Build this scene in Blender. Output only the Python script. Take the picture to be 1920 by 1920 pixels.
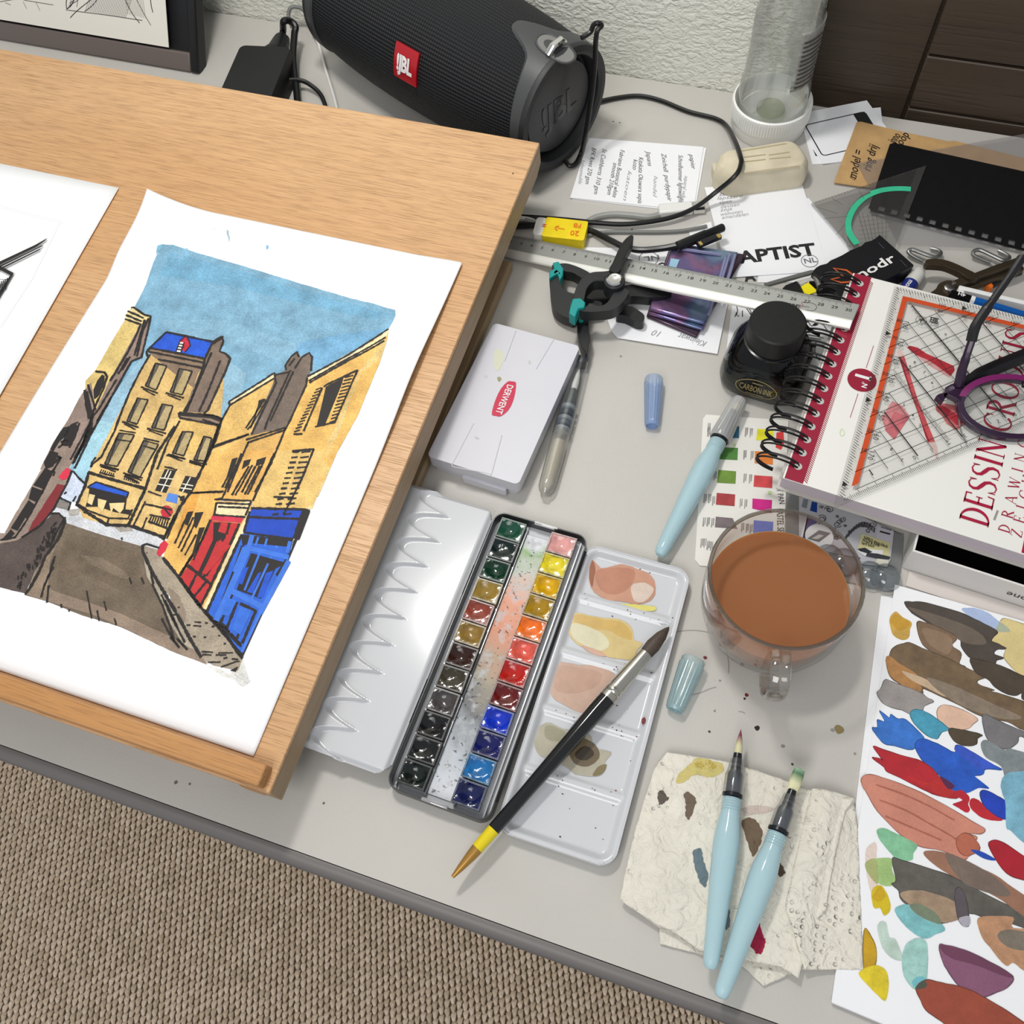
# Artist's desk: tilted drawing board with a hand coloured print, paint tin, water mug,
# spiral sketchbook, speaker and clutter in front of a plaster wall.
# World units are metres; the desk top is z = 0, the floor z = FLOOR.
import bpy, bmesh, math, random
import numpy as np
from mathutils import Vector, Matrix
from mathutils.geometry import tessellate_polygon
from math import sin, cos, pi, radians, sqrt, atan2

for _o in list(bpy.data.objects): bpy.data.objects.remove(_o)
S = bpy.context.scene
COL = S.collection
rnd = random.Random(7)

# ---------------------------------------------------------------- camera
PITCH, ROLL, YAW, FPX, CAMH = 1.0863510, 0.1538814, -0.4561835, 1735.62, 0.61045
_f = Vector((sin(YAW)*cos(PITCH), cos(YAW)*cos(PITCH), -sin(PITCH)))
_r = Vector((cos(YAW), -sin(YAW), 0)); _d = _f.cross(_r)
CR = cos(ROLL)*_r + sin(ROLL)*_d
CD = -sin(ROLL)*_r + cos(ROLL)*_d
CAM = Vector((0, 0, CAMH))
cd = bpy.data.cameras.new('camera'); co = bpy.data.objects.new('camera', cd); COL.objects.link(co)
cd.sensor_width = 36; cd.lens = FPX/1920*36; cd.clip_start = 0.02
m3 = Matrix((CR, -CD, -_f)).transposed()
co.matrix_world = Matrix.Translation(CAM) @ m3.to_4x4()
S.camera = co

# ---------------------------------------------------------------- light
FLOOR = -0.74
w = bpy.data.worlds.new('world'); S.world = w; w.use_nodes = True
bg = w.node_tree.nodes['Background']; bg.inputs[0].default_value = (0.93, 0.96, 1.0, 1); bg.inputs[1].default_value = 0.43
def area_light(name, loc, target, sx, sy, power, col):
    l = bpy.data.lights.new(name, 'AREA'); l.shape = 'RECTANGLE'; l.size = sx; l.size_y = sy
    l.energy = power; l.color = col
    o = bpy.data.objects.new(name, l); COL.objects.link(o); o.location = loc
    o.rotation_euler = (Vector(target)-Vector(loc)).to_track_quat('-Z', 'Y').to_euler()
    return o
area_light('desk_lamp_light', (-0.36, 0.53, 0.98), (-0.24, 0.46, 0), 0.16, 0.09, 5.2, (1.0, 0.975, 0.93))
area_light('room_fill_light', (-0.25, -0.95, 1.5), (-0.3, -0.1, -0.5), 0.9, 0.9, 14.0, (1.0, 0.985, 0.96))  # added soft fill without a fixture, brightens the carpet and the desk front
S.view_settings.view_transform = 'Standard'
S.view_settings.look = 'None'
S.view_settings.gamma = 1.0
S.view_settings.use_curve_mapping = False
S.view_settings.exposure = 0.0

# ---------------------------------------------------------------- points
def ray(px, py): return CR*((px-960)/FPX) + CD*((py-960)/FPX) + _f
def at(px, py, z=0.0):          # the point of the height z that the photograph shows at px, py
    d = ray(px, py); return CAM + d*((z-CAMH)/d.z)
def aty(px, py, y):
    d = ray(px, py); return CAM + d*(y/d.y)
class Frame:                    # local axes: u, v and n = u x v
    def __init__(s, o, u=(1,0,0), v=(0,1,0)):
        s.o = Vector(o); s.u = Vector(u).normalized(); v = Vector(v)
        s.v = (v - s.u*v.dot(s.u)).normalized(); s.n = s.u.cross(s.v)
    def p(s, a, b, c=0.0): return s.o + s.u*a + s.v*b + s.n*c
    def on(s, px, py, h=0.0):   # point on the plane at height h over the frame
        d = ray(px, py); o = s.o + s.n*h; return CAM + d*((o-CAM).dot(s.n)/d.dot(s.n))
    def loc(s, P): q = P - s.o; return (q.dot(s.u), q.dot(s.v), q.dot(s.n))
    def mat(s):
        m = Matrix((s.u, s.v, s.n)).transposed().to_4x4(); return Matrix.Translation(s.o) @ m
def framexy(p0, p1, z=0.0):     # frame on the height z with u from pixel p0 to p1
    a = at(*p0, z); b = at(*p1, z); u = b-a; return Frame(a, u, Vector((-u.y, u.x, 0)))
W0 = Frame((0, 0, 0))
def pts(s):                     # 'x,y x,y' -> list of tuples
    return [tuple(float(c) for c in q.split(',')) for q in s.split()]
def zoomed(x0, y0, k):          # points read off an enlargement
    return lambda s: [(x0 + a/k, y0 + b/k) for a, b in (pts(s) if isinstance(s, str) else s)]

# ---------------------------------------------------------------- materials
def lin(c):
    if isinstance(c, str): c = tuple(int(c[i:i+2], 16) for i in (0, 2, 4))
    r = [x/255 for x in c[:3]]
    return tuple(x/12.92 if x <= .04045 else ((x+.055)/1.055)**2.4 for x in r) + (1,)
MATS = {}
def mat(name, c, rough=.5, metal=0, var=0, vs=40, bump=0, bs=300, trans=0, ior=1.45, alpha=1, coat=0, spec=.5, stretch=None, sss=0, c2=None, sheen=0):
    if name in MATS: return MATS[name]
    m = bpy.data.materials.new(name); m.use_nodes = True; nt = m.node_tree; b = nt.nodes['Principled BSDF']
    i = b.inputs; i['Base Color'].default_value = lin(c); i['Roughness'].default_value = rough; i['Metallic'].default_value = metal
    i['Transmission Weight'].default_value = trans; i['IOR'].default_value = ior; i['Alpha'].default_value = alpha
    i['Coat Weight'].default_value = coat; i['Coat Roughness'].default_value = .08; i['Specular IOR Level'].default_value = spec
    if sss: i['Subsurface Weight'].default_value = sss; i['Subsurface Radius'].default_value = (.004, .004, .004); i['Subsurface Scale'].default_value = 1
    if sheen: i['Sheen Weight'].default_value = sheen
    N = nt.nodes.new; L = nt.links.new
    tc = N('ShaderNodeTexCoord'); mp = N('ShaderNodeMapping'); L(tc.outputs['Object'], mp.inputs[0])
    if stretch: mp.inputs['Scale'].default_value = stretch
    if var:
        n = N('ShaderNodeTexNoise'); n.inputs['Scale'].default_value = vs; n.inputs['Detail'].default_value = 6; L(mp.outputs[0], n.inputs['Vector'])
        r = N('ShaderNodeMapRange'); r.inputs[1].default_value = .3; r.inputs[2].default_value = .7; L(n.outputs['Fac'], r.inputs[0])
        mx = N('ShaderNodeMix'); mx.data_type = 'RGBA'; L(r.outputs[0], mx.inputs[0])
        c0 = lin(c); mx.inputs[6].default_value = lin(c2) if c2 else tuple(x*(1-var) for x in c0[:3])+(1,)
        mx.inputs[7].default_value = c0 if c2 else tuple(min(1, x*(1+var*.6)) for x in c0[:3])+(1,)
        L(mx.outputs[2], i['Base Color'])
    if bump:
        n = N('ShaderNodeTexNoise'); n.inputs['Scale'].default_value = bs; n.inputs['Detail'].default_value = 4; L(mp.outputs[0], n.inputs['Vector'])
        bp = N('ShaderNodeBump'); bp.inputs['Strength'].default_value = 1; bp.inputs['Distance'].default_value = bump
        L(n.outputs['Fac'], bp.inputs['Height']); L(bp.outputs[0], i['Normal'])
    MATS[name] = m; return m
def clear(name, tint=(1, 1, 1), edge=.55, rough=.03, body=0.0, bodyc=(.9, .9, .9), refl=1.0, dark=.55):
    """thin clear plastic or glass: see-through, glossier and denser towards grazing angles"""
    if name in MATS: return MATS[name]
    m = bpy.data.materials.new(name); m.use_nodes = True; nt = m.node_tree; nt.nodes.clear(); N = nt.nodes.new; L = nt.links.new
    out = N('ShaderNodeOutputMaterial'); tr = N('ShaderNodeBsdfTransparent'); gl = N('ShaderNodeBsdfGlossy'); gl.inputs['Roughness'].default_value = rough
    lw = N('ShaderNodeLayerWeight'); lw.inputs[0].default_value = edge
    mx = N('ShaderNodeMix'); mx.data_type = 'RGBA'; L(lw.outputs['Facing'], mx.inputs[0])
    mx.inputs[6].default_value = tuple(tint)+(1,); mx.inputs[7].default_value = tuple(x*dark for x in tint)+(1,); L(mx.outputs[2], tr.inputs[0])
    l2 = N('ShaderNodeLayerWeight'); l2.inputs[0].default_value = .5; pw = N('ShaderNodeMath'); pw.operation = 'POWER'; pw.inputs[1].default_value = 4.0; L(l2.outputs['Facing'], pw.inputs[0])
    mu = N('ShaderNodeMath'); mu.operation = 'MULTIPLY_ADD'; mu.inputs[1].default_value = .85*min(1, refl); mu.inputs[2].default_value = .035*refl; L(pw.outputs[0], mu.inputs[0])
    ms = N('ShaderNodeMixShader'); L(mu.outputs[0], ms.inputs[0]); L(tr.outputs[0], ms.inputs[1]); L(gl.outputs[0], ms.inputs[2]); last = ms
    if body:
        df = N('ShaderNodeBsdfDiffuse'); df.inputs[0].default_value = tuple(bodyc)+(1,); tl = N('ShaderNodeBsdfTranslucent'); tl.inputs[0].default_value = tuple(bodyc)+(1,)
        m1 = N('ShaderNodeMixShader'); m1.inputs[0].default_value = .4; L(df.outputs[0], m1.inputs[1]); L(tl.outputs[0], m1.inputs[2])
        m2 = N('ShaderNodeMixShader'); m2.inputs[0].default_value = body; L(ms.outputs[0], m2.inputs[1]); L(m1.outputs[0], m2.inputs[2])
        m3_ = N('ShaderNodeMixShader'); L(mu.outputs[0], m3_.inputs[0]); L(m2.outputs[0], m3_.inputs[1]); L(gl.outputs[0], m3_.inputs[2]); last = m3_
    L(last.outputs[0], out.inputs[0]); MATS[name] = m; return m
def vcmat(name, rough=.6, var=.12, vs=60, coat=0, fine=0, edge=0):
    """colour per face from the mesh, mottled like pigment"""
    if name in MATS: return MATS[name]
    m = bpy.data.materials.new(name); m.use_nodes = True; nt = m.node_tree; b = nt.nodes['Principled BSDF']; N = nt.nodes.new; L = nt.links.new
    a = N('ShaderNodeAttribute'); a.attribute_name = 'col'; b.inputs['Roughness'].default_value = rough; b.inputs['Coat Weight'].default_value = coat
    tc = N('ShaderNodeTexCoord'); n = N('ShaderNodeTexNoise'); n.inputs['Scale'].default_value = vs; n.inputs['Detail'].default_value = 8; n.inputs['Roughness'].default_value = .62
    L(tc.outputs['Object'], n.inputs['Vector'])
    r = N('ShaderNodeMapRange'); r.inputs[1].default_value = .3; r.inputs[2].default_value = .7; r.inputs[3].default_value = 1-var; r.inputs[4].default_value = 1+var
    L(n.outputs['Fac'], r.inputs[0]); last = r
    if fine:
        n2 = N('ShaderNodeTexNoise'); n2.inputs['Scale'].default_value = 900; n2.inputs['Detail'].default_value = 3; L(tc.outputs['Object'], n2.inputs['Vector'])
        r2 = N('ShaderNodeMapRange'); r2.inputs[1].default_value = .35; r2.inputs[2].default_value = .65; r2.inputs[3].default_value = 1-fine; r2.inputs[4].default_value = 1+fine; L(n2.outputs['Fac'], r2.inputs[0])
        mu = N('ShaderNodeMath'); mu.operation = 'MULTIPLY'; L(r.outputs[0], mu.inputs[0]); L(r2.outputs[0], mu.inputs[1]); last = mu
    g = N('ShaderNodeVectorMath'); g.operation = 'SCALE'; L(a.outputs['Color'], g.inputs[0]); L(last.outputs[0], g.inputs['Scale']); L(g.outputs[0], b.inputs['Base Color'])
    MATS[name] = m; return m

# ---------------------------------------------------------------- geometry
class G:
    def __init__(s): s.v = []; s.f = []; s.c = []
    def add(s, v, f, c=None):
        k = len(s.v); s.v += [Vector(x) for x in v]; s.f += [tuple(i+k for i in q) for q in f]; s.c += [c]*len(f); return s
    def join(s, g): return s.add(g.v, g.f)
    def prism(s, poly, h0, h1, F=W0, c=None, scale_top=1.0):
        """outline poly (a, b) in frame F, from height h0 to h1"""
        a = sum((poly[i][0]*poly[(i+1) % len(poly)][1] - poly[(i+1) % len(poly)][0]*poly[i][1]) for i in range(len(poly)))
        if a < 0: poly = poly[::-1]
        n = len(poly); cx = sum(p[0] for p in poly)/n; cy = sum(p[1] for p in poly)/n
        lo = [F.p(p[0], p[1], h0) for p in poly]; hi = [F.p(cx+(p[0]-cx)*scale_top, cy+(p[1]-cy)*scale_top, h1) for p in poly]
        tri = tessellate_polygon([[Vector((p[0], p[1], 0)) for p in poly]]) if n > 4 else None
        f = [(i, (i+1) % n, n+(i+1) % n, n+i) for i in range(n)]
        if tri is None: f += [tuple(range(n))[::-1], tuple(range(n, 2*n))]
        else:
            for t in tri:
                (x0, y0), (x1, y1), (x2, y2) = (poly[k] for k in t)
                if (x1-x0)*(y2-y0)-(x2-x0)*(y1-y0) < 0: t = t[::-1]
                f += [tuple(t)[::-1], tuple(k+n for k in t)]
        return s.add(lo+hi, f, c)
    def box(s, a, b, c, F=W0):
        """a, b, c: (min, max) along u, v, n"""
        return s.prism([(a[0], b[0]), (a[1], b[0]), (a[1], b[1]), (a[0], b[1])], c[0], c[1], F)
    def face(s, P, c=None):
        """flat polygon through the world points P"""
        P = [Vector(p) for p in P]
        if len(P) <= 3: return s.add(P, [tuple(range(len(P)))], c)
        nrm = Vector((0, 0, 0))
        for i in range(len(P)): nrm += (P[i]-P[0]).cross(P[(i+1) % len(P)]-P[0])
        F = Frame(P[0], P[1]-P[0] if (P[1]-P[0]).length > 1e-9 else P[2]-P[0], nrm.cross(P[1]-P[0])) if nrm.length > 0 else W0
        t = tessellate_polygon([[Vector((*F.loc(p)[:2], 0)) for p in P]])
        out = []
        for q in t:
            a, b, d = (P[k] for k in q)
            out.append(tuple(q) if (b-a).cross(d-a).z >= 0 else tuple(q)[::-1])
        return s.add(P, out, c)
    def tube(s, P, r, n=8, closed=False, flat=None):
        """round rod along the world points P; r a number or one radius per point; flat squashes along z"""
        P = [Vector(p) for p in P]; N_ = len(P); R = r if isinstance(r, (list, tuple)) else [r]*N_
        T = []
        for i in range(N_):
            a = P[(i-1) % N_] if closed or i else P[i]; b = P[(i+1) % N_] if closed or i < N_-1 else P[i]
            T.append((b-a).normalized())
        x = T[0].cross(Vector((0, 0, 1)))
        if x.length < 1e-4: x = T[0].cross(Vector((1, 0, 0)))
        x.normalize(); v = []
        for i in range(N_):
            x = (x - T[i]*x.dot(T[i])).normalized(); y = T[i].cross(x)
            for k in range(n):
                t = 2*pi*k/n; q = x*cos(t)*R[i]+y*sin(t)*R[i]
                v.append(P[i]+q)
        f = []
        for i in range(N_ if closed else N_-1):
            j = (i+1) % N_
            for k in range(n):
                l = (k+1) % n; f.append((i*n+k, i*n+l, j*n+l, j*n+k))
        if not closed: f += [tuple(range(n))[::-1], tuple((N_-1)*n+k for k in range(n))]
        return s.add(v, f)
    def lathe(s, prof, F=W0, n=28, caps=True, closed=False, sx=1.0, sy=1.0):
        """profile (radius, height along F.n) turned about F.n"""
        v = []; f = []; m = len(prof)
        for r, h in prof:
            for k in range(n):
                t = 2*pi*k/n; v.append(F.p(r*cos(t)*sx, r*sin(t)*sy, h))
        for i in range(m if closed else m-1):
            j = (i+1) % m
            for k in range(n):
                l = (k+1) % n; f.append((i*n+k, i*n+l, j*n+l, j*n+k))
        if not closed and not caps:
            if prof[0][0] < .0025: f.append(tuple(range(n))[::-1])
            if prof[-1][0] < .0025: f.append(tuple((m-1)*n+k for k in range(n)))
        if caps and not closed: f += [tuple(range(n))[::-1], tuple((m-1)*n+k for k in range(n))]
        return s.add(v, f)
    def strip(s, P, w, up, c=None, jit=0):
        """flat stroke of the width w along the world points P, lying square to up; w may be a list"""
        P = [Vector(p) for p in P]; n = len(P); v = []
        for i in range(n):
            t = (P[min(i+1, n-1)]-P[max(i-1, 0)])
            if t.length < 1e-9: t = Vector((1, 0, 0))
            d = up.cross(t).normalized(); ww = (w[i] if isinstance(w, (list, tuple)) else w)*.5*(1+jit*(rnd.random()-.5))
            v += [P[i]-d*ww, P[i]+d*ww]
        return s.add(v, [(2*i, 2*i+2, 2*i+3, 2*i+1)[::-1] if False else (2*i+1, 2*i, 2*i+2, 2*i+3) for i in range(n-1)], c)
    def grid(s, nu, nv, fn, c=None, two=0.0):
        """surface fn(u, v) with u, v in 0..1"""
        v = [fn(i/(nu-1), j/(nv-1)) for j in range(nv) for i in range(nu)]
        return s.add(v, [(j*nu+i, j*nu+i+1, (j+1)*nu+i+1, (j+1)*nu+i) for j in range(nv-1) for i in range(nu-1)], c)
def rrect(w, h, r, n=5, cx=0, cy=0):
    out = []
    for x, y, a in ((w/2-r, h/2-r, 0), (-w/2+r, h/2-r, 90), (-w/2+r, -h/2+r, 180), (w/2-r, -h/2+r, 270)):
        for k in range(n+1):
            t = radians(a+90*k/n); out.append((cx+x+r*cos(t), cy+y+r*sin(t)))
    return out
def spline(P, k=8, closed=False):
    P = [Vector(p) for p in P]; n = len(P); out = []
    for i in range(n if closed else n-1):
        p0, p1, p2, p3 = (P[(i+j) % n] if closed else P[min(max(i+j, 0), n-1)] for j in (-1, 0, 1, 2))
        for q in range(k):
            t = q/k; out.append(.5*((2*p1)+(p2-p0)*t+(2*p0-5*p1+4*p2-p3)*t*t+(3*p1-p0-3*p2+p3)*t**3))
    if not closed: out.append(P[-1])
    return out
def spline2(P, k=6, closed=False): return [(q.x, q.y) for q in spline([(a, b, 0) for a, b in P], k, closed)]
def blob(P, jag=.0, k=4, seed=1):
    """smooth closed outline through P with a slightly ragged edge"""
    r = random.Random(seed); Q = spline2(P, k, True); c = (sum(p[0] for p in Q)/len(Q), sum(p[1] for p in Q)/len(Q))
    return [(x+r.uniform(-jag, jag), y+r.uniform(-jag, jag)) for x, y in Q]

def build(name, g, m, smooth=True, angle=35, me_only=False):
    me = bpy.data.meshes.new(name); me.from_pydata([tuple(v) for v in g.v], [], g.f); me.validate()
    if any(c is not None for c in g.c) and len(me.polygons) == len(g.f):
        at_ = me.color_attributes.new('col', 'FLOAT_COLOR', 'CORNER')
        buf = []
        for p, c in zip(me.polygons, g.c): buf += list(lin(c) if c is not None else (1, 1, 1, 1))*p.loop_total
        at_.data.foreach_set('color', buf)
    if m is not None: me.materials.append(m)
    if smooth:
        me.polygons.foreach_set('use_smooth', [True]*len(me.polygons)); me.set_sharp_from_angle(angle=radians(angle))
    me.update(); return me
def thing(name, label, cat, F, group=None):
    o = bpy.data.objects.new(name, None); COL.objects.link(o); o.empty_display_size = .02
    o.matrix_world = F.mat() if isinstance(F, Frame) else Matrix.Translation(Vector(F))
    o['label'] = label; o['category'] = cat
    if group: o['group'] = group
    return o
def part(name, parent, g, m, bevel=0, seg=2, smooth=True, angle=35, label=None, local=False, kind=None):
    """one mesh of its own under parent; g is in world space unless local"""
    h = G(); h.f = g.f; h.c = g.c
    M = world_of(parent) if parent else Matrix()
    inv = M.inverted(); h.v = g.v if local else [inv @ v for v in g.v]
    me = build(name, h, m, smooth, angle)
    o = bpy.data.objects.new(name, me); COL.objects.link(o)
    if parent: o.parent = parent
    if bevel:
        b = o.modifiers.new('bevel', 'BEVEL'); b.width = bevel; b.segments = seg; b.limit_method = 'ANGLE'; b.angle_limit = radians(40)
    if label: o['label'] = label
    if kind: o['kind'] = kind
    return o
def world_of(o):
    M = o.matrix_basis.copy()
    while o.parent: o = o.parent; M = o.matrix_basis @ M
    return M
def solo(name, label, cat, g, m, group=None, kind=None, **k):
    """a thing that is one mesh; its origin sits under its middle"""
    n = len(g.v); c = sum(g.v, Vector())/n; c.z = min(v.z for v in g.v)
    h = G(); h.f = g.f; h.c = g.c; h.v = [v-c for v in g.v]
    o = part(name, None, h, m, local=True, **k); o.location = c
    o['label'] = label; o['category'] = cat
    if group: o['group'] = group
    if kind: o['kind'] = kind
    return o
def struct(name, g, m, **k):
    o = part(name, None, g, m, **k); o['kind'] = 'structure'; return o
def copy_tree(o, parent=None):
    c = o.copy(); COL.objects.link(c)
    if parent: c.parent = parent; c.matrix_parent_inverse = o.matrix_parent_inverse
    for ch in list(o.children): copy_tree(ch, c)
    return c
_fc = {}
def text_polys(s, shear=0, bold=0, space=1.0):
    """mesh of a line of built-in lettering, 1 unit high"""
    key = (s, shear, bold, space)
    if key in _fc: return _fc[key]
    cu = bpy.data.curves.new('lettering', 'FONT'); cu.body = s; cu.size = 1; cu.shear = shear; cu.offset = bold; cu.resolution_u = 2; cu.space_character = space
    o = bpy.data.objects.new('lettering', cu); COL.objects.link(o)
    me = bpy.data.meshes.new_from_object(o.evaluated_get(bpy.context.evaluated_depsgraph_get()))
    v = [tuple(x.co) for x in me.vertices]; f = [tuple(p.vertices) for p in me.polygons]
    bpy.data.objects.remove(o); bpy.data.curves.remove(cu); bpy.data.meshes.remove(me)
    x0 = min(a[0] for a in v); x1 = max(a[0] for a in v)
    _fc[key] = (v, f, x0, x1); return _fc[key]
def lettering(g, s, F, size, x=0, y=0, h=0.0001, align='l', width=None, c=None, **k):
    """add the words s to g in the plane of F; size is the cap height, width stretches the line"""
    v, f, x0, x1 = text_polys(s, **k); sc = size/.69; sx = sc if width is None else width/(x1-x0)
    off = {'l': x0, 'c': (x0+x1)/2, 'r': x1}[align]
    return g.add([F.p(x+(a[0]-off)*sx, y+a[1]*sc, h) for a in v], f, c)
# ================================================================ setting
M_desk = mat('desk laminate', (193, 190, 184), .38, var=.05, vs=9, bump=.00012, bs=900, spec=.4)
M_edge = mat('desk edge band', (112, 108, 106), .45)
M_dark = mat('black plastic', (22, 23, 25), .45)
M_black = mat('gloss black', (10, 10, 12), .2)
M_white = mat('white card', (232, 232, 234), .6)
M_paper = mat('drawing paper', (240, 241, 244), .75, bump=.00006, bs=900)
M_ink = mat('printing ink', (38, 34, 33), .6)
M_steel = mat('steel', (190, 190, 190), .25, 1)
M_chrome = mat('chrome', (225, 225, 225), .12, 1)

# plaster wall
def wall_mat():
    m = bpy.data.materials.new('rough plaster'); m.use_nodes = True; nt = m.node_tree; b = nt.nodes['Principled BSDF']; N = nt.nodes.new; L = nt.links.new
    b.inputs['Base Color'].default_value = lin((232, 232, 222)); b.inputs['Roughness'].default_value = .7
    tc = N('ShaderNodeTexCoord'); mp = N('ShaderNodeMapping'); mp.inputs['Scale'].default_value = (1, 1, 1.7); mp.inputs['Rotation'].default_value = (0, .35, 0); L(tc.outputs['Object'], mp.inputs[0])
    n = N('ShaderNodeTexNoise'); n.inputs['Scale'].default_value = 150; n.inputs['Detail'].default_value = 3; n.inputs['Distortion'].default_value = .6; L(mp.outputs[0], n.inputs['Vector'])
    r = N('ShaderNodeMapRange'); r.inputs[1].default_value = .36; r.inputs[2].default_value = .62; L(n.outputs['Fac'], r.inputs[0])
    bp = N('ShaderNodeBump'); bp.inputs['Distance'].default_value = .0014; bp.inputs['Strength'].default_value = .7; L(r.outputs[0], bp.inputs['Height']); L(bp.outputs[0], b.inputs['Normal'])
    return m
struct('wall_back', G().box((-1.3, -.0148), (.775, .86), (FLOOR, 1.3)), wall_mat())

def wood(name, c, c2, pore, grain=(6, 260, 260), big=(1.2, 14, 14), rough=.4, pw=.5, coat=0):
    m = bpy.data.materials.new(name); m.use_nodes = True; nt = m.node_tree; b = nt.nodes['Principled BSDF']; N = nt.nodes.new; L = nt.links.new
    b.inputs['Roughness'].default_value = rough; b.inputs['Coat Weight'].default_value = coat; b.inputs['Coat Roughness'].default_value = .3
    tc = N('ShaderNodeTexCoord')
    def noise(sc, scale, det, lo, hi, dist=0):
        mp = N('ShaderNodeMapping'); mp.inputs['Scale'].default_value = sc; L(tc.outputs['Object'], mp.inputs[0])
        n = N('ShaderNodeTexNoise'); n.inputs['Scale'].default_value = scale; n.inputs['Detail'].default_value = det; n.inputs['Distortion'].default_value = dist; L(mp.outputs[0], n.inputs['Vector'])
        r = N('ShaderNodeMapRange'); r.inputs[1].default_value = lo; r.inputs[2].default_value = hi; L(n.outputs['Fac'], r.inputs[0]); return r.outputs[0]
    a = noise(big, 1, 5, .32, .68, .4); p = noise(grain, 3, 3, .53, .72); q = noise(tuple(x*.35 for x in grain), 3, 4, .35, .65)
    def mix(f, A, B, k=None):
        x = N('ShaderNodeMix'); x.data_type = 'RGBA'
        if k is not None:
            mu = N('ShaderNodeMath'); mu.operation = 'MULTIPLY'; mu.inputs[1].default_value = k; L(f, mu.inputs[0]); f = mu.outputs[0]
        L(f, x.inputs[0])
        for s, v in ((6, A), (7, B)):
            if isinstance(v, tuple): x.inputs[s].default_value = v
            else: L(v, x.inputs[s])
        return x.outputs[2]
    base = mix(a, lin(c), lin(c2)); base = mix(q, base, lin(pore), .22); base = mix(p, base, lin(pore), pw); L(base, b.inputs['Base Color'])
    bp = N('ShaderNodeBump'); bp.inputs['Distance'].default_value = .00025; bp.invert = True; L(p, bp.inputs['Height']); L(bp.outputs[0], b.inputs['Normal'])
    return m

# dark wooden cabinet behind the right half of the desk
M_cab = wood('dark brown oak', (78, 65, 53), (68, 56, 46), (50, 41, 34), grain=(5, 120, 120), rough=.5, pw=.35)
cab = thing('cabinet', 'dark brown wooden drawer cabinet standing behind the right end of the desk', 'cabinet', (.4, .8, FLOOR))
part('carcass', cab, G().box((-.0145, .95), (.803, 1.25), (FLOOR, 1.05)), M_cab)
part('side_panel', cab, G().box((-.0145, .076), (.797, .803), (FLOOR, 1.05)), M_cab, bevel=.001)
zz = [FLOOR+.06, -.49, -.24, .0, .054, .30, .55, .80, 1.04]
for a, b in zip(zz[:-1], zz[1:]):
    part('drawer_front', cab, G().box((.0785, .93), (.790, .803), (a+.0012, b-.0012)), M_cab, bevel=.0012)

# floor and woven carpet
M_floor = mat('carpet backing', (92, 78, 62), .9, var=.3, vs=80, bump=.003, bs=200)
struct('floor', G().box((-1.6, 1.3), (-1.0, 1.4), (FLOOR-.02, FLOOR)), M_floor)
def carpet():
    d = Vector((.080, -.187)).normalized(); e = Vector((-d.y, d.x))      # along and across the rows of loops
    O = Vector((-.55, -.02)); pa, pb = .0098, .0079; V = []; Fc = []; C = []
    ring = 5; secs = [(-.62, .25, .0006), (-.50, .95, .0030), (-.2, 1.0, .0040), (.15, .78, .0036), (.5, .5, .0018), (.75, .2, .0004)]
    tone = [(226, 205, 180), (218, 197, 171), (233, 213, 190), (210, 190, 164), (228, 207, 184)]
    for i in range(-38, 40):
        for j in range(-80, 112):
            p = O + d*((i+.30*((j*7) % 3 - 1)*.4)*pa + (j % 2)*pa*.5) + e*(j*pb)
            if not (-1.10 < p.x < .32 and -.36 < p.y < .13): continue
            a = d.copy(); a.rotate(Matrix.Rotation(rnd.uniform(-.16, .16), 2)); b = Vector((-a.y, a.x)); s = rnd.uniform(.9, 1.12); dz = rnd.uniform(-.0005, .0006)
            k = len(V)
            for t, r, h in secs:
                c = p + a*(t*pa*s) + b*(.0012*(t < -.3))
                for q in range(ring):
                    g = pi*q/(ring-1); V.append((c.x+b.x*cos(g)*r*pb*.46, c.y+b.y*cos(g)*r*pb*.46, FLOOR-.0005+dz+h*(.15+.85*sin(g))))
            n0 = len(Fc)
            for m_ in range(len(secs)-1):
                for q in range(ring-1): Fc.append((k+m_*ring+q, k+m_*ring+q+1, k+(m_+1)*ring+q+1, k+(m_+1)*ring+q))
            C += [rnd.choice(tone)]*(len(Fc)-n0)
    g = G(); g.v = V; g.f = Fc; g.c = C
    me = build('carpet_loops', g, vcmat('wool loops', .95, .16, 260, fine=.2), True, 80)
    o = bpy.data.objects.new('carpet', me); COL.objects.link(o)
    o['label'] = 'beige woven loop carpet on the floor below the desk'; o['category'] = 'carpet'; o['kind'] = 'stuff'
carpet()

# desk
desk = thing('desk', 'grey laminate desk top with a dark rounded edge band, everything lies on it', 'desk', (-.2, .4, FLOOR))
XL, XR = -1.15, .78
part('desk_top', desk, G().box((XL, XR), (.0195, .7735), (-.024, 0)), M_desk)
prof = [(.0190, -.0242), (.0190, -.0006), (.0168, -.0002), (.0138, -.0012), (.0112, -.0040), (.0103, -.0080), (.0103, -.0180), (.0116, -.0222), (.0142, -.0240)]
g = G(); n = len(prof); g.add([(x, y, z) for x in (XL, XR) for y, z in prof], [(i, n+i, n+(i+1) % n, (i+1) % n) for i in range(n)] + [tuple(range(n)), tuple(range(n, 2*n))[::-1]])
part('edge_band', desk, g, M_edge)
for x in (XL+.06, XR-.06):
    for y in (.10, .70):
        part('leg', desk, G().lathe([(.02, FLOOR), (.02, -.024)], Frame((x, y, 0)), 20), M_steel)
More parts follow.
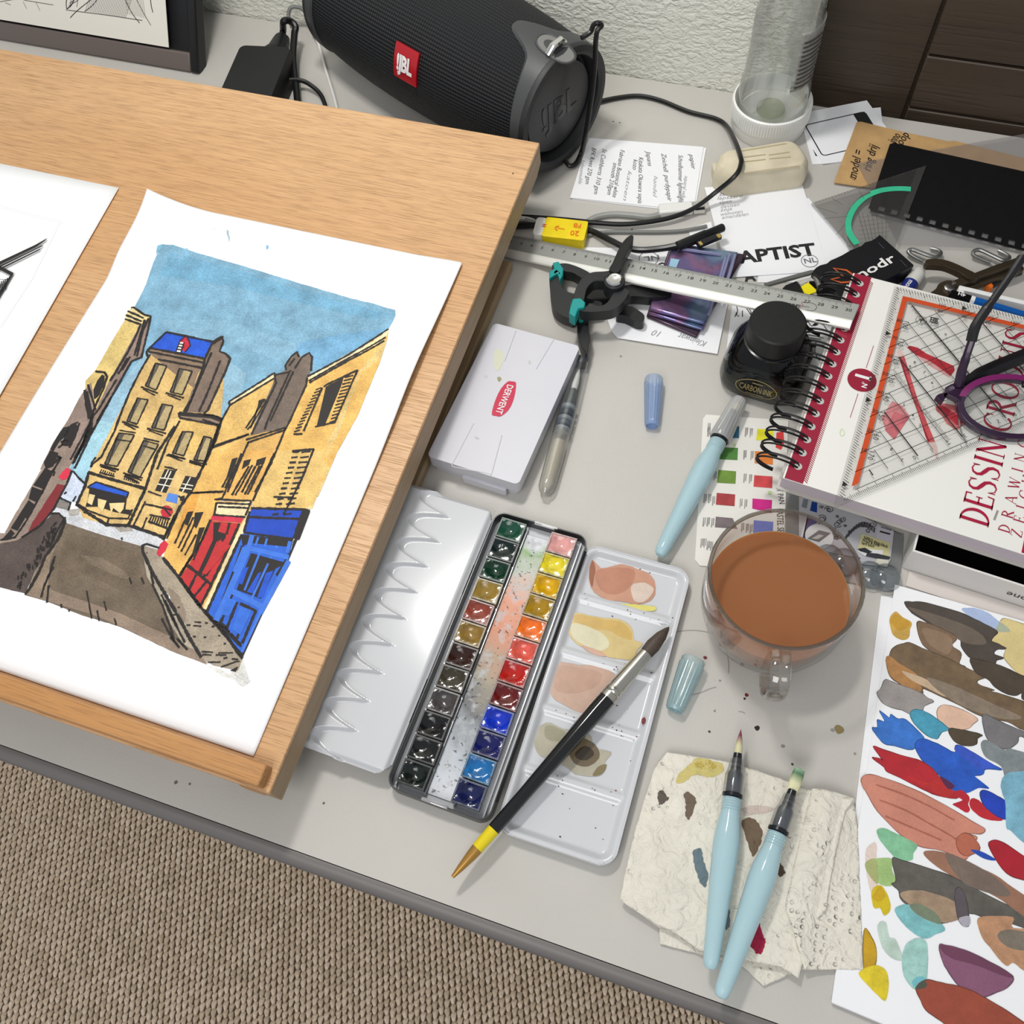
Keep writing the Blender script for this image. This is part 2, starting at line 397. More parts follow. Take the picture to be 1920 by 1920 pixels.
# dried drops and specks of paint
spots = [(1420,1365,4,'201a18'),(1573,1367,7,'8a7a52'),(1561,1369,3,'8f8f92'),(1388,1230,4,'5a2025'),(1391,1246,3,'7a2a2a'),(1322,1233,3,'6b2226'),(1400,1303,3,'6f1f24'),(1396,1310,2,'3a2022'),
         (1330,1372,2,'44403c'),(1468,1399,3,'8a8784'),(1486,1433,2,'403c38'),(1603,1413,2,'948d82'),(1447,1303,3,'8d8a88'),(1340,1333,2,'8b8886'),(1165,540,3,'8e8c88'),(1150,228,2,'6e6c68'),(1162,230,2,'7c7a76'),
         (1185,430,2,'55524e'),(1350,1276,2,'8d8a88'),(1164,668,3,'9a9894'),(607,1506,2,'5f5c58'),(330,1467,3,'6a6866'),(356,1470,2,'6a6866')]
for x, y, r, c in spots:
    rr = r/2400; F = Frame(at(x, y)); q = blob([(rr*(.8+.4*rnd.random())*cos(t*pi/4), rr*(.8+.4*rnd.random())*sin(t*pi/4)) for t in range(8)], 0, 2)
    part('paint_spot', desk, G().prism(q, -.0002, .00012, F), mat('spot '+c, c, .4))
for s in ('1262,1186 1290,1182 1320,1184 1345,1192 1362,1203', '1358,1203 1366,1240 1366,1262', '1290,1304 1310,1300 1330,1292 1343,1288', '1385,1334 1392,1335 1397,1338'):
    part('paint_spot', desk, G().strip([at(x, y, .00012) for x, y in spline2(pts(s), 5)], .0007, Vector((0, 0, 1))), mat('grey pencil trace', (150, 147, 143), .6))

# ================================================================ drawing board
M_ven = wood('veneer', (218, 176, 130), (206, 160, 112), (150, 106, 66), grain=(14, 420, 420), big=(1.6, 9, 9), rough=.42, pw=.5, coat=.25)
M_strip = wood('pale solid wood', (178, 152, 118), (166, 140, 106), (132, 106, 76), grain=(300, 8, 300), big=(12, 1.5, 12), rough=.5, pw=.3)
M_ledge = wood('beech ledge', (202, 152, 98), (190, 138, 84), (150, 100, 56), grain=(10, 330, 330), rough=.42, pw=.4)
BX, BW, BT = -.21, .60, .0265
BF = Frame((BX, .045, .052), (1, 0, 0), (0, .54, .0225))
BL = .5404
board = thing('drawing_board', 'wooden tilted drawing board with light veneer top and front ledge', 'drawing board', Frame((BX-BW/2, .3, 0)))
part('top_panel', board, G().box((-BW, 0), (-.003, BL), (-.004, 0), BF), M_ven, bevel=.0008)
def side(u0, u1):
    poly = [(v, n) for v, n in ((-.003, -BT), (-.003, -.004), (BL, -.004), (BL, -BT+.006), (BL-.012, -BT))]
    F2 = Frame(BF.p(u0, 0, 0), BF.v, BF.n)          # its normal is +u
    return G().prism(poly, 0, u1-u0, F2)
part('side_rail', board, side(-.012, 0), M_strip, bevel=.001)
part('side_rail', board, side(-BW, -BW+.012), M_strip, bevel=.001)
part('cross_rail', board, G().box((-BW+.012, -.012), (BL-.02, BL-.002), (-BT, -.004), BF), M_strip, bevel=.001)
lu = BF.loc(BF.on(501, 1433, .011))
part('front_ledge', board, G().box((-BW, lu[0]), (lu[1]-.0135, lu[1]), (-.012, .011), BF), M_ledge, bevel=.0012)
p = at(474, 1470, .025); part('stop_peg', board, G().prism(rrect(.016, .007, .001), .016, .026, Frame((p.x, p.y, 0))), M_ledge, bevel=.0006)
part('base_rail', board, G().box((BX-.018, BX-.0045), (.27, at(965, 492, .010).y), (0, .011)), M_strip, bevel=.002)
part('base_rail', board, G().box((BX-BW, BX-BW+.014), (.04, .51), (0, .011)), M_strip, bevel=.002)
part('base_cross_rail', board, G().box((BX-BW+.0, BX-.05), (.05, .07), (0, .011)), M_strip, bevel=.002)
for u in (-.10, -BW+.10):
    part('support_leg', board, G().tube([BF.p(u, .40, -.012), Vector((BX+u, .30, .006))], .006, 8), M_strip)
part('pin', board, G().lathe([(.0007, -.0005), (.0007, .0002)], Frame(BF.p(-.011, .503, 0), BF.u, BF.v), 8), mat('nail', (70, 60, 50), .4))

# ================================================================ book stand with a sketch, top left
M_stand = mat('dark stand', (24, 25, 28), .45, var=.1, vs=60)
M_stled = mat('taupe ledge', (104, 94, 90), .5)
SB = aty(372, 127, .68); lean = radians(57)
SF = Frame((SB.x, .68, .0), (1, 0, 0), (0, cos(lean), sin(lean)))      # plane of the stand, u to the right
stand = thing('book_stand', 'black leaning book stand with a taupe ledge behind the drawing board', 'book stand', Frame((SB.x-.2, .72, 0)))
Wd = .42
part('back_panel', stand, G().box((-Wd, -.006), (.004, .34), (-.012, -.005), SF), M_stand)
part('side_rail', stand, G().box((-.010, 0), (.0, .34), (-.012, .004), SF), M_dark, bevel=.002)
part('side_rail', stand, G().box((-Wd-.01, -Wd), (.0, .34), (-.012, .004), SF), M_dark, bevel=.002)
part('ledge', stand, G().box((-Wd, -.010), (.0, .018), (-.006, .003), SF), M_stled, bevel=.0015)
part('strut', stand, G().tube([SF.p(-Wd/2, .2, -.012), Vector((SB.x-Wd/2, .772, .004))], .004, 8), M_dark)
M_sk = mat('cream sketch paper', (226, 222, 212), .8)
p1 = SF.loc(SF.on(317, 89, .0032)); skF = Frame(SF.p(p1[0], p1[1], .0032), SF.u, SF.v)
sk = thing('sketch_sheet', 'cream paper with a grey pencil street sketch on the book stand', 'sketch', skF)
part('sheet', sk, G().box((-.30, 0), (0, .21), (0, .0007), skF), M_sk)
M_pen = mat('graphite line', (86, 84, 84), .6); M_pen2 = mat('fine black line', (40, 40, 42), .6)
g = G(); up = skF.n
zA = zoomed(0, 0, 3)
for s, w_ in (('375,50 400,30 430,-30', .0009), ('370,55 420,62 600,85 720,103 800,115', .0006), ('395,100 440,55 560,-40', .0007), ('475,65 520,30 560,-20', .0006), ('690,-30 740,70 785,130', .0008), ('755,-30 800,60 848,142', .0006),
               ('860,70 850,30 845,-20', .0009), ('0,10 100,-5 160,5 300,28', .0005), ('130,10 150,50', .0004), ('200,10 225,60', .0004), ('30,15 60,28', .0004), ('375,50 372,20 378,-30', .0009), ('440,-20 432,40', .0005), ('400,-20 396,38', .0005), ('390,20 430,-10', .0005), ('385,35 440,0', .0005)):
    g.strip([skF.on(x, y, .0009) for x, y in spline2(zA(s), 5)], w_, up)
part('pen_lines', sk, g, M_pen2)
g = G()
for k in range(26):
    x = 480+k*9; g.strip([skF.on(a/3, b/3, .00085) for a, b in ((x, 62+k*1.5), (x+28+k*.6, -30))], .0006, up)
for k in range(12):
    x = 720+k*9; g.strip([skF.on(a/3, b/3, .00085) for a, b in ((x, 80+k*2), (x-20, -30))], .0005, up)
part('pencil_shading', sk, g, mat('soft pencil', (158, 156, 154), .7))
# ================================================================ hand coloured print on the board
PF = Frame(BF.on(867, 495, .0012), BF.u, BF.v)               # origin: top right corner of the sheet
q = PF.loc(PF.on(475, 1418)); a_ = PF.loc(PF.on(283, 371))
PH = -q[1]; PW = -a_[0]-.004; 
def sstep(x, a, b): t = min(1, max(0, (x-a)/(b-a))); return t*t*(3-2*t)
def sheet_lift(u, v):
    """how far the curling sheet stands off the board"""
    s = -v; h = .0055*sstep(-u, .04, .21)*(1-sstep(s, .052, .088))*sstep(s, -.01, .05)
    d = sqrt((u+PW)**2+v*v); h += .013*max(0, 1-d/.06)**2
    h += .0045*sstep(u, -.045, 0)*math.exp(-((s-.105)/.05)**2) + .0018*sstep(u, -.045, 0)*(1-sstep(s, .2, .36))
    return h + .0006*sin(s*22+u*9)*sstep(s, 0, .03)*(1-sstep(s, .34, .385))
def refine(g, F, L):
    """split the faces of g until no edge is longer than L"""
    out = G(); st = []
    for f, c in zip(g.f, g.c):
        for k in range(1, len(f)-1): st.append((g.v[f[0]], g.v[f[k]], g.v[f[k+1]], c))
    while st:
        a, b, d, c = st.pop(); e = [((a-b).length, 0), ((b-d).length, 1), ((d-a).length, 2)]; m, k = max(e)
        if m < L: out.add([a, b, d], [(0, 1, 2)], c); continue
        if k == 1: a, b, d = b, d, a
        elif k == 2: a, b, d = d, a, b
        h = (a+b)/2; st += [(a, h, d, c), (h, b, d, c)]
    return out
def drape(g, h, L=.012):
    a = G(); b = G()
    for f, c in zip(g.f, g.c):
        (a if max(PF.loc(g.v[i])[1] for i in f) > -.10 else b).add([g.v[i] for i in f], [tuple(range(len(f)))], c)
    o = refine(a, PF, .0055); a = refine(b, PF, .03); n0 = len(o.c); o.add(a.v, a.f); o.c[n0:] = a.c; v2 = []
    for v in o.v:
        a, b, _ = PF.loc(v); v2.append(PF.p(a, b, sheet_lift(a, b)+h))
    o.v = v2; return o
pr = thing('watercolour_print', 'hand coloured town street print with blue sky and yellow houses on the drawing board', 'print', Frame(PF.p(-PW/2, -PH/2, 0), PF.u, PF.v))
def skew(a, b): return a + q[0]*(b/-PH)*1.0
g = G().grid(110, 150, lambda a, b: PF.p(skew(-PW*(1-a), -PH*(1-b)), -PH*(1-b), sheet_lift(-PW*(1-a), -PH*(1-b))))
o = part('paper', pr, g, M_paper); sm = o.modifiers.new('thickness', 'SOLIDIFY'); sm.thickness = .0004; sm.offset = -1
ZA = zoomed(0, 400, 4); ZB = zoomed(0, 800, 4); ZC = zoomed(380, 400, 3.692); ZD = zoomed(200, 850, 3.692); ZP = zoomed(0, 0, 1)
SKY = (122, 166, 192); YEL = (206, 172, 110); ORA = (213, 168, 96); YEL2 = (217, 189, 126); BRN = (124, 106, 93); ROAD = (112, 98, 82)
BLU = (32, 84, 200); RED = (192, 46, 50); CRE = (234, 215, 170); PAV = (163, 150, 132); INK = (36, 32, 30)
def wash(name, items, h, m, jag=.35):
    g = G(); eps = 0
    for k, (z, s, c) in enumerate(items):
        P = z(s); n_ = len(P); Q = []
        for i in range(n_):                     # brushed edges wander a little
            (x0, y0), (x1, y1) = P[i], P[(i+1) % n_]; L_ = sqrt((x1-x0)**2+(y1-y0)**2); m_ = max(1, int(L_/7))
            for t in range(m_): Q.append((x0+(x1-x0)*t/m_+rnd.uniform(-jag, jag), y0+(y1-y0)*t/m_+rnd.uniform(-jag, jag)))
        g2 = G().face([PF.on(*p) for p in Q], c); g2 = drape(g2, h+eps); n0 = len(g.c); g.add(g2.v, g2.f); g.c[n0:] = g2.c; eps += .000004
    return part(name, pr, g, m, smooth=False)
def wash_each(name, items, h, m, jag=.35):
    for k, it_ in enumerate(items): wash(name, [it_], h+k*.000004, m, jag)
WASH = vcmat('watercolour wash', .75, .27, 55, fine=.15)
FLAT = vcmat('flat gouache', .7, .13, 120, fine=.06)
wash('sky_wash', [(ZP, '310,466 330,467 380,484 450,503 560,534 660,561 700,570 742,583 742,594 737,606 728,620 560,760 300,900 160,945 105,935 180,770 240,600 268,545 291,500', SKY),
    (ZP, '320,480 420,505 560,545 700,580 735,592 700,600 560,570 430,540 300,520', (112, 164, 194)),
    (ZP, '300,600 420,600 540,640 600,660 560,690 420,640 330,630', (130, 172, 197)),
    (ZA, '1120,1000 1200,1020 1120,1120 900,1500 700,1900 560,1920 740,1560 900,1300 1060,1090', (148, 186, 208)),
    (ZA, '1700,1100 1850,1200 1800,1400 1700,1500 1540,1500 1690,1200', (142, 180, 202)),
    (ZC, '600,1010 680,900 900,850 1290,800 1100,920 800,1080 760,1000 650,960', (112, 163, 198)),
    (ZB, '545,340 650,425 590,560 500,565 440,530 500,430', (208, 218, 238)),
    (ZB, '560,180 700,-60 860,-20 720,230 660,340 640,420 550,330', (160, 202, 218))], .00006, WASH)
wash('street_wash', [(ZB, '410,590 500,620 600,620 620,680 800,735 960,745 1210,840 1195,910 1130,880 1050,890 900,850 700,790 490,715 460,650 405,640', (206, 208, 213)),
    (ZB, '430,540 530,570 510,630 410,600', (130, 125, 120)), (ZB, '850,745 980,750 1000,780 900,790', (165, 158, 148)), (ZB, '500,620 600,610 590,660 520,670', (176, 172, 166)),
    (ZB, '490,718 700,790 900,850 1050,890 1070,960 1130,1080 1200,1300 1290,1500 1420,1700 1520,1740 1555,1785 1300,1690 900,1500 600,1410 350,1310 180,1260 370,1020 420,880', ROAD),
    (ZB, '1065,930 1130,1070 1230,1240 1400,1500 1560,1780 1420,1700 1290,1500 1200,1300 1100,1120', (176, 164, 146)),
    (ZB, '500,800 720,830 1000,930 1050,1050 1090,1180 900,1230 640,1100 430,1180 440,960', (105, 91, 75)),
    (ZB, '210,1262 350,1306 700,1410 900,1496 1300,1690 1555,1785 1500,1700 1250,1560 900,1400 700,1330 400,1230 270,1130', (146, 127, 111)),
    (ZB, '600,960 760,980 900,1060 1000,1150 900,1130 700,1040', (122, 107, 90)),
    (ZB, '485,700 490,740 420,880 370,1020 350,1310 190,1255 260,1080 340,960 440,830', (142, 124, 106)),
    (ZB, '400,640 460,660 485,710 440,830 330,990 260,1080 190,1250 120,1235 0,1205 -160,1160 -110,900 0,860 130,850 210,790 300,740', (84, 72, 68)),
    (ZB, '1075,890 1180,920 1220,980 1340,1130 1500,1350 1660,1520 1780,1690 1822,1740 1790,1835 1600,1792 1510,1730 1400,1500 1300,1300 1200,1190 1110,1040 1065,930', PAV),
    (ZB, '1260,1200 1340,1260 1400,1400 1380,1480 1280,1300', (142, 126, 110))], .00010, WASH)
wash('building_wash', [(ZA, '990,708 1132,775 1112,880 1060,1085 990,1115 740,1560 560,1840 420,1940 300,1920 640,1330 645,1262 720,1180 940,800', (214, 188, 118)),
    (ZA, '1130,1062 1540,1110 1690,1150 1660,1545 1590,1765 1500,2360 1240,2440 960,2340 620,2280 575,2180 690,1890 980,1340', YEL), (ZD, '400,620 620,330 1010,330 1000,400 700,1100 640,1050 490,850', ORA), (ZC, '330,1530 575,1485 440,1960 0,1960 60,1640', ORA),
    (ZD, '870,600 1005,400 1000,560 940,640 720,1120 690,1090', (150, 130, 96)),(ZA, '990,708 1085,768 1120,790 1050,845 880,1160 820,1250 795,1210 735,1195 690,1260 645,1262 720,1180 860,930 940,800 945,760', (214, 188, 118)),
    (ZA, '990,708 1085,768 1120,790 1060,830 940,790 950,750', (226, 208, 150)),
    (ZA, '1120,790 1132,775 1112,880 1060,1085 990,1115 870,1340 740,1560 560,1840 500,1940 420,1940 640,1600 700,1500 720,1480 830,1250 1050,845', (138, 118, 108)),
    (ZA, '640,1330 690,1270 720,1490 700,1560 560,1840 500,1920 300,1920 400,1720 520,1540 590,1400', (146, 126, 116)),
    (ZB, '500,290 545,330 500,430 400,620 210,790 130,850 20,870 -130,900 -60,790 30,800 90,690 180,540 250,420 330,290 400,190 480,60', (150, 132, 120)),
    (ZA, '1130,1062 1190,1110 1330,1222 1455,1310 1385,1500 1345,1560 1300,1920 940,1920 700,1920 690,1890 740,1850 860,1640 980,1340 1060,1180', YEL),
    (ZB, '690,300 720,230 860,-20 1350,-60 1660,-20 1590,160 1430,490 1340,560 1280,690 1230,832 1000,750 960,742 800,735 620,680 640,620 575,580 640,460 665,340', (220, 186, 122)),
    (ZA, '1350,1540 1650,1590 1600,1740 1500,1920 1180,1920 1280,1700', (216, 178, 106)),
    (ZA, '1110,1040 1130,1010 1540,1095 1530,1150 1490,1200 1452,1312 1330,1222 1180,1100', (134, 112, 92)),
    (ZA, '1600,970 1660,930 1680,960 1650,1040 1700,1060 1730,1095 1690,1200 1560,1480 1540,1500 1380,1490 1452,1312 1540,1110', BRN), (ZA, '1345,1495 1600,1515 1668,1545 1640,1590 1350,1538', (140, 118, 100)),
    (ZA, '1250,900 1600,970 1540,1090 1130,1010', BLU), (ZA, '1350,965 1400,920 1425,970 1430,1000 1390,1045 1340,1010', (190, 36, 60)), (ZA, '1325,1040 1350,968 1385,972 1360,1048', (235, 232, 228)),
    (ZC, '185,1330 500,1125 490,1180 330,1530 310,1600 0,1960 -60,1920 60,1620 130,1440', (220, 180, 106)), (ZC, '185,1308 500,1110 500,1145 190,1338', CRE),
    (ZC, '330,1530 572,1490 440,1920 200,1960 0,1960 80,1690', ORA), (ZD, '580,270 690,0 930,-20 800,260', (222, 176, 98)), (ZD, '810,310 940,-20 1160,-20 1010,332', (224, 172, 94)),
    (ZC, '730,1150 1290,810 1280,890 1230,1050 1080,1400 930,1661 800,1960 440,1960 572,1490', (226, 180, 100)), (ZC, '1270,870 1280,890 1230,1050 1080,1400 930,1661 800,1960 660,1960 900,1450 1100,1080', YEL2),
    (ZC, '730,1138 1295,806 1270,880 738,1168', CRE), (ZD, '1160,-20 1590,-20 1420,385 1010,375 1010,330', (222, 186, 114)), (ZD, '1480,-20 1590,-20 1420,385 1330,380', (230, 202, 136)),
    (ZC, '500,1130 580,1090 575,1060 610,1000 650,965 680,1000 740,970 760,1000 755,1090 725,1140 720,1190 600,1460 570,1485 330,1540 490,1180', (116, 101, 91)),
    (ZD, '580,270 800,255 830,310 750,340 760,390 720,430 690,520 600,740 500,850 390,720 420,600 470,470 540,380', (228, 178, 96)),
    (ZD, '560,290 640,280 600,420 480,600 520,420', (218, 156, 72)),
    (ZD, '760,350 1000,330 960,435 740,420', CRE), (ZD, '960,440 990,390 1005,400 945,560 700,1100 668,1080 870,620 940,480', CRE)], .00016, WASH)
wash_each('shopfront_wash', [(ZD, '735,425 952,438 930,482 715,460', (206, 50, 76)), (ZD, '715,465 918,485 850,640 650,1058 605,1000 505,870 570,770 660,600', RED),
    (ZD, '1000,380 1362,390 1330,470 1290,585 945,545 980,470', (28, 72, 186)), (ZD, '940,555 1290,598 1260,740 1190,830 1060,1130 938,1405 850,1290 690,1110 800,860', (44, 100, 208)),
    (ZB, '720,415 960,492 950,527 660,455', BLU), (ZB, '1265,495 1337,510 1325,577 1240,555', (84, 134, 216)),
    (ZB, '1230,592 1262,592 1290,612 1297,640 1282,670 1250,682 1215,668 1203,635', (190, 40, 58)), (ZB, '1230,850 1262,880 1240,930 1195,975 1172,950 1200,880', (206, 44, 68)),
    (ZB, '500,310 545,330 510,390 470,402 437,380 470,340', (214, 50, 76)), (ZB, '430,430 490,440 480,480 350,690 208,797 240,720 370,520', (126, 38, 43))], .00040, FLAT)
# --- black printing
g = G(); UPP = PF.n
def ink(z, *lines, w=11, jit=.55):
    for s in lines:
        P = z(s); Q = []
        for i in range(len(P)-1):
            (x0, y0), (x1, y1) = P[i], P[i+1]; n_ = max(1, int(sqrt((x1-x0)**2+(y1-y0)**2)/4))
            Q += [(x0+(x1-x0)*t/n_, y0+(y1-y0)*t/n_) for t in range(n_)]
        Q.append(P[-1]); g.strip([PF.on(a+rnd.uniform(-.3, .3), b+rnd.uniform(-.3, .3)) for a, b in Q], w*.00015, UPP, None, jit)
def fill(z, *polys):
    for s in polys: g.face([PF.on(*p) for p in z(s)])
ink(ZA, '1000,705 1085,765 1132,775 1115,870 1065,1085 990,1115', '1000,705 985,712', '960,735 1080,790', '948,765 1065,815', '940,795 1050,835', '1060,830 1020,930 960,1050 870,1200 830,1262', '1115,790 1070,900 1030,1080', '1088,800 1012,1072',
    '720,1190 790,1200 808,1230 780,1320 700,1490', '640,1330 650,1440 672,1545', '665,1290 722,1480', '680,1545 740,1480 800,1380 880,1250', '730,1565 840,1380', '560,1840 690,1600', '530,1850 670,1590', '545,1880 705,1610', '980,1080 920,1180', '960,1090 905,1190', '900,1190 890,1210',
    '990,1115 870,1330 740,1560 690,1650 560,1915', '600,1575 560,1690 520,1760', '590,1570 540,1590 480,1680')
fill(ZA, '770,1215 790,1225 785,1290 740,1380 710,1400 705,1330 735,1260', '570,1575 585,1600 560,1690 520,1740 470,1740 500,1640', '640,1340 665,1340 700,1510 690,1550 672,1540')
fill(ZB, '480,10 525,0 515,60 450,110 400,190 380,170 430,80', '455,110 520,100 525,130 470,145', '380,180 440,200 400,300 345,320 330,270', '340,310 400,340 330,470 250,440', '440,220 460,240 400,290', '240,450 320,480 280,570 215,540', '215,550 265,590 200,690 150,650', '150,650 190,680 130,780 80,760', '80,770 110,800 60,850 10,850')
ink(ZB, '520,10 470,140 440,160', '460,230 400,330 300,520 200,700 110,830 0,850', '540,330 500,430 400,620 300,740 160,830', '480,100 530,120 520,140 460,140', '420,220 460,235 440,250', '345,330 410,340 400,370', '270,480 325,495', w=10)
for k in range(9): ink(ZB, '%d,%d %d,%d' % (560+k*16, 270-k*30, 640+k*9, 90-k*30), w=7)
ink(ZA, '1130,1062 1060,1180 980,1340 920,1480 860,1640 760,1830 690,1885 680,1905', '1250,895 1600,968', '1250,895 1130,1010 1103,1045 1110,1078', '1130,1015 1540,1095 1600,970', '1118,1042 1530,1125', '1540,1095 1530,1150 1440,1400 1380,1492',
    '1600,970 1660,930 1680,960 1650,1040 1700,1060 1730,1095 1690,1200 1560,1480 1530,1505', '1590,1050 1480,1300 1400,1492', '1655,1110 1560,1350 1495,1492', '1345,1497 1600,1520 1668,1545', '1350,1538 1640,1592', '1345,1500 1350,1535', '1350,1560 1260,1720 1180,1920', '1668,1545 1620,1700 1590,1765', '1600,985 1660,945', '1190,1100 1520,1165', w=11)
fill(ZA, '1345,1500 1600,1518 1665,1547 1650,1565 1580,1540 1360,1522', '1650,930 1680,925 1675,960')
ink(ZA, '1350,965 1400,920 1425,970 1430,1000 1390,1045', '1345,985 1385,990', '1338,1005 1380,1010', '1330,1025 1370,1030', '1325,1040 1350,968', '1385,972 1360,1048', w=6)
ink(ZB, '660,343 870,405 1090,465', '665,345 640,440 575,580 640,620', '1090,465 1055,540 960,742', '1090,465 1180,200 1315,0', '570,580 630,625', '630,630 800,735 960,742 1000,750 1230,830', '1640,0 1590,160 1430,490 1350,600 1220,850', w=15)
ink(ZB, '640,620 810,685 960,690 990,620', '815,690 800,735', '720,415 965,492 950,530 655,455 720,415', '1000,740 1090,560', '1090,580 1290,625', '1060,780 1100,680', '1120,660 1275,692', '1110,710 1250,760', '1090,465 1080,500', '690,300 690,270 720,230', '550,335 590,385 640,430', '1430,495 1670,490', '1600,160 1870,60', '480,505 500,490', '545,560 570,520', '1230,840 1310,660', '1250,840 1330,650', '440,530 530,570 510,630', w=9)
fill(ZB, '670,465 950,535 940,620 985,625 970,660 860,640 740,600 700,600 640,600 660,540')
fill(ZB, '1238,318 1322,330 1245,497 1162,478', '1392,368 1472,382 1412,502 1340,480')
for k in range(8): ink(ZB, '%d,%d %d,%d' % (1135+k*18, 672+k*3, 1118+k*18, 715+k*6), w=7); 
for k in range(7): ink(ZB, '%d,%d %d,%d' % (765+k*15, 320+k*5, 752+k*15, 345+k*5), w=6); ink(ZB, '%d,%d %d,%d' % (940+k*15, 375+k*5, 930+k*15, 398+k*5), w=6)
ink(ZB, '755,300 890,325', '745,345 860,375', '935,355 1070,385', '930,370 1045,425', '1235,300 1330,325', '1250,215 1380,240', '1420,265 1510,290', '1110,485 1210,520', '1340,520 1390,560', w=8)
fill(ZB, '1345,525 1385,515 1380,560 1350,555')
def window(z, TL, TR, BR, BL, shade=1):
    s = lambda *p: ' '.join('%g,%g' % q for q in p)
    ink(z, s(BL, TL, TR), s(TR, BR), s(BL, BR), w=8)
    m1 = tuple((a*.62+b*.38) for a, b in zip(TL, TR)); m2 = tuple((a*.72+b*.28) for a, b in zip(BL, BR))
    SHD.append((z, s(TL, TR, BR, BL), (176, 156, 112))); SHD.append((z, s(TL, m1, m2, BL), (92, 84, 74)))
    ink(z, '%g,%g %g,%g' % (BL[0]-35, BL[1]+6, BR[0]+12, BR[1]+24), w=9)
    ink(z, '%g,%g %g,%g' % (BL[0]-20, BL[1]+22, BR[0]-10, BR[1]+40), w=7)
    ink(z, s(TL, m2), w=7)
SHD = []
for c in (((1170,1130),(1255,1150),(1175,1330),(1095,1300)), ((1350,1170),(1445,1190),(1370,1365),(1280,1345)), ((1035,1390),(1115,1405),(1030,1585),(955,1560)), ((1220,1435),(1300,1450),(1235,1630),(1140,1610)),
          ((895,1650),(1010,1665),(880,1900),(785,1880)), ((1080,1705),(1190,1735),(1050,1980),(960,1940)), ((1370,1640),(1450,1645),(1380,1820),(1295,1800)), ((1530,1675),(1590,1690),(1540,1860),(1455,1850))): window(ZA, *c)
ink(ZA, '900,1630 1020,1650', '880,1700 990,1715', '1080,1690 1195,1715', '1075,1745 1170,1775', w=8)
# right hand houses
ink(ZC, '185,1308 500,1110 510,1180 340,1530', '185,1335 500,1145', '185,1308 190,1335 120,1460 60,1620 0,1760', '70,1615 320,1530', '300,1570 575,1485', '310,1590 575,1500', '510,1120 600,1105', '580,1090 575,1060 612,1000 655,965 668,1000', '640,1080 690,1000 740,970 760,1000 752,1095', '610,1090 450,1440 430,1500', '630,1100 470,1440', '720,1190 600,1450 575,1495', '725,1140 720,1190', '575,1490 470,1740 360,1930', '320,1580 240,1760 170,1930', '0,1395 100,1410 140,1430', '0,1430 120,1470', w=10)
ink(ZC, '728,1135 1000,990 1290,810', '735,1165 1000,1015 1270,870', '740,1178 1000,1030 1262,893', '600,1060 640,1010', w=10)
ink(ZC, '435,1290 400,1340 300,1490', '400,1310 340,1470 310,1500', '330,1490 440,1300', w=8); fill(ZC, '390,1300 430,1285 405,1345 380,1360')
ink(ZC, '1075,1090 915,1450 780,1480', '1075,1090 860,1190 840,1205', '690,1530 630,1530', '830,1210 700,1510', w=10)
fill(ZC, '855,1205 978,1140 960,1200 850,1460 790,1478')
for k in range(14):
    t = k/13; x0 = 790-150*t; y0 = 1225+290*t; ink(ZC, '%g,%g %g,%g' % (x0-6, y0, x0+36, y0-14), w=8)
    x0 = 985-105*t; y0 = 1140+310*t; ink(ZC, '%g,%g %g,%g' % (x0, y0, x0+62-18*t, y0-14), w=8)
for k in range(13):
    t = k/12; x0 = 625-145*t; y0 = 1655+430*t; ink(ZC, '%g,%g %g,%g' % (x0, y0, x0+45, y0-4), w=10); x0 = 685-130*t; ink(ZC, '%g,%g %g,%g' % (x0, y0, x0+62, y0-6), w=10)
ink(ZC, '770,1632 690,1830 560,2085', '620,1648 772,1632', w=11); ink(ZD, '1155,300 1290,305', w=10)
fill(ZD, '868,40 908,28 870,135 822,190', '950,52 1000,40 985,80 935,110', '1040,45 1105,25 1090,70 1030,90')
ink(ZD, '985,90 865,290', '1010,80 890,290', '1060,85 955,285', '1085,65 975,285', '1030,90 935,270', '850,140 800,235', '870,130 820,240', '1160,0 1010,330', '935,0 800,310', '580,275 810,262', w=10)
ink(ZD, '745,318 1000,328', '755,342 1000,352', '770,368 980,378', '735,425 960,440', '760,340 745,420', '1000,330 960,430', '800,310 745,320', w=9)
fill(ZD, '560,405 600,400 560,500 540,490', '610,410 670,405 620,520 600,500', '640,515 680,510 630,640 600,720 590,700')
ink(ZD, '560,420 470,625', '600,440 495,655', '640,420 515,680', '620,560 540,705', '660,600 520,820', '690,520 600,740', '600,690 510,850', w=9)
fill(ZD, '740,480 790,478 770,540 830,560 780,605 735,610', '735,600 765,600 660,840 630,830')
ink(ZD, '718,460 660,600 500,850', '918,485 850,640 720,920 650,1060', '820,560 690,850', '560,775 720,905', '620,840 570,945', '690,890 600,1000', '500,860 655,1070', '850,480 830,560', '780,610 670,860', w=13)
ink(ZD, '1000,378 1362,388 1405,400', '990,400 950,545', '948,548 1290,595', '1360,395 1330,480 1295,590', '1345,455 985,440', w=12)
fill(ZD, '1362,388 1410,402 1335,600 1300,600 1330,470', '1295,600 1320,600 1190,860 1170,840 1260,740', '930,560 1290,600 1275,650 1000,620 940,640', '1000,690 1245,760 1170,800 1070,1010 900,945', '880,790 930,640 950,640 780,1180 740,1165', '1100,1050 1190,840 1200,850 940,1425 925,1400 1075,1110')
ink(ZD, '935,560 800,860 690,1110 850,1290 938,1408', '870,980 790,1180', '905,1030 825,1235', '925,1040 1040,1095', '1035,1090 940,1320', '990,1090 900,1290', '860,1250 930,1330', '800,1180 850,1240', '940,640 870,870', '780,1180 935,1340', w=13)
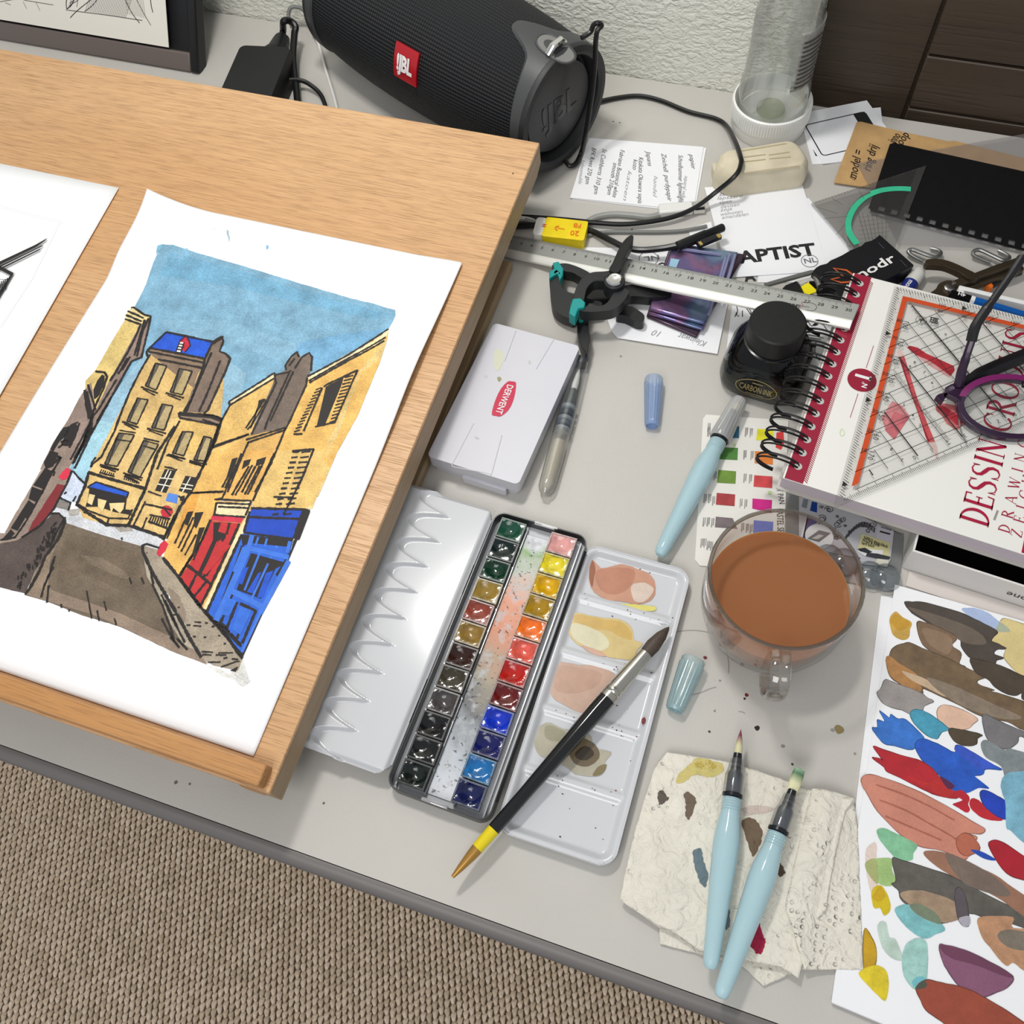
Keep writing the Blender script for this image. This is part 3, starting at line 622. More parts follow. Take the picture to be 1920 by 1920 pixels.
# street
ink(ZB, '1065,885 1072,940 1130,1070 1200,1190 1320,1390 1420,1580 1512,1732', '1220,980 1345,1135 1510,1360 1650,1500 1822,1742', '480,680 485,720 430,850 340,970 290,1090 230,1200 190,1257', w=14)
ink(ZB, '1065,890 1100,880 1195,910', '1140,1180 1220,1340 1290,1540 1310,1620', '1210,1260 1290,1430 1390,1620', '1240,1300 1340,1520', '1215,1440 1260,1530 1345,1660', '1280,1580 1350,1660', '1340,1600 1410,1675', '1330,1590 1380,1650', '375,650 440,648 482,690', '410,970 370,1100 330,1200 310,1280', '400,1050 360,1130', '365,1190 352,1320', '480,690 420,790 370,900', '1130,1090 1150,1180', w=9)
for s in '460,1330 462,1360|518,1370 520,1390|650,1230 690,1440|780,1310 800,1380|730,1380 745,1460|860,1440 875,1490|1400,1490 1430,1490|1450,1495 1510,1498|1540,1472 1560,1475|1460,1465 1510,1470|1590,1500 1610,1502|1450,1575 1470,1578|1530,1580 1550,1582|1640,1568 1655,1570|1515,1690 1600,1695|1640,1700 1750,1698|1520,1712 1590,1716|1620,1715 1700,1716|1680,1740 1710,1735|1740,1745 1790,1750|1560,1770 1660,1768|1660,1805 1760,1770|1760,1768 1800,1762|1300,1410 1320,1412|1335,1355 1350,1356|1680,1632 1700,1630|1100,945 1102,948|970,1130 985,1180|1060,1130 1080,1180|910,830 915,850'.split('|'): ink(ZB, s, w=7)
fill(ZB, '1728,1832 1790,1800 1772,1842')
for k in range(60):
    x = rnd.uniform(130, 420); t = rnd.uniform(0, 1); y = 1200-(x-130)*1.5+t*120-80
    if y < 700: continue
    ink(ZB, '%g,%g %g,%g' % (x, y, x+rnd.uniform(-5, 5), y+rnd.uniform(15, 40)), w=7)
g2 = drape(g, .00052); part('ink_print', pr, g2, M_ink, smooth=False)
wash('window_wash', SHD, .00042, WASH)
# light bars printed over the dark shop windows
BLUL = (62, 118, 218); it = []
def bar(z, s, w, c):
    P = z(s); (x0, y0), (x1, y1) = P[0], P[-1]; L_ = sqrt((x1-x0)**2+(y1-y0)**2); nx, ny = -(y1-y0)/L_*w/2, (x1-x0)/L_*w/2
    it.append((ZP, ' '.join('%g,%g' % p for p in ((x0+nx, y0+ny), (x1+nx, y1+ny), (x1-nx, y1-ny), (x0-nx, y0-ny))), c))
for s, w_ in (('1010,565 985,650 770,1160', 0), ('1060,690 955,950', 4), ('1140,715 1005,1010', 4), ('1000,660 1262,722', 9), ('870,955 1080,1065', 11), ('1262,745 1065,1110', 9), ('1050,580 1030,640', 4), ('1110,590 1095,645', 4), ('1190,595 1175,655', 5), ('1270,610 1250,690', 7), ('940,1380 1070,1100', 5)):
    if w_: bar(ZD, s, w_, BLUL)
bar(ZD, '1008,565 985,650', 9, BLUL); bar(ZD, '985,650 760,1160', 12, BLUL); bar(ZD, '950,650 880,820', 5, BLUL)
for s in ('950,800 985,785 940,910 912,900', '1050,830 1072,822 1015,970 972,962', '1105,830 1155,812 1085,1000 1042,1002'): it.append((ZD, s, BLU))
for s in ('830,1000 905,1020 850,1130 800,1120', '930,1060 1010,1090 930,1260 870,1220'): it.append((ZD, s, (52, 110, 214)))
for s in ('780,600 860,640 690,840 660,830',): it.append((ZD, s, RED))
for s in ('672,505 715,515 690,590 655,570', '735,540 800,555 770,640 735,600', '820,575 935,570 925,620 900,650 850,610 835,655'): it.append((ZB, s, (228, 206, 150)))
for s in ('1265,325 1235,385', '1285,335 1210,490', '1180,430 1285,450', '1200,385 1305,395'): bar(ZB, s, 2, (232, 226, 205))
for s in ('1430,380 1370,490', '1370,430 1450,445', '1355,460 1440,470'): bar(ZB, s, 2, (232, 226, 205))
bar(ZB, '1220,600 1280,670', 3, (40, 34, 34))
wash_each('light_detail', it, .00058, FLAT, .15)
# grey paper tape residue at the corner of the picture, blue drips in the margin
wash('margin_stain', [(ZD, '700,1470 790,1500 850,1530 900,1500 945,1425 985,1560 960,1600 900,1570 800,1540', (222, 220, 214)), (ZD, '880,1530 960,1540 1000,1580 940,1620 900,1580', (214, 213, 210)),
    (ZA, '1705,135 1722,140 1725,175 1735,200 1728,240 1722,205 1708,170', (170, 192, 206)), (ZC, '445,235 460,232 462,255 448,265', (120, 168, 205)), (ZA, '1598,110 1625,120 1630,155 1610,140', (222, 228, 232)), (ZA, '1395,300 1425,295 1435,310 1400,312', (132, 178, 205)), (ZA, '1200,275 1215,268 1240,262 1225,300 1190,340', (120, 180, 205))], .00014, WASH)
g = G().strip([PF.p(*PF.loc(PF.on(x, y))[:2], .0006) for x, y in ((742, 583), (763, 588))], .0002, UPP); part('pencil_mark', pr, g, mat('grey pencil trace', (150, 147, 143)), smooth=False)

# ================================================================ second print, left edge
LF = Frame(BF.on(223, 353, .0010), BF.u, BF.v); q2 = LF.loc(LF.on(0, 745)); 
bw = thing('black_print', 'white sheet with a black line print lying at the left of the drawing board', 'print', Frame(LF.p(-.14, -.2, 0), LF.u, LF.v))
g = G().grid(16, 24, lambda a, b: LF.p(-.285*(1-a)+q2[0]*(-(1-b)*.385)/q2[1], -.385*(1-b), .0006+.0014*a*a*(1-b)))
o = part('paper', bw, g, M_paper); sm = o.modifiers.new('thickness', 'SOLIDIFY'); sm.thickness = .0004; sm.offset = -1
def onL(x, y, h=.0028): return LF.on(x, y, h)
g = G()
for s in ('-40,509 0,490 66,459 89,446 85,451 66,464 0,496 -40,515', '-40,516 0,498 81,459 79,462 0,501 -40,520', '-40,521 0,503 77,465 74,469 0,506 -40,525', '-12,492 26,512 0,556 -30,612 -36,606 -4,552 19,516 -12,499'): g.face([onL(*p) for p in pts(s)])
for k in range(12): g.strip([onL(14-k*3.6, 521+k*2.2), onL(10-k*4.6, 542+k*4.4)], .0009, LF.n, None, .4)
for k in range(7): g.strip([onL(16-k*6, 524+k*10), onL(-6-k*6, 524+k*9)], .0005, LF.n, None, .4)
part('ink_print', bw, g, M_ink, smooth=False)
g = G()
for s in ('0,385 60,402 123,416', '112,414 60,520 0,612'): g.strip([onL(*p) for p in pts(s)], .0003, LF.n)
part('pencil_frame', bw, g, mat('faint pencil', (206, 207, 212), .7), smooth=False)
# ================================================================ speaker
def knit():
    m = bpy.data.materials.new('black knit fabric'); m.use_nodes = True; nt = m.node_tree; b = nt.nodes['Principled BSDF']; N = nt.nodes.new; L = nt.links.new
    tc = N('ShaderNodeTexCoord'); sp = N('ShaderNodeSeparateXYZ'); L(tc.outputs['Object'], sp.inputs[0])
    def M(op, a, c):
        x = N('ShaderNodeMath'); x.operation = op
        for k, v in ((0, a), (1, c)):
            if isinstance(v, (int, float)): x.inputs[k].default_value = v
            elif v is not None: L(v, x.inputs[k])
        return x.outputs[0]
    th = M('MULTIPLY', M('ARCTAN2', sp.outputs[2], sp.outputs[1]), .06*2*pi/.0062); ax = M('MULTIPLY', sp.outputs[0], 2*pi/.0052)
    h = M('MULTIPLY', M('SINE', M('ADD', ax, th), None), M('SINE', M('SUBTRACT', ax, th), None)); h = M('ADD', M('MULTIPLY', h, .5), .5)
    mx = N('ShaderNodeMix'); mx.data_type = 'RGBA'; L(h, mx.inputs[0]); mx.inputs[6].default_value = lin((3, 4, 6)); mx.inputs[7].default_value = lin((34, 36, 41)); L(mx.outputs[2], b.inputs['Base Color'])
    b.inputs['Roughness'].default_value = .6; b.inputs['Specular IOR Level'].default_value = .35
    bp = N('ShaderNodeBump'); bp.inputs['Distance'].default_value = .0012; L(h, bp.inputs['Height']); L(bp.outputs[0], b.inputs['Normal'])
    return m
AZ = radians(-24); ex = Vector((cos(AZ), sin(AZ), 0)); ey = Vector((-sin(AZ), cos(AZ), 0))
SE = at(1055, 205, .058)
SP = Frame(SE, ex, ey)                       # u along the barrel (out of the near end), v back, n up
SL = .276
def srad(t): x = (t-SL/2)/(SL/2); return .0635-.0105*abs(x)**2.3
def spt(t, th, dr=0): r = srad(t)+dr; return SP.p(-t, r*cos(th), r*sin(th))   # t from the near end, th from the back over the top
def uvhit(px, py):
    best = None
    for i in range(100):
        for j in range(160):
            t = SL*i/99; th = 2*pi*j/160; P = spt(t, th); d = P-CAM; nn = (P-SP.p(-t, 0, 0))
            if nn.dot(d) > 0: continue
            z = d.dot(_f); ex_ = (d.dot(CR)/z*FPX+960-px)**2+(d.dot(CD)/z*FPX+960-py)**2
            if best is None or ex_ < best[0]: best = (ex_, t, th)
    return best[1], best[2]
spk = thing('speaker', 'black barrel shaped portable speaker in knit fabric with a red badge', 'speaker', Frame(SP.p(-SL/2, 0, 0), ex, ey))
M_rub = mat('grey rubber', (66, 68, 69), .42); M_rub2 = mat('dark rubber', (40, 41, 43), .5)
g = G(); nt_, nth = 60, 96
for i in range(nt_+1):
    for j in range(nth): g.v.append(spt(.006+(SL-.012)*i/nt_, 2*pi*j/nth))
g.f = [(i*nth+j, i*nth+(j+1) % nth, (i+1)*nth+(j+1) % nth, (i+1)*nth+j) for i in range(nt_) for j in range(nth)]
part('fabric', spk, g, knit())
tp, thp = uvhit(1041, 95); tb, thb = uvhit(761, 120)
def collar(far):
    g = G(); n = 144; K = 16
    for j in range(n):
        th = 2*pi*j/n; d = (th-thp+pi) % (2*pi)-pi
        b = .011+.004*cos(th-thp)+(.027*math.exp(-(abs(d)/.24)**3) + .009*math.exp(-(d/.55)**2))
        for k in range(K):
            t = b*k/(K-1); t2 = SL-t if far else t
            g.v.append(spt(t2, th, .0022*(1-max(0, (k-K+3)/2)*.9)))
    g.f = [((j*K+k), (j*K+k+1), ((j+1) % n)*K+k+1, ((j+1) % n)*K+k) for j in range(n) for k in range(K-1)]
    return g
col_ = part('end_collar', spk, collar(False), M_rub); part('end_collar', spk, collar(True), M_rub)
# strap window in the near collar: recess, rim and steel bar
def oval(t0, th0, a, b, dr, n=28):
    out = []
    for k in range(n):
        q = 2*pi*k/n; c, s_ = cos(q), sin(q); x = a*abs(c)**.75*(1 if c > 0 else -1); y = b*abs(s_)**.9*(1 if s_ > 0 else -1)
        out.append(spt(t0+x, th0+y/.06, dr))
    return out
R1 = oval(tp, thp, .0175, .0098, .0027); part('strap_recess', col_, G().face(R1), mat('recess', (128, 128, 126), .45, .3), smooth=False)
part('strap_rim', col_, G().tube(oval(tp, thp, .0185, .0106, .0024), .0011, 6, True), M_rub)
part('strap_bar', col_, G().tube([spt(tp, thp-.17, .0028), spt(tp-.001, thp-.08, .0075), spt(tp-.001, thp+.08, .0075), spt(tp, thp+.17, .0028)], .0032, 10), M_chrome)
# ends
def endcap(far):
    s = -1 if far else 1; F2 = Frame(SP.p(-SL if far else 0, 0, 0), ey if not far else -ey, Vector((0, 0, 1)))
    return F2
for far in (False, True):
    F2 = endcap(far)
    part('end_ring', spk, G().lathe([(.0552, -.006), (.0558, .0), (.0545, .0028), (.0495, .0034), (.0465, .0015), (.0455, -.004), (.0450, -.012), (.001, -.012)], F2, 64, caps=False), M_rub2)
    dsc = part('radiator_disc', spk, G().lathe([(.001, -.0032), (.030, -.0035), (.0395, -.0045), (.0405, -.0065), (.0425, -.0115)], F2, 56, caps=True), mat('radiator', (46, 46, 48), .38))
    if not far:
        g = G(); lettering(g, '!JBL', F2, .022, 0, -.011, -.0029, 'c', width=.046, bold=.03)
        part('logo', dsc, g, mat('logo gloss', (33, 33, 35), .2), smooth=False)
# badge
g = G(); n = 10
def badge(dr, sx=1, sy=1):
    return G().grid(n, n, lambda a, b: spt(tb+.0152*sx*(.5-a)*2*.92, thb+(.0145*sy*(b-.5)*2)/srad(tb), dr))
g = badge(.0022); g2 = badge(.0002); k = len(g.v); g.add(g2.v, [f[::-1] for f in g2.f])
rim = [i for i in range(n)]+[n*j+n-1 for j in range(1, n)]+[n*(n-1)+i for i in range(n-2, -1, -1)]+[n*j for j in range(n-2, 0, -1)]
for i in range(len(rim)): a, b = rim[i], rim[(i+1) % len(rim)]; g.f.append((a, k+a, k+b, b)); g.c.append(None)
bd = part('badge', spk, g, mat('red enamel', (176, 20, 34), .3, coat=.4), angle=25)
v_, f_, x0, x1 = text_polys('!JBL', 0, .045, .92); g = G(); sc = .0190/(x1-x0)
g.add([spt(tb-((a[0]-x0)*sc-.0095), thb-((a[1]-.35)*sc*1.35)/srad(tb), .0031) for a in v_], [f[::-1] for f in f_]); part('logo', bd, g, mat('white lettering', (235, 233, 232), .4), smooth=False)
part('foot', spk, G().prism(rrect(.17, .03, .014), -.0005, .012, Frame((SP.p(-SL/2, -.004, 0).x, SP.p(-SL/2, -.004, 0).y, 0), ex, ey)), M_dark, bevel=.002)

# ================================================================ power adapter and cables
M_cord = mat('black cord', (20, 20, 21), .35); M_gcord = mat('grey cord', (150, 151, 147), .45); M_wcord = mat('white cord', (228, 228, 224), .4)
AF = framexy((452, 86), (543, 90), .028); AF.o.z = 0
ad = thing('power_adapter', 'black power adapter brick with a thick plug between the drawing board and the wall', 'power adapter', Frame(AF.p(.026, -.05, 0), AF.u, AF.v))
part('brick', ad, G().prism(rrect(.053, .11, .006, 4, .0263, -.055), 0, .029, AF), mat('adapter plastic', (24, 25, 26), .55), bevel=.0025)
c1 = AF.p(.031, 0, .016)
part('plug', ad, G().lathe([(.0115, -.002), (.0115, .006), (.0095, .009), (.0075, .026), (.0068, .030)], Frame(c1, Vector((0, 0, 1)), AF.u), 16, sy=1.15), M_dark)
def cable(name, label, P, r, m, k=8, n=8, group=None):
    return solo(name, label, 'cable', G().tube(spline([at(*p) for p in P], k), r, n), m, group)
F_ = Frame(c1, Vector((0, 0, 1)), AF.u)
tip = F_.p(0, 0, .028)
g = G().tube(spline([tip, F_.p(.004, 0, .037), at(532, 40, .033), at(545, 40, .030), at(554, 50, .026), at(552, 66, .022), at(550, 110, .015), at(556, 170, .008), at(562, 240, .003)], 7), .0034, 10)
part('mains_lead', ad, g, M_cord)
cable('output_cable', 'thin black cable curving out of the right side of the power adapter', [(543, 150, .013), (560, 150, .012), (580, 158, .009), (604, 182, .004), (618, 230, .003)], .0022, M_cord)
cable('white_cable', 'thin white cable hanging down between adapter and speaker', [(585, 60, .006), (597, 82, .004), (610, 128, .003), (627, 184, .003), (640, 240, .003)], .0014, M_wcord)
cable('wall_cable', 'grey cable loop standing up against the wall above the adapter', [(548, 52, .012), (541, 30, .02), (545, 15, .026), (556, 13, .026), (570, 20, .022), (583, 45, .012), (592, 70, .004)], .0020, mat('dull grey cord and shadow', (120, 121, 118), .5))
# charging cable: up behind the speaker, down over its end and round on the desk
EN = SP.p(.014, 0, 0)
def onend(px, py, off=.012):
    d = ray(px, py); o = SP.p(off, 0, 0); return CAM+d*((o-CAM).dot(ex)/d.dot(ex))
P = [onend(1090, 71, .003), onend(1096, 68, .004), onend(1108, 59, .006), onend(1113, 47, .007), onend(1121, 43, .010), onend(1128, 48, .012), onend(1120, 58, .012), onend(1117, 80, .012), onend(1116, 110, .012), onend(1112, 160, .013), onend(1104, 215, .014), onend(1097, 258, .015)]
P += [at(1090, 285, .007), at(1080, 306, .004), at(1068, 311, .004), at(1060, 300, .006), at(1059, 288, .008)]
solo('charging_lead', 'black cord looping over the near end of the speaker', 'cable', G().tube(spline(P, 7), .0021, 8), M_cord)
Q = [(1116, 192, .003), (1160, 183, .0025), (1200, 180, .0025), (1240, 189, .0025), (1290, 209, .0025), (1340, 222, .003), (1362, 236, .006), (1377, 262, .022), (1388, 292, .032), (1389, 308, .032), (1378, 330, .030), (1340, 362, .015), (1300, 391, .008), (1250, 410, .006), (1180, 420, .005), (1120, 418, .0045), (1060, 412, .0035), (990, 407, .003), (930, 404, .003)]
cable('charging_cable', 'long black charging cable curving round across the middle of the desk', Q, .0021, M_cord)
cc = thing('connector_cable', 'black cable ending in a flat magnetic charging connector on the shiny pouch', 'cable', Frame(at(1150, 455)))
part('cord', cc, G().tube(spline([at(*p) for p in [(930, 424, .003), (985, 423, .003), (1030, 423, .003), (1080, 428, .003), (1110, 434, .004), (1145, 451, .008), (1170, 463, .010), (1200, 469, .012), (1240, 466, .014), (1272, 460, .017)]], 8), .0027, 8), M_cord)
KF = framexy((1268, 463), (1357, 426), .017); ln = (at(1357, 426, .017)-at(1268, 463, .017)).length
hd = part('connector', cc, G().lathe([(.003, 0), (.0042, .001), (.0042, ln*.62), (.0036, ln*.64), (.0036, ln-.001), (.0028, ln)], Frame(KF.o, KF.v, Vector((0, 0, 1))), 16), M_dark)
part('magnet_blade', hd, G().box((ln*.36, ln*.84), (-.0095, -.004), (-.002, .002), KF), M_dark, bevel=.0005)
g = G().box((ln*.375, ln*.43), (-.0099, -.006), (.0012, .0024), KF); part('contact', hd, g, mat('gold contact', (226, 196, 120), .25, 1))
part('contact', hd, G().box((ln*.75, ln*.82), (-.0099, -.006), (.0012, .0024), KF), mat('gold contact', 0))
us = thing('usb_cable', 'grey cable with a white plug lying beside the handwritten note pad', 'cable', Frame(at(1200, 404)))
part('cord', us, G().tube(spline([at(*p) for p in [(985, 413, .003), (1040, 424, .003), (1090, 420, .003), (1118, 407, .003), (1150, 402, .003), (1185, 404, .003), (1215, 407, .003), (1238, 402, .003)]], 8), .0026, 8), M_gcord)
UF = framexy((1234, 402), (1302, 396), 0)
pl = part('plug', us, G().box((0, .030), (-.0055, .0055), (.0005, .0075), UF), M_wcord, bevel=.0015)
part('metal_shell', pl, G().box((.030, .040), (-.0055, .0055), (.0018, .0062), UF), M_chrome, bevel=.0004)
cable('cable_shadow', 'thin grey rod put in as the shadow of the black cable behind the ruler', [(1085, 446, .0022), (1130, 436, .0022), (1180, 435, .0022), (1240, 435, .0022), (1285, 432, .0022), (1325, 424, .0022)], .0016, mat('dull grey cord and shadow', 0))  # grey rod drawn where the raised black cable casts its shadow
cable('white_lead', 'short white lead coming out under the drawing board behind the yellow eraser', [(930, 405, .003), (985, 411, .003), (1005, 417, .003), (1030, 421, .003)], .0024, M_wcord)

# ================================================================ clear bottle on its white cap
c0 = at(1439, 233); BC = Frame((c0.x, min(c0.y, .739), 0))
bt = thing('clear_bottle', 'clear plastic bottle standing upside down on a white ribbed cap at the wall', 'bottle', BC)
M_cap = mat('white cap plastic', (236, 236, 232), .4)
part('cap', bt, G().lathe([(.0325, 0), (.0335, .002), (.0340, .012), (.0350, .013), (.0352, .028), (.0335, .029), (.0325, .026), (.0320, .012), (.001, .011)], BC, 56, caps=False), M_cap)
g = G()
for k in range(90):
    t = 2*pi*k/90; p = BC.p(.0352*cos(t), .0352*sin(t), 0); g.tube([p+Vector((0, 0, .0145)), p+Vector((0, 0, .0265))], .0005, 4)
part('grip_ribs', bt, g, M_cap, kind='stuff')
M_pet = clear('clear bottle plastic', (.97, .98, .97), .35, .06, body=.10, bodyc=(.92, .93, .9), refl=1.3)
pr_ = [(.002, .016), (.012, .0165), (.0165, .014), (.021, .0135), (.0300, .018), (.0312, .028), (.0308, .045), (.0290, .055), (.0282, .08), (.0282, .112), (.0262, .118), (.0276, .126), (.0290, .15), (.0290, .20), (.026, .215), (.014, .235), (.0135, .255)]
part('body', bt, G().lathe(pr_, BC, 56, caps=False), M_pet)
g = G().lathe([(.001, .0138), (.011, .0142), (.013, .0170), (.0115, .0195), (.001, .0200)], BC, 40, caps=False); part('base_dimple', bt, g, clear('pale green plastic', (.88, .92, .80), .4, .05, body=.2, bodyc=(.86, .9, .78)))
g = G().grid(20, 24, lambda a, b: BC.p((.0289+.0004*sin(b*60+a*9))*cos(-1.05+a*1.75), (.0289+.0004*sin(b*60+a*9))*sin(-1.05+a*1.75), .056+.055*b))
lb = part('label', bt, g, mat('wrinkled label', (168, 166, 160), .6, var=.25, vs=140, bump=.0006, bs=260)); sm = lb.modifiers.new('thickness', 'SOLIDIFY'); sm.thickness = .0005
g = G()
for k in range(11):
    b_ = .060+.0042*k; g.strip([BC.p(.0298*cos(-.95+.8*q/8), .0298*sin(-.95+.8*q/8), b_) for q in range(9)], .0016, Vector((.7, -.7, 0)))
part('label_print', lb, g, mat('label ink', (70, 66, 60), .6), smooth=False)

# ================================================================ loose papers at the back
def paper(name, label, corners, z=.0003, th=.0004, m=None, curl=0, group=None):
    """sheet through the pixel corners at the height z"""
    P = [at(x, y, z) for x, y in corners]; F = Frame(P[0], P[1]-P[0], Vector((-(P[1]-P[0]).y, (P[1]-P[0]).x, 0)))
    c = sum(P, Vector())/len(P)
    o = thing(name, label, 'paper', Frame((c.x, c.y, z), F.u, F.v), group)
    part('sheet', o, G().prism([F.loc(p)[:2] for p in P], 0, th, F), m or M_paper, smooth=False)
    return o, Frame(Vector((0, 0, z+th)))
M_hand = mat('pen handwriting', (56, 55, 58), .6); M_pale = mat('pale handwriting', (152, 154, 158), .6)
def script(g, s, p0, p1, z, size=None, shear=.35, bold=-.006):
    """handwritten words from pixel p0 to p1 along the base line"""
    F = framexy(p0, p1, z); ln = (at(*p1, z)-at(*p0, z)).length
    lettering(g, s, F, size or ln/len(s)*1.1, 0, 0, .0002, 'l', width=ln, shear=shear, bold=bold)
# note pad
nb = thing('note_pad', 'stack of small white note sheets with a handwritten paper list', 'paper', Frame(at(1195, 325)))
for k, cs in enumerate(([(1109, 261), (1324, 278), (1302, 399), (1073, 373)], [(1104, 259), (1319, 276), (1300, 395), (1069, 371)])):
    P = [at(x, y, .0006+.001*k) for x, y in cs]; part('sheet', nb, G().prism([(p.x, p.y) for p in P], .0002+.001*k, .001+.001*k), M_paper, smooth=False)
g = G(); zz_ = .0021
for s, a, b in (('papier', (1292, 289), (1297, 318)), ('Schoelhammer lightweight', (1272, 291), (1272, 380)), ('Zeichell  purdypapir', (1240, 288), (1252, 378)), ('Japans', (1211, 283), (1215, 312)), ('Kitakata Okawara sepia', (1198, 295), (1196, 381)), ('kozo', (1188, 299), (1186, 318)), ('Fabriano Botanical white', (1163, 281), (1148, 370)), ('smooth 210gsm', (1150, 305), (1138, 365)), ('St Cuthberts 310 gsm', (1130, 279), (1113, 364)), ('BFK Rives 270 gsm', (1110, 277), (1097, 345))):
    script(g, s, a, b, zz_, .0042)
part('handwriting', nb, g, M_hand, smooth=False)
g = G()
for s, a, b in (('aquarel vellum', (1284, 330), (1276, 380)), ('handel', (1226, 330), (1224, 370)), ('katoen', (1178, 320), (1168, 376)), ('hahnemuhle', (1090, 300), (1084, 345))): script(g, s, a, b, zz_, .0036)
part('faint_handwriting', nb, g, M_pale, smooth=False)
# square code cards
_, f1 = paper('printed_card', 'white printed card partly hidden under the framed card near the bottle', [(1500, 218), (1651, 202), (1662, 300), (1523, 309)], .0003, .0005)
qc, f2 = paper('printed_card', 'white card with an empty black rounded frame near the cabinet', [(1497, 214), (1625, 189), (1662, 240), (1668, 292), (1542, 308)], .0012, .0005)
M_blk = mat('black print', (36, 36, 38), .55)
c_ = [(1508, 234), (1622, 208), (1660, 268), (1547, 292)]; Pq = [at(*p, .0019) for p in c_]; QF = Frame(Pq[0], Pq[1]-Pq[0], Pq[3]-Pq[0]); lw_ = (Pq[1]-Pq[0]).length; lh = abs(QF.loc(Pq[3])[1])
QF = Frame(Pq[0], Pq[1]-Pq[0], Pq[3]-Pq[0]); fl = (lambda L_: L_)
def ringframe(g, w, h, r, t, F, z0, z1, cx, cy):
    a = rrect(w, h, r, 4, cx, cy); b = rrect(w-2*t, h-2*t, max(r-t, .0004), 4, cx, cy); n = len(a)
    v = [F.p(x, y, z1) for x, y in a]+[F.p(x, y, z1) for x, y in b]
    g.add(v, [(i, (i+1) % n, n+(i+1) % n, n+i) for i in range(n)])
sg = 1 if QF.loc(Pq[3])[1] > 0 else -1
g = G(); ringframe(g, lw_, lh, .004, .0011, QF, 0, .0001, lw_/2, sg*lh/2)
g.prism([(lw_*.80, sg*.0005), (lw_*.985, sg*.0005), (lw_*.985, sg*(lh-.0005)), (lw_*.80, sg*(lh-.0005))], .00005, .00012, QF)
part('black_frame', qc, g, M_blk, smooth=False)
g = G(); lettering(g, 'N', QF, .007, lw_*.86, sg*lh*.45, .0002, bold=.03); part('frame_lettering', qc, g, M_white, smooth=False)
g = G().face([at(*p, .0009) for p in [(1524, 279), (1533, 293), (1529, 292)]]); part('print', [o for o in bpy.data.objects if o.name == 'printed_card'][0], g, M_blk, smooth=False)
# kraft paper
M_kraft = mat('kraft paper', (196, 158, 106), .75, var=.14, vs=70)
kr, _ = paper('kraft_paper', 'brown kraft paper with black handwriting under the black plastic cover', [(1606, 230), (1614, 229), (1700, 250), (1778, 266), (1790, 265), (1930, 300), (1930, 380), (1610, 350), (1563, 343)], .0024, .0006, M_kraft)
g = G()
for s, a, b in (('model =', (1605, 336), (1618, 282)), ('ring drij', (1632, 322), (1646, 272)), ('inno', (1678, 270), (1690, 254)), ('loop', (1690, 276), (1706, 252))): script(g, s, a, b, .0032, .008, bold=.004)
g.strip([at(*p, .0032) for p in [(1594, 332), (1602, 338), (1606, 330)]], .0006, Vector((0, 0, 1)))
part('handwriting', kr, g, mat('marker', (28, 26, 26), .5), smooth=False)
# clear plastic sheets and the black punched cover
M_film = clear('clear film', (.97, .97, .975), .15, .22, body=.10, bodyc=(.8, .8, .82))
def film(label, cs, z):
    P = [at(x, y, z) for x, y in cs]; return solo('plastic_sheet', label, 'plastic sheet', G().prism([(p.x, p.y) for p in P], z, z+.0003), M_film, 'clear plastic covers', smooth=False)
film('clear plastic sheet lying under the black punched cover', [(1606, 306), (1931, 250), (1985, 470), (1685, 460)], .0040)
bc = thing('black_cover', 'black plastic cover with a row of punched square holes', 'cover', Frame(at(1790, 360)))
cs = [(1668, 271), (1676, 269), (1990, 338), (1980, 484), (1920, 471), (1632, 396), (1628, 391)]
top_ = [at(x, y, .0052) for x, y in cs]; gk = G()
e0, e1 = at(1632, 396, .0052), at(1920, 471, .0052); CF = Frame(e0, e1-e0, Vector((-(e1-e0).y, (e1-e0).x, 0)))
L2 = [CF.loc(p)[:2] for p in top_]; y1 = .0082; y0 = .0026
gk.prism([q for q in [(L2[6][0], y1), L2[0], L2[1], L2[2], (CF.loc(at(1985, 440, .0052))[0], y1)]], 0, .0007, CF)     # field above the holes
wx = (e1-e0).length; xs = [CF.loc(at(*p, .0052))[0] for p in [(1650, 405), (1672, 411), (1692, 412), (1710, 414), (1729, 418), (1749, 424), (1769, 428), (1789, 432), (1808, 437), (1828, 441), (1848, 447), (1868, 453), (1888, 455), (1908, 460)]]
xs = [.008+.0107*k for k in range(16)]; edge_ = 0
gk.prism([(0, 0), (.17, 0), (.17, y0), (-.001, y0)], 0, .0007, CF)
prev = -.0025
for x in xs: gk.prism([(prev, y0), (x-.0026, y0), (x-.0026, y1), (prev, y1)], 0, .0007, CF); prev = x+.0026
gk.prism([(prev, y0), (.176, y0), (.176, y1), (prev, y1)], 0, .0007, CF)
part('cover_sheet', bc, gk, mat('black board', (14, 15, 18), .42, var=.3, vs=300), smooth=False)
# ================================================================ clutter in the middle of the desk
def pxp(g, poly, ztop, th, c=None):
    """plate whose upper outline is seen at the pixels poly at the height ztop"""
    return g.prism([(p.x, p.y) for p in (at(x, y, ztop) for x, y in poly)], ztop-th, ztop, c=c)
Z_ = Vector((0, 0, 1))
def base(px, py, z=0): p = at(px, py, z); return Frame((p.x, p.y, z))
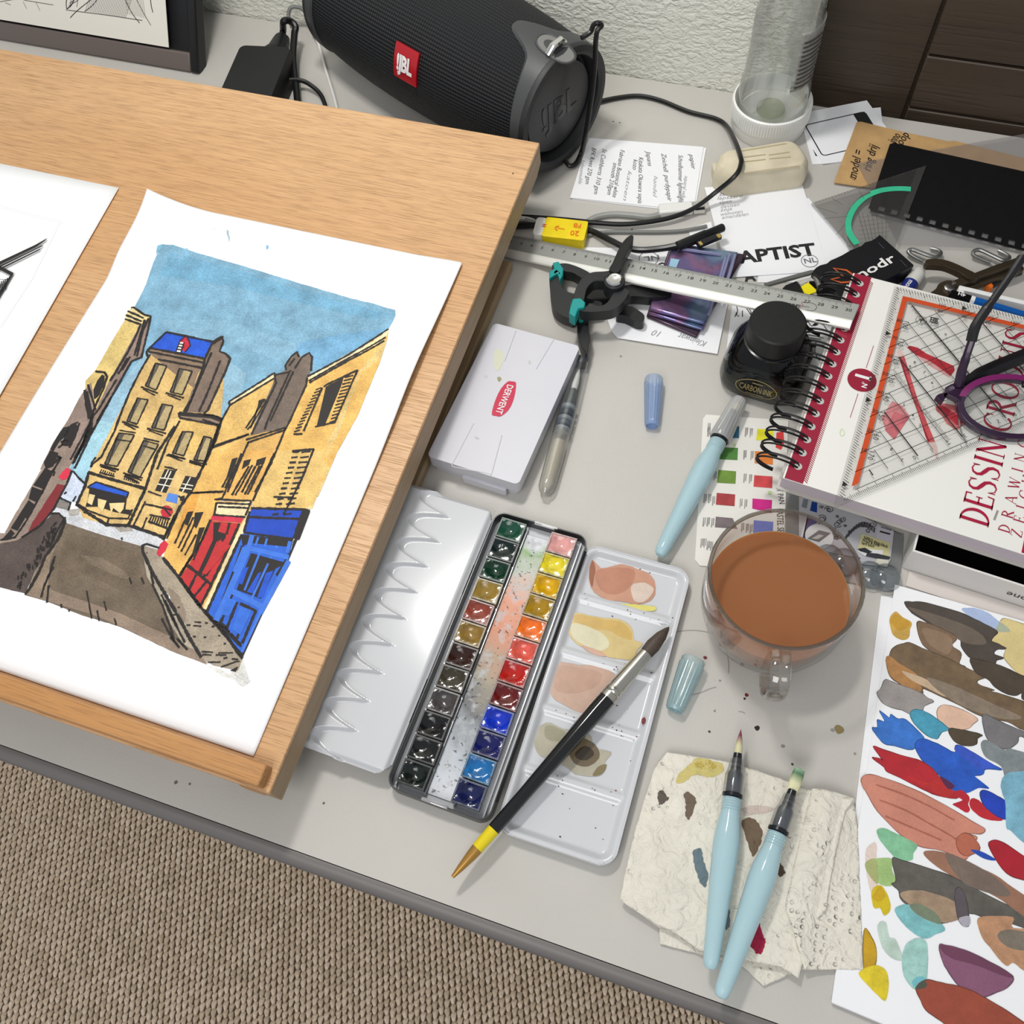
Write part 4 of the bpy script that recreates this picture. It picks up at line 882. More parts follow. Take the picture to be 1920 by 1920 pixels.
# cream plastic case
M_cream = mat('aged cream plastic', (214, 204, 178), .45, var=.12, vs=60)
zz0 = zoomed(1320, 230, 8.727)
cr = thing('cream_case', 'old cream plastic case with rounded corners and grooved lid in front of the bottle', 'case', base(1425, 305))
lid_ = spline2(zz0('330,470 520,430 900,370 1300,300 1420,290 1530,340 1620,450 1670,560 1640,650 1560,700 1100,760 620,830 520,830 400,790 270,700 260,640 300,540'), 3, True)
g = G(); T_ = [at(x, y, .026) for x, y in lid_]; n = len(T_); c = sum(T_, Vector())/n
rings = []
for k, (sc, z) in enumerate(((1.02, .0), (1.10, .003), (1.12, .012), (1.08, .020), (1.0, .0245), (.94, .026))):
    rings.append([Vector((c.x+(p.x-c.x)*sc, c.y+(p.y-c.y)*sc, z)) for p in T_])
for r in rings: g.v += r
g.f = [(k*n+i, k*n+(i+1) % n, (k+1)*n+(i+1) % n, (k+1)*n+i) for k in range(5) for i in range(n)]+[tuple(range(n))[::-1], tuple(5*n+i for i in range(n))]; g.c = [None]*len(g.f)
part('body', cr, g, M_cream)
g = G(); pxp(g, spline2(zz0('150,650 260,690 420,780 560,860 620,1000 480,1010 330,960 200,850 145,740'), 3, True), .010, .010); part('base_flap', cr, g, M_cream, bevel=.001)
for s in ('650,565 1010,520', '1060,530 1400,480', '650,640 1010,600', '1070,590 1420,560', '560,470 1350,340'):
    part('groove', cr, G().strip([at(x, y, .0262) for x, y in zz0(s)], .0013, Z_), mat('groove', (176, 164, 128), .6), smooth=False)
part('groove', cr, G().strip([at(x, y, .0258) for x, y in zz0('640,830 1100,770 1560,705')], .0008, Z_), mat('groove', 0), smooth=False)
part('slot', cr, G().face([at(x, y, .0105) for x, y in zz0('330,820 430,850 510,880 480,900 380,860')]), mat('slot', (90, 66, 58), .6), smooth=False)

# letter heads
pl0, _f1 = paper('letter_sheet', 'lower white letter sheet sticking out to the right of the lettered one', [(1440, 372), (1516, 372), (1600, 472), (1545, 530), (1420, 530)], .0002, .0004)
g = G(); lettering(g, 'A', framexy((1396, 528), (1424, 525), .0007), .009, 0, 0, .0003, 'l', bold=.03); part('lettering', pl0, g, M_blk, smooth=False)
pa_, _f2 = paper('letter_sheet', 'white sheet with APTIST in heavy black letters and a pencilled word list', [(1321, 352), (1502, 339), (1553, 508), (1366, 521)], .0010, .0004)
g = G(); F = framexy((1386, 494), (1526, 478), .0015); F2 = Frame(F.o, F.u, at(1378, 462, .0015)-at(1386, 494, .0015)); ln = (at(1533, 478, .0015)-F.o).length
lettering(g, 'APTIST', F2, .0128, 0, 0, .0001, 'l', width=ln*1.0, bold=.035); part('lettering', pa_, g, M_blk, smooth=False)
g = G(); Fn = framexy((1509, 494), (1532, 491), .0016); lettering(g, 'NL', Fn, .0052, 0, 0, .0002, 'l', width=.0105, bold=.02)
cN = at(1518, 489, .0017)
q_ = [cN+Vector((.0068*cos(t), .0068*sin(t), 0)) for t in [2*pi*k/28 for k in range(29)]]; g.strip(q_, .0006, Z_)
part('round_logo', pa_, g, mat('grey print', (120, 121, 124), .6), smooth=False)
g = G()
for s, a, b in (('rund', (1352, 362), (1382, 359)), ('zackbow', (1348, 368), (1396, 362)), ('lapszard', (1345, 375), (1395, 370)), ('tipex', (1350, 383), (1374, 379)), ('devisen', (1352, 391), (1387, 386)), ('soja', (1351, 397), (1373, 394)), ('walnoten', (1352, 405), (1393, 399)), ('amandelen', (1354, 411), (1404, 404))): script(g, s, a, b, .0015, .0038)
part('handwriting', pa_, g, M_pale, smooth=False)
pb_, _f3 = paper('letter_sheet', 'white sheet under the ruler with a round logo and note on its lower edge', [(1090, 464), (1385, 470), (1345, 664), (1158, 634), (1147, 622)], .0016, .0004)
g = G(); Fn = framexy((1235, 478), (1205, 482), .0022); lettering(g, 'NL', Fn, .005, 0, .000, .0002, 'l', width=.013, bold=.02)
cN = at(1216, 485, .0023); g.strip([cN+Vector((.008*cos(t), .008*sin(t), 0)) for t in [2*pi*k/28 for k in range(29)]], .0006, Z_); part('round_logo', pb_, g, mat('grey print', 0), smooth=False)
g = G(); lettering(g, 'O', framexy((1250, 492), (1226, 494), .0022), .007, 0, 0, .0002, 'l', bold=.03); part('lettering', pb_, g, M_blk, smooth=False)
g = G(); script(g, '10', (1240, 622), (1224, 618), .0022, .006); script(g, 'Kleinwat', (1326, 641), (1274, 624), .0022, .006); part('handwriting', pb_, g, M_pale, smooth=False)
pf_, _f4 = paper('doodle_sheet', 'white sheet with fine floral pen doodles under the ink bottle', [(1373, 568), (1562, 600), (1545, 715), (1358, 690)], .0006, .0004)
g = G()
for s in ('1381,574 1383,582 1381,590 1386,593', '1381,586 1378,594', '1392,582 1392,594', '1390,570 1398,576 1408,590', '1402,576 1408,584 1407,590', '1422,580 1428,586', '1424,588 1430,582', '1502,602 1512,599 1516,604 1522,611 1530,606 1536,603', '1506,626 1530,630 1545,634', '1507,632 1540,636', '1376,640 1380,634 1382,636', '1510,640 1545,648', '1530,640 1528,660 1536,676', '1540,600 1546,612 1552,620'):
    g.strip([at(x, y, .0013) for x, y in spline2(pts(s), 4)], .0007, Z_)
g.face([at(x, y, .0013) for x, y in blob(pts('1524,609 1530,604 1538,601 1534,608 1528,611'))]); part('pen_lines', pf_, g, M_pen2, smooth=False)
paper('letter_sheet', 'small white sheet corner under the charging connector', [(1290, 430), (1333, 416), (1352, 500), (1318, 512)], .0002, .0004)

# shiny violet film pouch
def iris():
    m = bpy.data.materials.new('violet shiny film'); m.use_nodes = True; nt = m.node_tree; b = nt.nodes['Principled BSDF']; N = nt.nodes.new; L = nt.links.new
    tc = N('ShaderNodeTexCoord'); n = N('ShaderNodeTexNoise'); n.inputs['Scale'].default_value = 22; n.inputs['Detail'].default_value = 2; L(tc.outputs['Object'], n.inputs['Vector'])
    r = N('ShaderNodeValToRGB'); e = r.color_ramp.elements; e[0].position = .32; e[0].color = lin((88, 92, 130)); e[1].position = .68; e[1].color = lin((134, 160, 182))
    for p, c in ((.45, (118, 104, 150)), (.52, (140, 104, 138)), (.6, (104, 112, 150))): x = e.new(p); x.color = lin(c)
    L(n.outputs['Fac'], r.inputs[0]); L(r.outputs[0], b.inputs['Base Color']); b.inputs['Metallic'].default_value = .75; b.inputs['Roughness'].default_value = .25
    n2 = N('ShaderNodeTexNoise'); n2.inputs['Scale'].default_value = 60; L(tc.outputs['Object'], n2.inputs['Vector']); bp = N('ShaderNodeBump'); bp.inputs['Distance'].default_value = .001; L(n2.outputs['Fac'], bp.inputs['Height']); L(bp.outputs[0], b.inputs['Normal'])
    return m
M_iris = iris(); M_plum = mat('plum film', (74, 58, 72), .25, .5)
po = thing('film_pouch', 'shiny violet folded film pouch lying under the aluminium ruler', 'pouch', base(1300, 550))
def layer(name, cs, z, th, m, b=.001):
    g = G(); P = [at(x, y, z) for x, y in cs]
    part(name, po, G().prism([(p.x, p.y) for p in P], z-th, z, W0), m, bevel=b)
layer('fold', [(1258, 455), (1398, 476), (1306, 631), (1212, 592)], .0055, .0030, M_plum)
layer('fold', [(1260, 455), (1384, 472), (1318, 618), (1216, 586)], .0090, .0032, M_iris)
layer('fold', [(1262, 454), (1372, 470), (1322, 606), (1216, 578)], .0130, .0036, M_iris, .0016)
for a, b in (((1368, 476), (1340, 560)), ((1378, 478), (1350, 562)), ((1360, 484), (1328, 590)), ((1352, 478), (1270, 466))):
    part('seam', po, G().tube(spline([at(*a, .0135), at((a[0]+b[0])/2+1, (a[1]+b[1])/2, .0145), at(*b, .0135)], 6), .0014, 6), mat('lilac seam', (150, 152, 190), .3, .5))
part('label', po, G().face([at(x, y, .0137) for x, y in [(1258, 484), (1274, 487), (1268, 502), (1254, 499)]]), mat('pale blue label', (150, 190, 212), .5), smooth=False)

# aluminium ruler
ZL = lambda k: .003+.0478*(k-1)/29          # the ruler climbs from the desk onto the sketchbook
ra, rb = at(1126, 474, ZL(10)), at(1597, 568, ZL(30)); du = (rb-ra).normalized(); RF = Frame(ra, du, Z_.cross(du)); cm = (rb-ra).length/20
y_t = RF.loc(RF.on(1608, 570))[1]; y_b = RF.loc(RF.on(1592, 612))[1]; y_m = RF.loc(RF.on(1597, 600))[1]
X0, X1 = -10.3*cm, 20.55*cm
rl = thing('ruler', 'long brushed aluminium ruler across the clamps and the spiral sketchbook', 'ruler', Frame(RF.p(5*cm, (y_t+y_b)/2, -.003), RF.u, RF.v))
M_alu = mat('brushed aluminium', (176, 178, 174), .42, .55, bump=.00008, bs=600, stretch=(1, 12, 1))
part('blade', rl, G().prism([(X0, y_m), (X1, y_m), (X1, y_t), (X0, y_t)], -.0020, 0, RF), M_alu, bevel=.0003)
Fs = Frame(RF.p(X0, 0, 0), RF.v, RF.n)
part('bevelled_edge', rl, G().prism([(y_b, -.0042), (y_b, -.0022), (y_b+.004, .0004), (y_m, .0004), (y_m, -.0020)], 0, X1-X0, Fs), mat('polished aluminium', (232, 232, 226), .3, .3), bevel=.0003)
g = G(); M_scale = mat('ruler print', (56, 56, 53), .5)
for k in range(int(-10*10), 200+1):
    x = k*cm/10; ln = .0042 if k % 10 == 0 else (.0033 if k % 5 == 0 else .0022)
    g.add([RF.p(x-.00014, y_t-.0004-ln, .00012), RF.p(x+.00014, y_t-.0004-ln, .00012), RF.p(x+.00014, y_t-.0004, .00012), RF.p(x-.00014, y_t-.0004, .00012)], [(0, 1, 2, 3)])
part('scale_marks', rl, g, M_scale, smooth=False, kind='stuff')
g = G()
for k in range(1, 31): lettering(g, str(k), RF, .0028, (k-10)*cm, y_t-.0088, .00012, 'c', width=.0013*len(str(k))*1.8, bold=.012)
part('numbers', rl, g, M_scale, smooth=False)
def onr(px, py, h=.0002): return RF.on(px, py, h)
g = G(); Fb = onr(1467, 571); lettering(g, 'PECHINEY', Frame(Fb, onr(1501, 577)-Fb, RF.v), .0026, 0, 0, .0001, 'l', width=(onr(1501, 577)-Fb).length, shear=.3, bold=.03)
Fb = onr(1459, 573); lettering(g, 'aluminium', Frame(Fb, onr(1492, 580)-Fb, RF.v), .0016, 0, -.0004, .0001, 'l', width=(onr(1492, 580)-Fb).length, shear=.3, bold=.03)
zr = zoomed(1400, 440, 9.6)
g.strip([onr(x, y) for x, y in spline2(zr('1150,1225 1220,1250 1260,1300 1230,1350 1170,1370 1070,1360 1030,1370 900,1335'), 4)], .0003, RF.n); g.strip([onr(x, y) for x, y in zr('1150,1225 990,1215 1010,1285 1130,1305')], .0003, RF.n)
part('maker_mark', rl, g, mat('black print', 0), smooth=False)
part('red_mark', rl, G().strip([onr(x, y, .00025) for x, y in zr('990,1215 1015,1280 900,1335')], .0003, RF.n), mat('red print', (180, 60, 60), .5), smooth=False)

# yellow and white eraser
er = thing('eraser', 'yellow and white eraser beside the ruler at the corner of the drawing board', 'eraser', base(1045, 440))
EF = framexy((1004, 438), (1084, 447), .0125); el = (at(1090, 448, .0125)-at(998, 437, .0125)).length; ev = EF.loc(at(1014, 409, .0125))[1]
part('rubber', er, G().prism(rrect(el*.22, ev+.002, .003, 4, el*.05, ev/2), -.012, 0, EF), mat('white rubber', (226, 224, 220), .6, var=.1, vs=90), bevel=.0025, seg=3)
sl = part('sleeve', er, G().prism(rrect(el*.86, ev+.004, .002, 4, el*.56, ev/2), -.0122, .0003, EF), mat('yellow sleeve', (238, 212, 22), .45, var=.12, vs=60), bevel=.0028, seg=3)
er2 = Frame(EF.p(el*.98, ev, 0), -EF.u, -EF.v); M_ored = mat('orange print', (226, 110, 30), .5)
g = G(); lettering(g, '20', er2, .0055, .005, ev-.0075, .0008, 'l', bold=.01); lettering(g, 'FB', er2, .0048, .005, .0022+0*ev, .0008, 'l', bold=.01)
cN = EF.p(el*.42, ev*.45, .0008)
for r in (.0016, .0026): g.strip([cN+EF.u*(r*cos(t))+EF.v*(r*sin(t)) for t in [radians(70+22*k) for k in range(10)]], .0005, Z_)
g.strip([cN, cN+EF.u*.005, cN+EF.u*.006-EF.v*.001], .0007, Z_); part('print', sl, g, M_ored, smooth=False)
g = G(); lettering(g, 'H', Frame(EF.p(el*.09, ev*.62, 0), -EF.v, EF.u), .0035, 0, 0, .0008, 'l', bold=.02); part('print', er, g, mat('magenta print', (196, 40, 90), .5), smooth=False)

# spring clamps
M_cl = mat('charcoal clamp plastic', (34, 36, 38), .48, bump=.0001, bs=700); M_grip = mat('sparkling black grip', (20, 21, 23), .4, var=.6, vs=1500); M_teal = mat('teal pad', (18, 146, 142), .45)
zc = zoomed(1020, 430, 7.385)
def clamp(label, up, lo, grips, pads, bolt, z, b0):
    t = thing('spring_clamp', label, 'clamp', base(*b0), 'spring clamps')
    for nm, lst, zt, th in (('upper_jaw', up, z, .011), ('lower_jaw', lo, z-.002, .011)):
        g = G(); pxp(g, spline2(zc(lst), 3, True), zt, th); j = part(nm, t, g, M_cl, bevel=.0016)
        rib = [at(x, y, zt+.0004) for x, y in spline2(zc(lst), 3, True)]; c = sum(rib, Vector())/len(rib)
    for s, zt, th in grips:
        g = G(); pxp(g, spline2(zc(s), 3, True), zt, th); part('handle', t, g, M_grip, bevel=.002)
    for s, zt, th in pads:
        g = G(); pxp(g, zc(s), zt, th); part('pad', t, g, M_teal, bevel=.0008)
    if bolt:
        p = at(*zc([bolt])[0], z+.001); F = Frame(p); bb = part('pivot', t, G().lathe([(.0085, -.012), (.0085, .0005), (.0078, .0012), (.001, .0012)], F, 28, caps=False), M_cl)
        part('rivet', bb, G().lathe([(.0066, .001), (.0066, .0024), (.0052, .0032), (.0032, .0028), (.001, .0022)], F, 24, caps=False), M_chrome)
    return t
clamp('black spring clamp lying underneath, its handle pointing towards the white tin',
      '110,500 180,480 300,470 420,500 560,560 640,620 560,680 470,640 400,600 300,580 200,560 130,570', '80,600 190,600 210,700 240,790 300,850 380,880 460,900 620,960 800,1010 760,1090 560,1120 420,1240 350,1230 230,1180 130,1090 95,950 80,760',
      [('470,1200 600,1220 620,1400 640,1520 620,1600 600,1720 560,1680 490,1560 460,1380', .016, .010), ('1060,1080 1200,1060 1310,1120 1390,1190 1370,1270 1280,1270 1130,1200 1000,1170', .013, .010)],
      [('120,460 200,440 270,540 260,640 215,700 190,600 70,680 75,580 140,540', .0195, .012)], None, .018, (1120, 570))
clamp('black spring clamp lying on top with steel rivet and one handle over the ruler',
      '1000,560 1090,560 1100,640 1040,680 960,690 860,720 720,710 640,760 590,830 565,930 540,990 420,990 420,880 480,740 560,640 680,590 820,580', '930,700 1050,720 1110,800 1180,860 1140,940 1080,1020 980,1100 860,1130 620,1140 490,1120 500,1080 590,1060 640,1020 760,1060 850,1030 900,980 960,880 980,800',
      [('900,560 950,460 1020,300 1080,190 1150,110 1215,75 1240,110 1220,190 1150,320 1090,440 1060,560 1000,600', .036, .009), ('1080,800 1240,760 1400,750 1560,790 1720,830 1770,870 1700,920 1500,940 1300,925 1180,930 1120,990 1060,960', .0175, .010)],
      [('395,960 510,950 575,1010 560,1080 480,1090 430,1210 345,1160 370,1040', .0345, .012), ('490,1165 560,1170 545,1225 480,1225', .022, .008)], (975, 720), .034, (1150, 560))

g = G(); pxp(g, zc('560,700 760,690 960,800 960,960 860,1060 600,1050 540,900'), .012, .008); part('ring_infill', [o for o in bpy.data.objects if o.name.startswith('spring_clamp') and not o.parent][0], g, M_black, bevel=.001)  # black plate added to darken the ring, in place of the lower jaw
# ink bottle
kb = at(1440, 672, .02); IB = Frame((kb.x, kb.y, 0), (cos(-.10), sin(-.10), 0), (sin(.10), cos(.10), 0))
ib = thing('ink_bottle', 'black glass ink bottle with a round black cap beside the spiral sketchbook', 'ink bottle', IB)
def loft(secs, F, n=40, p=.55):
    g = G()
    for w_, d_, z, k in secs:
        for i in range(n):
            t = 2*pi*i/n; c, s_ = cos(t), sin(t); e = k
            g.v.append(F.p(w_/2*math.copysign(abs(c)**e, c), d_/2*math.copysign(abs(s_)**e, s_), z))
    m = len(secs); g.f = [(j*n+i, j*n+(i+1) % n, (j+1)*n+(i+1) % n, (j+1)*n+i) for j in range(m-1) for i in range(n)]+[tuple(range(n))[::-1], tuple((m-1)*n+i for i in range(n))]; g.c = [None]*len(g.f); return g
secs = [(.050, .046, .0006, .5), (.057, .053, .004, .5), (.0595, .056, .012, .5), (.057, .053, .022, .52), (.050, .046, .031, .6), (.040, .038, .037, .8), (.036, .036, .040, 1), (.0345, .0345, .043, 1)]
IS = 1.10
secs = [(a*IS, b*IS, c*IS, k) for a, b, c, k in secs]
part('glass_body', ib, loft(secs, IB), clear('dark bottle glass', (.62, .64, .62), .5, .03, refl=1.4))
part('ink', ib, loft([(w_*.93, d_*.93, z*.93+.006, k) for w_, d_, z, k in secs[:-1]], IB), mat('carbon ink', (7, 7, 8), .12))
cp = part('cap', ib, G().lathe([(r*1.08, z*IS) for r, z in [(.0185, .041), (.0192, .0415), (.0195, .052), (.0190, .0570), (.0178, .0580), (.001, .0580)]], IB, 48, caps=False), mat('cap plastic', (17, 18, 19), .5, bump=.0001, bs=800))
part('neck_ring', ib, G().lathe([(r*IS, z*IS) for r, z in [(.0178, .0385), (.0200, .0392), (.0200, .0405), (.0178, .0412)]], IB, 48, caps=False, closed=True), M_black)
fz = IB.p(0, -.0283*IS, .0190); LF2 = Frame(fz, IB.u, Vector((0, .14, 1))); M_gold = mat('gold print', (160, 144, 96), .4, .3)
def curvd(F, g):       # bend flat print round the bellied front of the bottle
    out = G()
    for v in g.v:
        a, b, c = F.loc(v); h = .0190+b; n_ = 0
        for (w0, d0, z0, k0), (w1, d1, z1, k1) in zip(secs, secs[1:]):
            if z0 <= h <= z1:
                s_ = (h-z0)/(z1-z0); w_ = w0+(w1-w0)*s_; d_ = d0+(d1-d0)*s_; k_ = k0+(k1-k0)*s_; break
        x = min(.999, abs(a)/(w_/2)); th = math.acos(x**(1/k_)); y = -d_/2*sin(th)**k_
        out.v.append(IB.p(a, y-.0004, h))
    out.f = g.f; out.c = g.c; return out
g = G(); lettering(g, 'CARBON INK', LF2, .0058, 0, -.0030, 0, 'c', width=.0255, bold=.012)
ell = [LF2.p(.0158*cos(t), .0083*sin(t)) for t in [2*pi*k/48 for k in range(49)]]; g.strip(ell, .0006, -LF2.n)
g.strip([LF2.p(-.004+.001*k, .0055) for k in range(9)], .0007, -LF2.n); g.strip([LF2.p(-.007+.001*k, -.0056) for k in range(15)], .0006, -LF2.n)
part('gold_lettering', ib, curvd(LF2, g), M_gold, smooth=False)

# black cardboard box
zn = zoomed(1300, 380, 4.174)
nd = thing('cardboard_box', 'small black cardboard box with white nodr lettering and an orange mark', 'box', base(1620, 515))
NZ = .017; n0, n1, n2 = at(1523, 509, NZ), at(1653, 443, NZ), at(1714, 497, NZ); NF = Frame(n0, n1-n0, n2-n1); nl = (n1-n0).length; nw = NF.loc(n2)[1]; nx = NF.loc(n2)[0]
M_nb = mat('black card', (20, 20, 24), .45)
NU = Frame(n0, n1-n0, Vector((-(n1-n0).y, (n1-n0).x, 0))); sgn = 1 if NU.loc(n2)[1] > 0 else -1
wv = [(nl*k/14, sgn*(-.0012*abs(sin(k*1.9))-.0006*(k % 3))) for k in range(15)]
part('box', nd, G().prism(wv+[NU.loc(n2)[:2], (NU.loc(n2)[0]-nl, NU.loc(n2)[1])], -NZ, 0, NU), M_nb, bevel=.0006)
NB = framexy((1614, 523), (1678, 490), NZ)
g = G(); lettering(g, 'nodr', NB, .0085, 0, 0, .0002, 'l', width=(at(1680, 489, NZ)-at(1612, 524, NZ)).length, bold=.02); part('lettering', nd, g, mat('white lettering', 0), smooth=False)
g = G(); g.strip([at(x, y, NZ+.0002) for x, y in zr('1930,735 1800,640 1565,600 1740,750 1520,805 1700,860 1860,850')], .0017, Z_); part('orange_mark', nd, g, mat('orange ink', (206, 96, 44), .5), smooth=False)
for a, b in (((1647, 455), (1658, 466)), ((1688, 487), (1700, 500))): part('score_line', nd, G().strip([at(*a, NZ+.0002), at(*b, NZ+.0002)], .0003, Z_), mat('grey score', (100, 100, 104), .6), smooth=False)
# black and grey gadget with a yellow sticker
gd = thing('gadget', 'little black gadget with a bent grey bar and a yellow sticker behind the ruler', 'gadget', base(1500, 540))
g = G(); pxp(g, zr('640,960 700,900 830,850 900,820 960,890 1060,1060 1240,1080 1380,1130 1290,1160 700,1040'), .010, .009); part('body', gd, g, M_dark, bevel=.001)
P = [at(x, y, .013) for x, y in zr('330,915 700,810 1100,700 1190,690 1240,760 1330,980')]; part('bar', gd, G().tube(spline(P, 5), .0021, 8), mat('grey metal bar', (120, 121, 118), .4, .4))
g = G(); pxp(g, zr('980,930 1110,860 1280,1020 1120,1075 1040,1050'), .0112, .001); part('sticker', gd, g, mat('yellow sticker', (242, 226, 20), .5), smooth=False)
g = G(); pxp(g, zr('910,830 1170,760 1220,830 1120,830 980,900'), .0106, .0006); part('clear_tab', gd, g, mat('grey tab', (196, 192, 184), .4), smooth=False)
# eraser pen
a, b = at(1722, 512, .0065), at(1688, 560, .0065); PNF = Frame(a, Z_.cross(b-a), Z_)
ep = thing('eraser_pen', 'stubby white pen with a dark blue band beside the black box', 'pen', Frame((a.x, a.y, 0)))
PA = Frame(a, Z_, Z_.cross(b-a).cross(Z_)*0+(Z_.cross((b-a)))*1); L_ = (b-a).length
def axis(a, b): d = (b-a).normalized(); x = d.cross(Z_); x = x if x.length > 1e-4 else Vector((1, 0, 0)); x.normalize(); return Frame(a, x, d.cross(x))
A_ = axis(a, b)
part('barrel', ep, G().lathe([(.001, -.004), (.0042, -.003), (.0060, .001), (.0062, .006), (.0062, L_*.42)], A_, 20, caps=False), mat('white pen plastic', (214, 214, 208), .35))
part('band', ep, G().lathe([(.0063, L_*.42), (.0064, L_*.43), (.0064, L_*1.1), (.001, L_*1.1)], A_, 20, caps=False), mat('navy band', (38, 52, 130), .4))
g = G(); Fp = Frame(a+(b-a)*.72+Vector((0, 0, .00655)), (b-a), Z_.cross(b-a)); lettering(g, 'mono', Fp, .004, 0, -.002, 0, 'c', bold=.02); part('lettering', ep, g, mat('white lettering', 0), smooth=False)

# clear set square with a green protractor arc
GZ = .0078; g = G(); tri = [(1521, 381), (1737, 310), (1676, 470), (1600, 470)]
t1, t2, t3 = at(1521, 381, GZ), at(1737, 310, GZ), at(1660, 512, GZ)
gt = thing('set_square', 'clear plastic set square with a green arc leaning on the black punched cover', 'set square', base(1640, 410))
TV = (t2-t1).normalized(); M_acr = clear('clear acrylic', (.94, .94, .94), .3, .04, body=.05, bodyc=(.7, .7, .7))
t1 = at(1521, 381, .004)
tn = (t2-t1).cross(t3-t1); tn = tn if tn.z > 0 else -tn; tn.normalize(); SF2 = Frame(t1, t2-t1, tn.cross(t2-t1))
part('plate', gt, G().prism([SF2.loc(p)[:2] for p in (t1, t2, t3, at(1596, 470, .004))], -.0016, 0, SF2), M_acr, smooth=False)
zg = zoomed(1500, 150, 4.571)
arc = [SF2.on(x, y, .0002) for x, y in spline2(zg('950,935 860,930 760,935 660,955 560,1000 490,1060 440,1130 412,1210 415,1280 440,1340 490,1405'), 4)]
part('green_arc', gt, G().strip(arc, .0056, SF2.n), mat('green tape', (62, 190, 146), .5, var=.1, vs=80), smooth=False)
g = G()
arc2 = [SF2.on(x, y, .0002) for x, y in spline2(zg('600,960 500,1010 420,1100 375,1210 385,1320 420,1420'), 4)]; g.strip(arc2, .0025, SF2.n)
part('etched_arc', gt, g, mat('grey etching', (128, 124, 120), .5), smooth=False)
g = G()
for k in range(34):
    f = .04+.9*k/33; a = t1.lerp(t2, f); b = a+(t3-a)*.022; g.strip([a+SF2.n*.0003, b+SF2.n*.0003], .0003, SF2.n)
for k in range(7):
    a = SF2.on(1598+k*7, 432-k*5, .0003); b = SF2.on(1668+k*5, 420-k*6, .0003); g.strip([SF2.on(1608+k*9, 396+k*2, .0003), SF2.on(1625+k*6, 455-k*1, .0003)], .00025, SF2.n); g.strip([SF2.on(1610, 408+k*8, .0003), SF2.on(1680-k*3, 398+k*9, .0003)], .00025, SF2.n)
for x, y, x2, y2 in ((1530, 388, 1570, 400), (1560, 372, 1580, 384), (1545, 410, 1590, 405), (1568, 440, 1585, 420), (1610, 356, 1620, 372)): g.strip([SF2.on(x, y, .0003), SF2.on(x2, y2, .0003)], .0003, SF2.n)
part('scale_marks', gt, g, mat('dark etching', (74, 72, 70), .5), smooth=False, kind='stuff')

# S hooks
for lab, s in (('steel S hook next to the jaw of the brown pliers', '1731,490 1718,484 1707,477 1703,471 1710,468 1722,472 1738,478 1752,482 1761,480 1764,474 1757,469 1745,466'), ('steel S hook in front of the black cover close to the pliers handle', '1857,493 1840,486 1827,480 1824,475 1828,470 1838,469 1858,478 1880,488 1890,487 1892,482 1884,476 1872,470')):
    P = pts(s); n = len(P); solo('s_hook', lab, 'hook', G().tube(spline([at(x, y, .003+.004*sin(pi*k/(n-1))) for k, (x, y) in enumerate(P)], 5), .0016, 10), mat('dull steel wire', (150, 151, 150), .38, .9), 'steel S hooks')
# brown pliers
M_br = mat('burnished brown steel', (74, 64, 50), .38, .55, var=.2, vs=60)
pl_ = thing('pliers', 'burnished brown steel hand pliers behind the open white tray', 'pliers', base(1820, 520))
zp = zoomed(1680, 400, 8)
g = G(); pxp(g, spline2(zp('440,720 490,685 640,680 800,715 960,780 1080,840 1180,890 1240,960 1100,980 980,900 860,840 720,790 560,775 470,770'), 3, True), .020, .006); part('curved_handle', pl_, g, M_br, bevel=.0015)
g = G(); pxp(g, zp('820,1010 1160,890 1500,760 1740,680 1880,620 1960,590 1980,680 1800,760 1500,880 1260,960 1000,1070 860,1110'), .017, .007); part('main_handle', pl_, g, M_br, bevel=.0015)
g = G(); pxp(g, zp('1080,1010 1280,940 1780,780 1900,760 1940,830 1800,900 1420,1020 1100,1130 960,1120'), .012, .006); part('lower_handle', pl_, g, M_br, bevel=.0015)
g = G(); pxp(g, spline2(zp('600,1130 640,1060 740,1010 840,1010 900,1060 880,1130 820,1200 720,1260 600,1240 500,1210'), 3, True), .018, .010); part('jaw', pl_, g, M_br, bevel=.002)
for x, y, r in ((870, 1040, .0016), (800, 1110, .004), (1890, 690, .0045)):
    p = at(*zp([(x, y)])[0], .0195); part('rivet', pl_, G().lathe([(r, -.003), (r, .0005), (r*.7, .0012), (r*.1, .0012)], Frame(p), 20, caps=False), M_steel)
P = [at(*p, .006) for p in zp('1300,1040 1340,1020 1390,1050 1400,1100 1370,1130')]; part('orange_guard', pl_, G().tube(spline(P, 4), .0032, 8), mat('orange plastic', (232, 116, 36), .45))
part('return_spring', pl_, G().tube(spline([at(*p, .006) for p in zp('1420,1090 1560,1010 1700,930 1860,880')], 4), .003, 8), M_dark)
# open white tray
tr = thing('white_tray', 'open white plastic tray behind the blue pencil', 'tray', base(1870, 570))
M_tray = mat('white tray plastic', (234, 234, 234), .4)
a, b, c = at(1799, 534, .026), at(1940, 567, .026), at(1790, 552, .026); TF = Frame(a, b-a, Vector((-(b-a).y, (b-a).x, 0))); tl = .19
part('tray_bottom', tr, G().box((0, tl), (-.075, 0), (-.0258, -.0235), TF), mat('tray floor', (190, 191, 192), .5))
for nm, bx in (('back_rim', ((0, tl), (-.004, 0), (-.0235, 0))), ('front_rim', ((0, tl), (-.075, -.071), (-.0235, -.010))), ('side_rim', ((0, .005), (-.071, -.004), (-.0235, 0))), ('side_rim', ((tl-.005, tl), (-.071, -.004), (-.0235, 0)))):
    part(nm, tr, G().box(*bx, TF), M_tray, bevel=.0008)
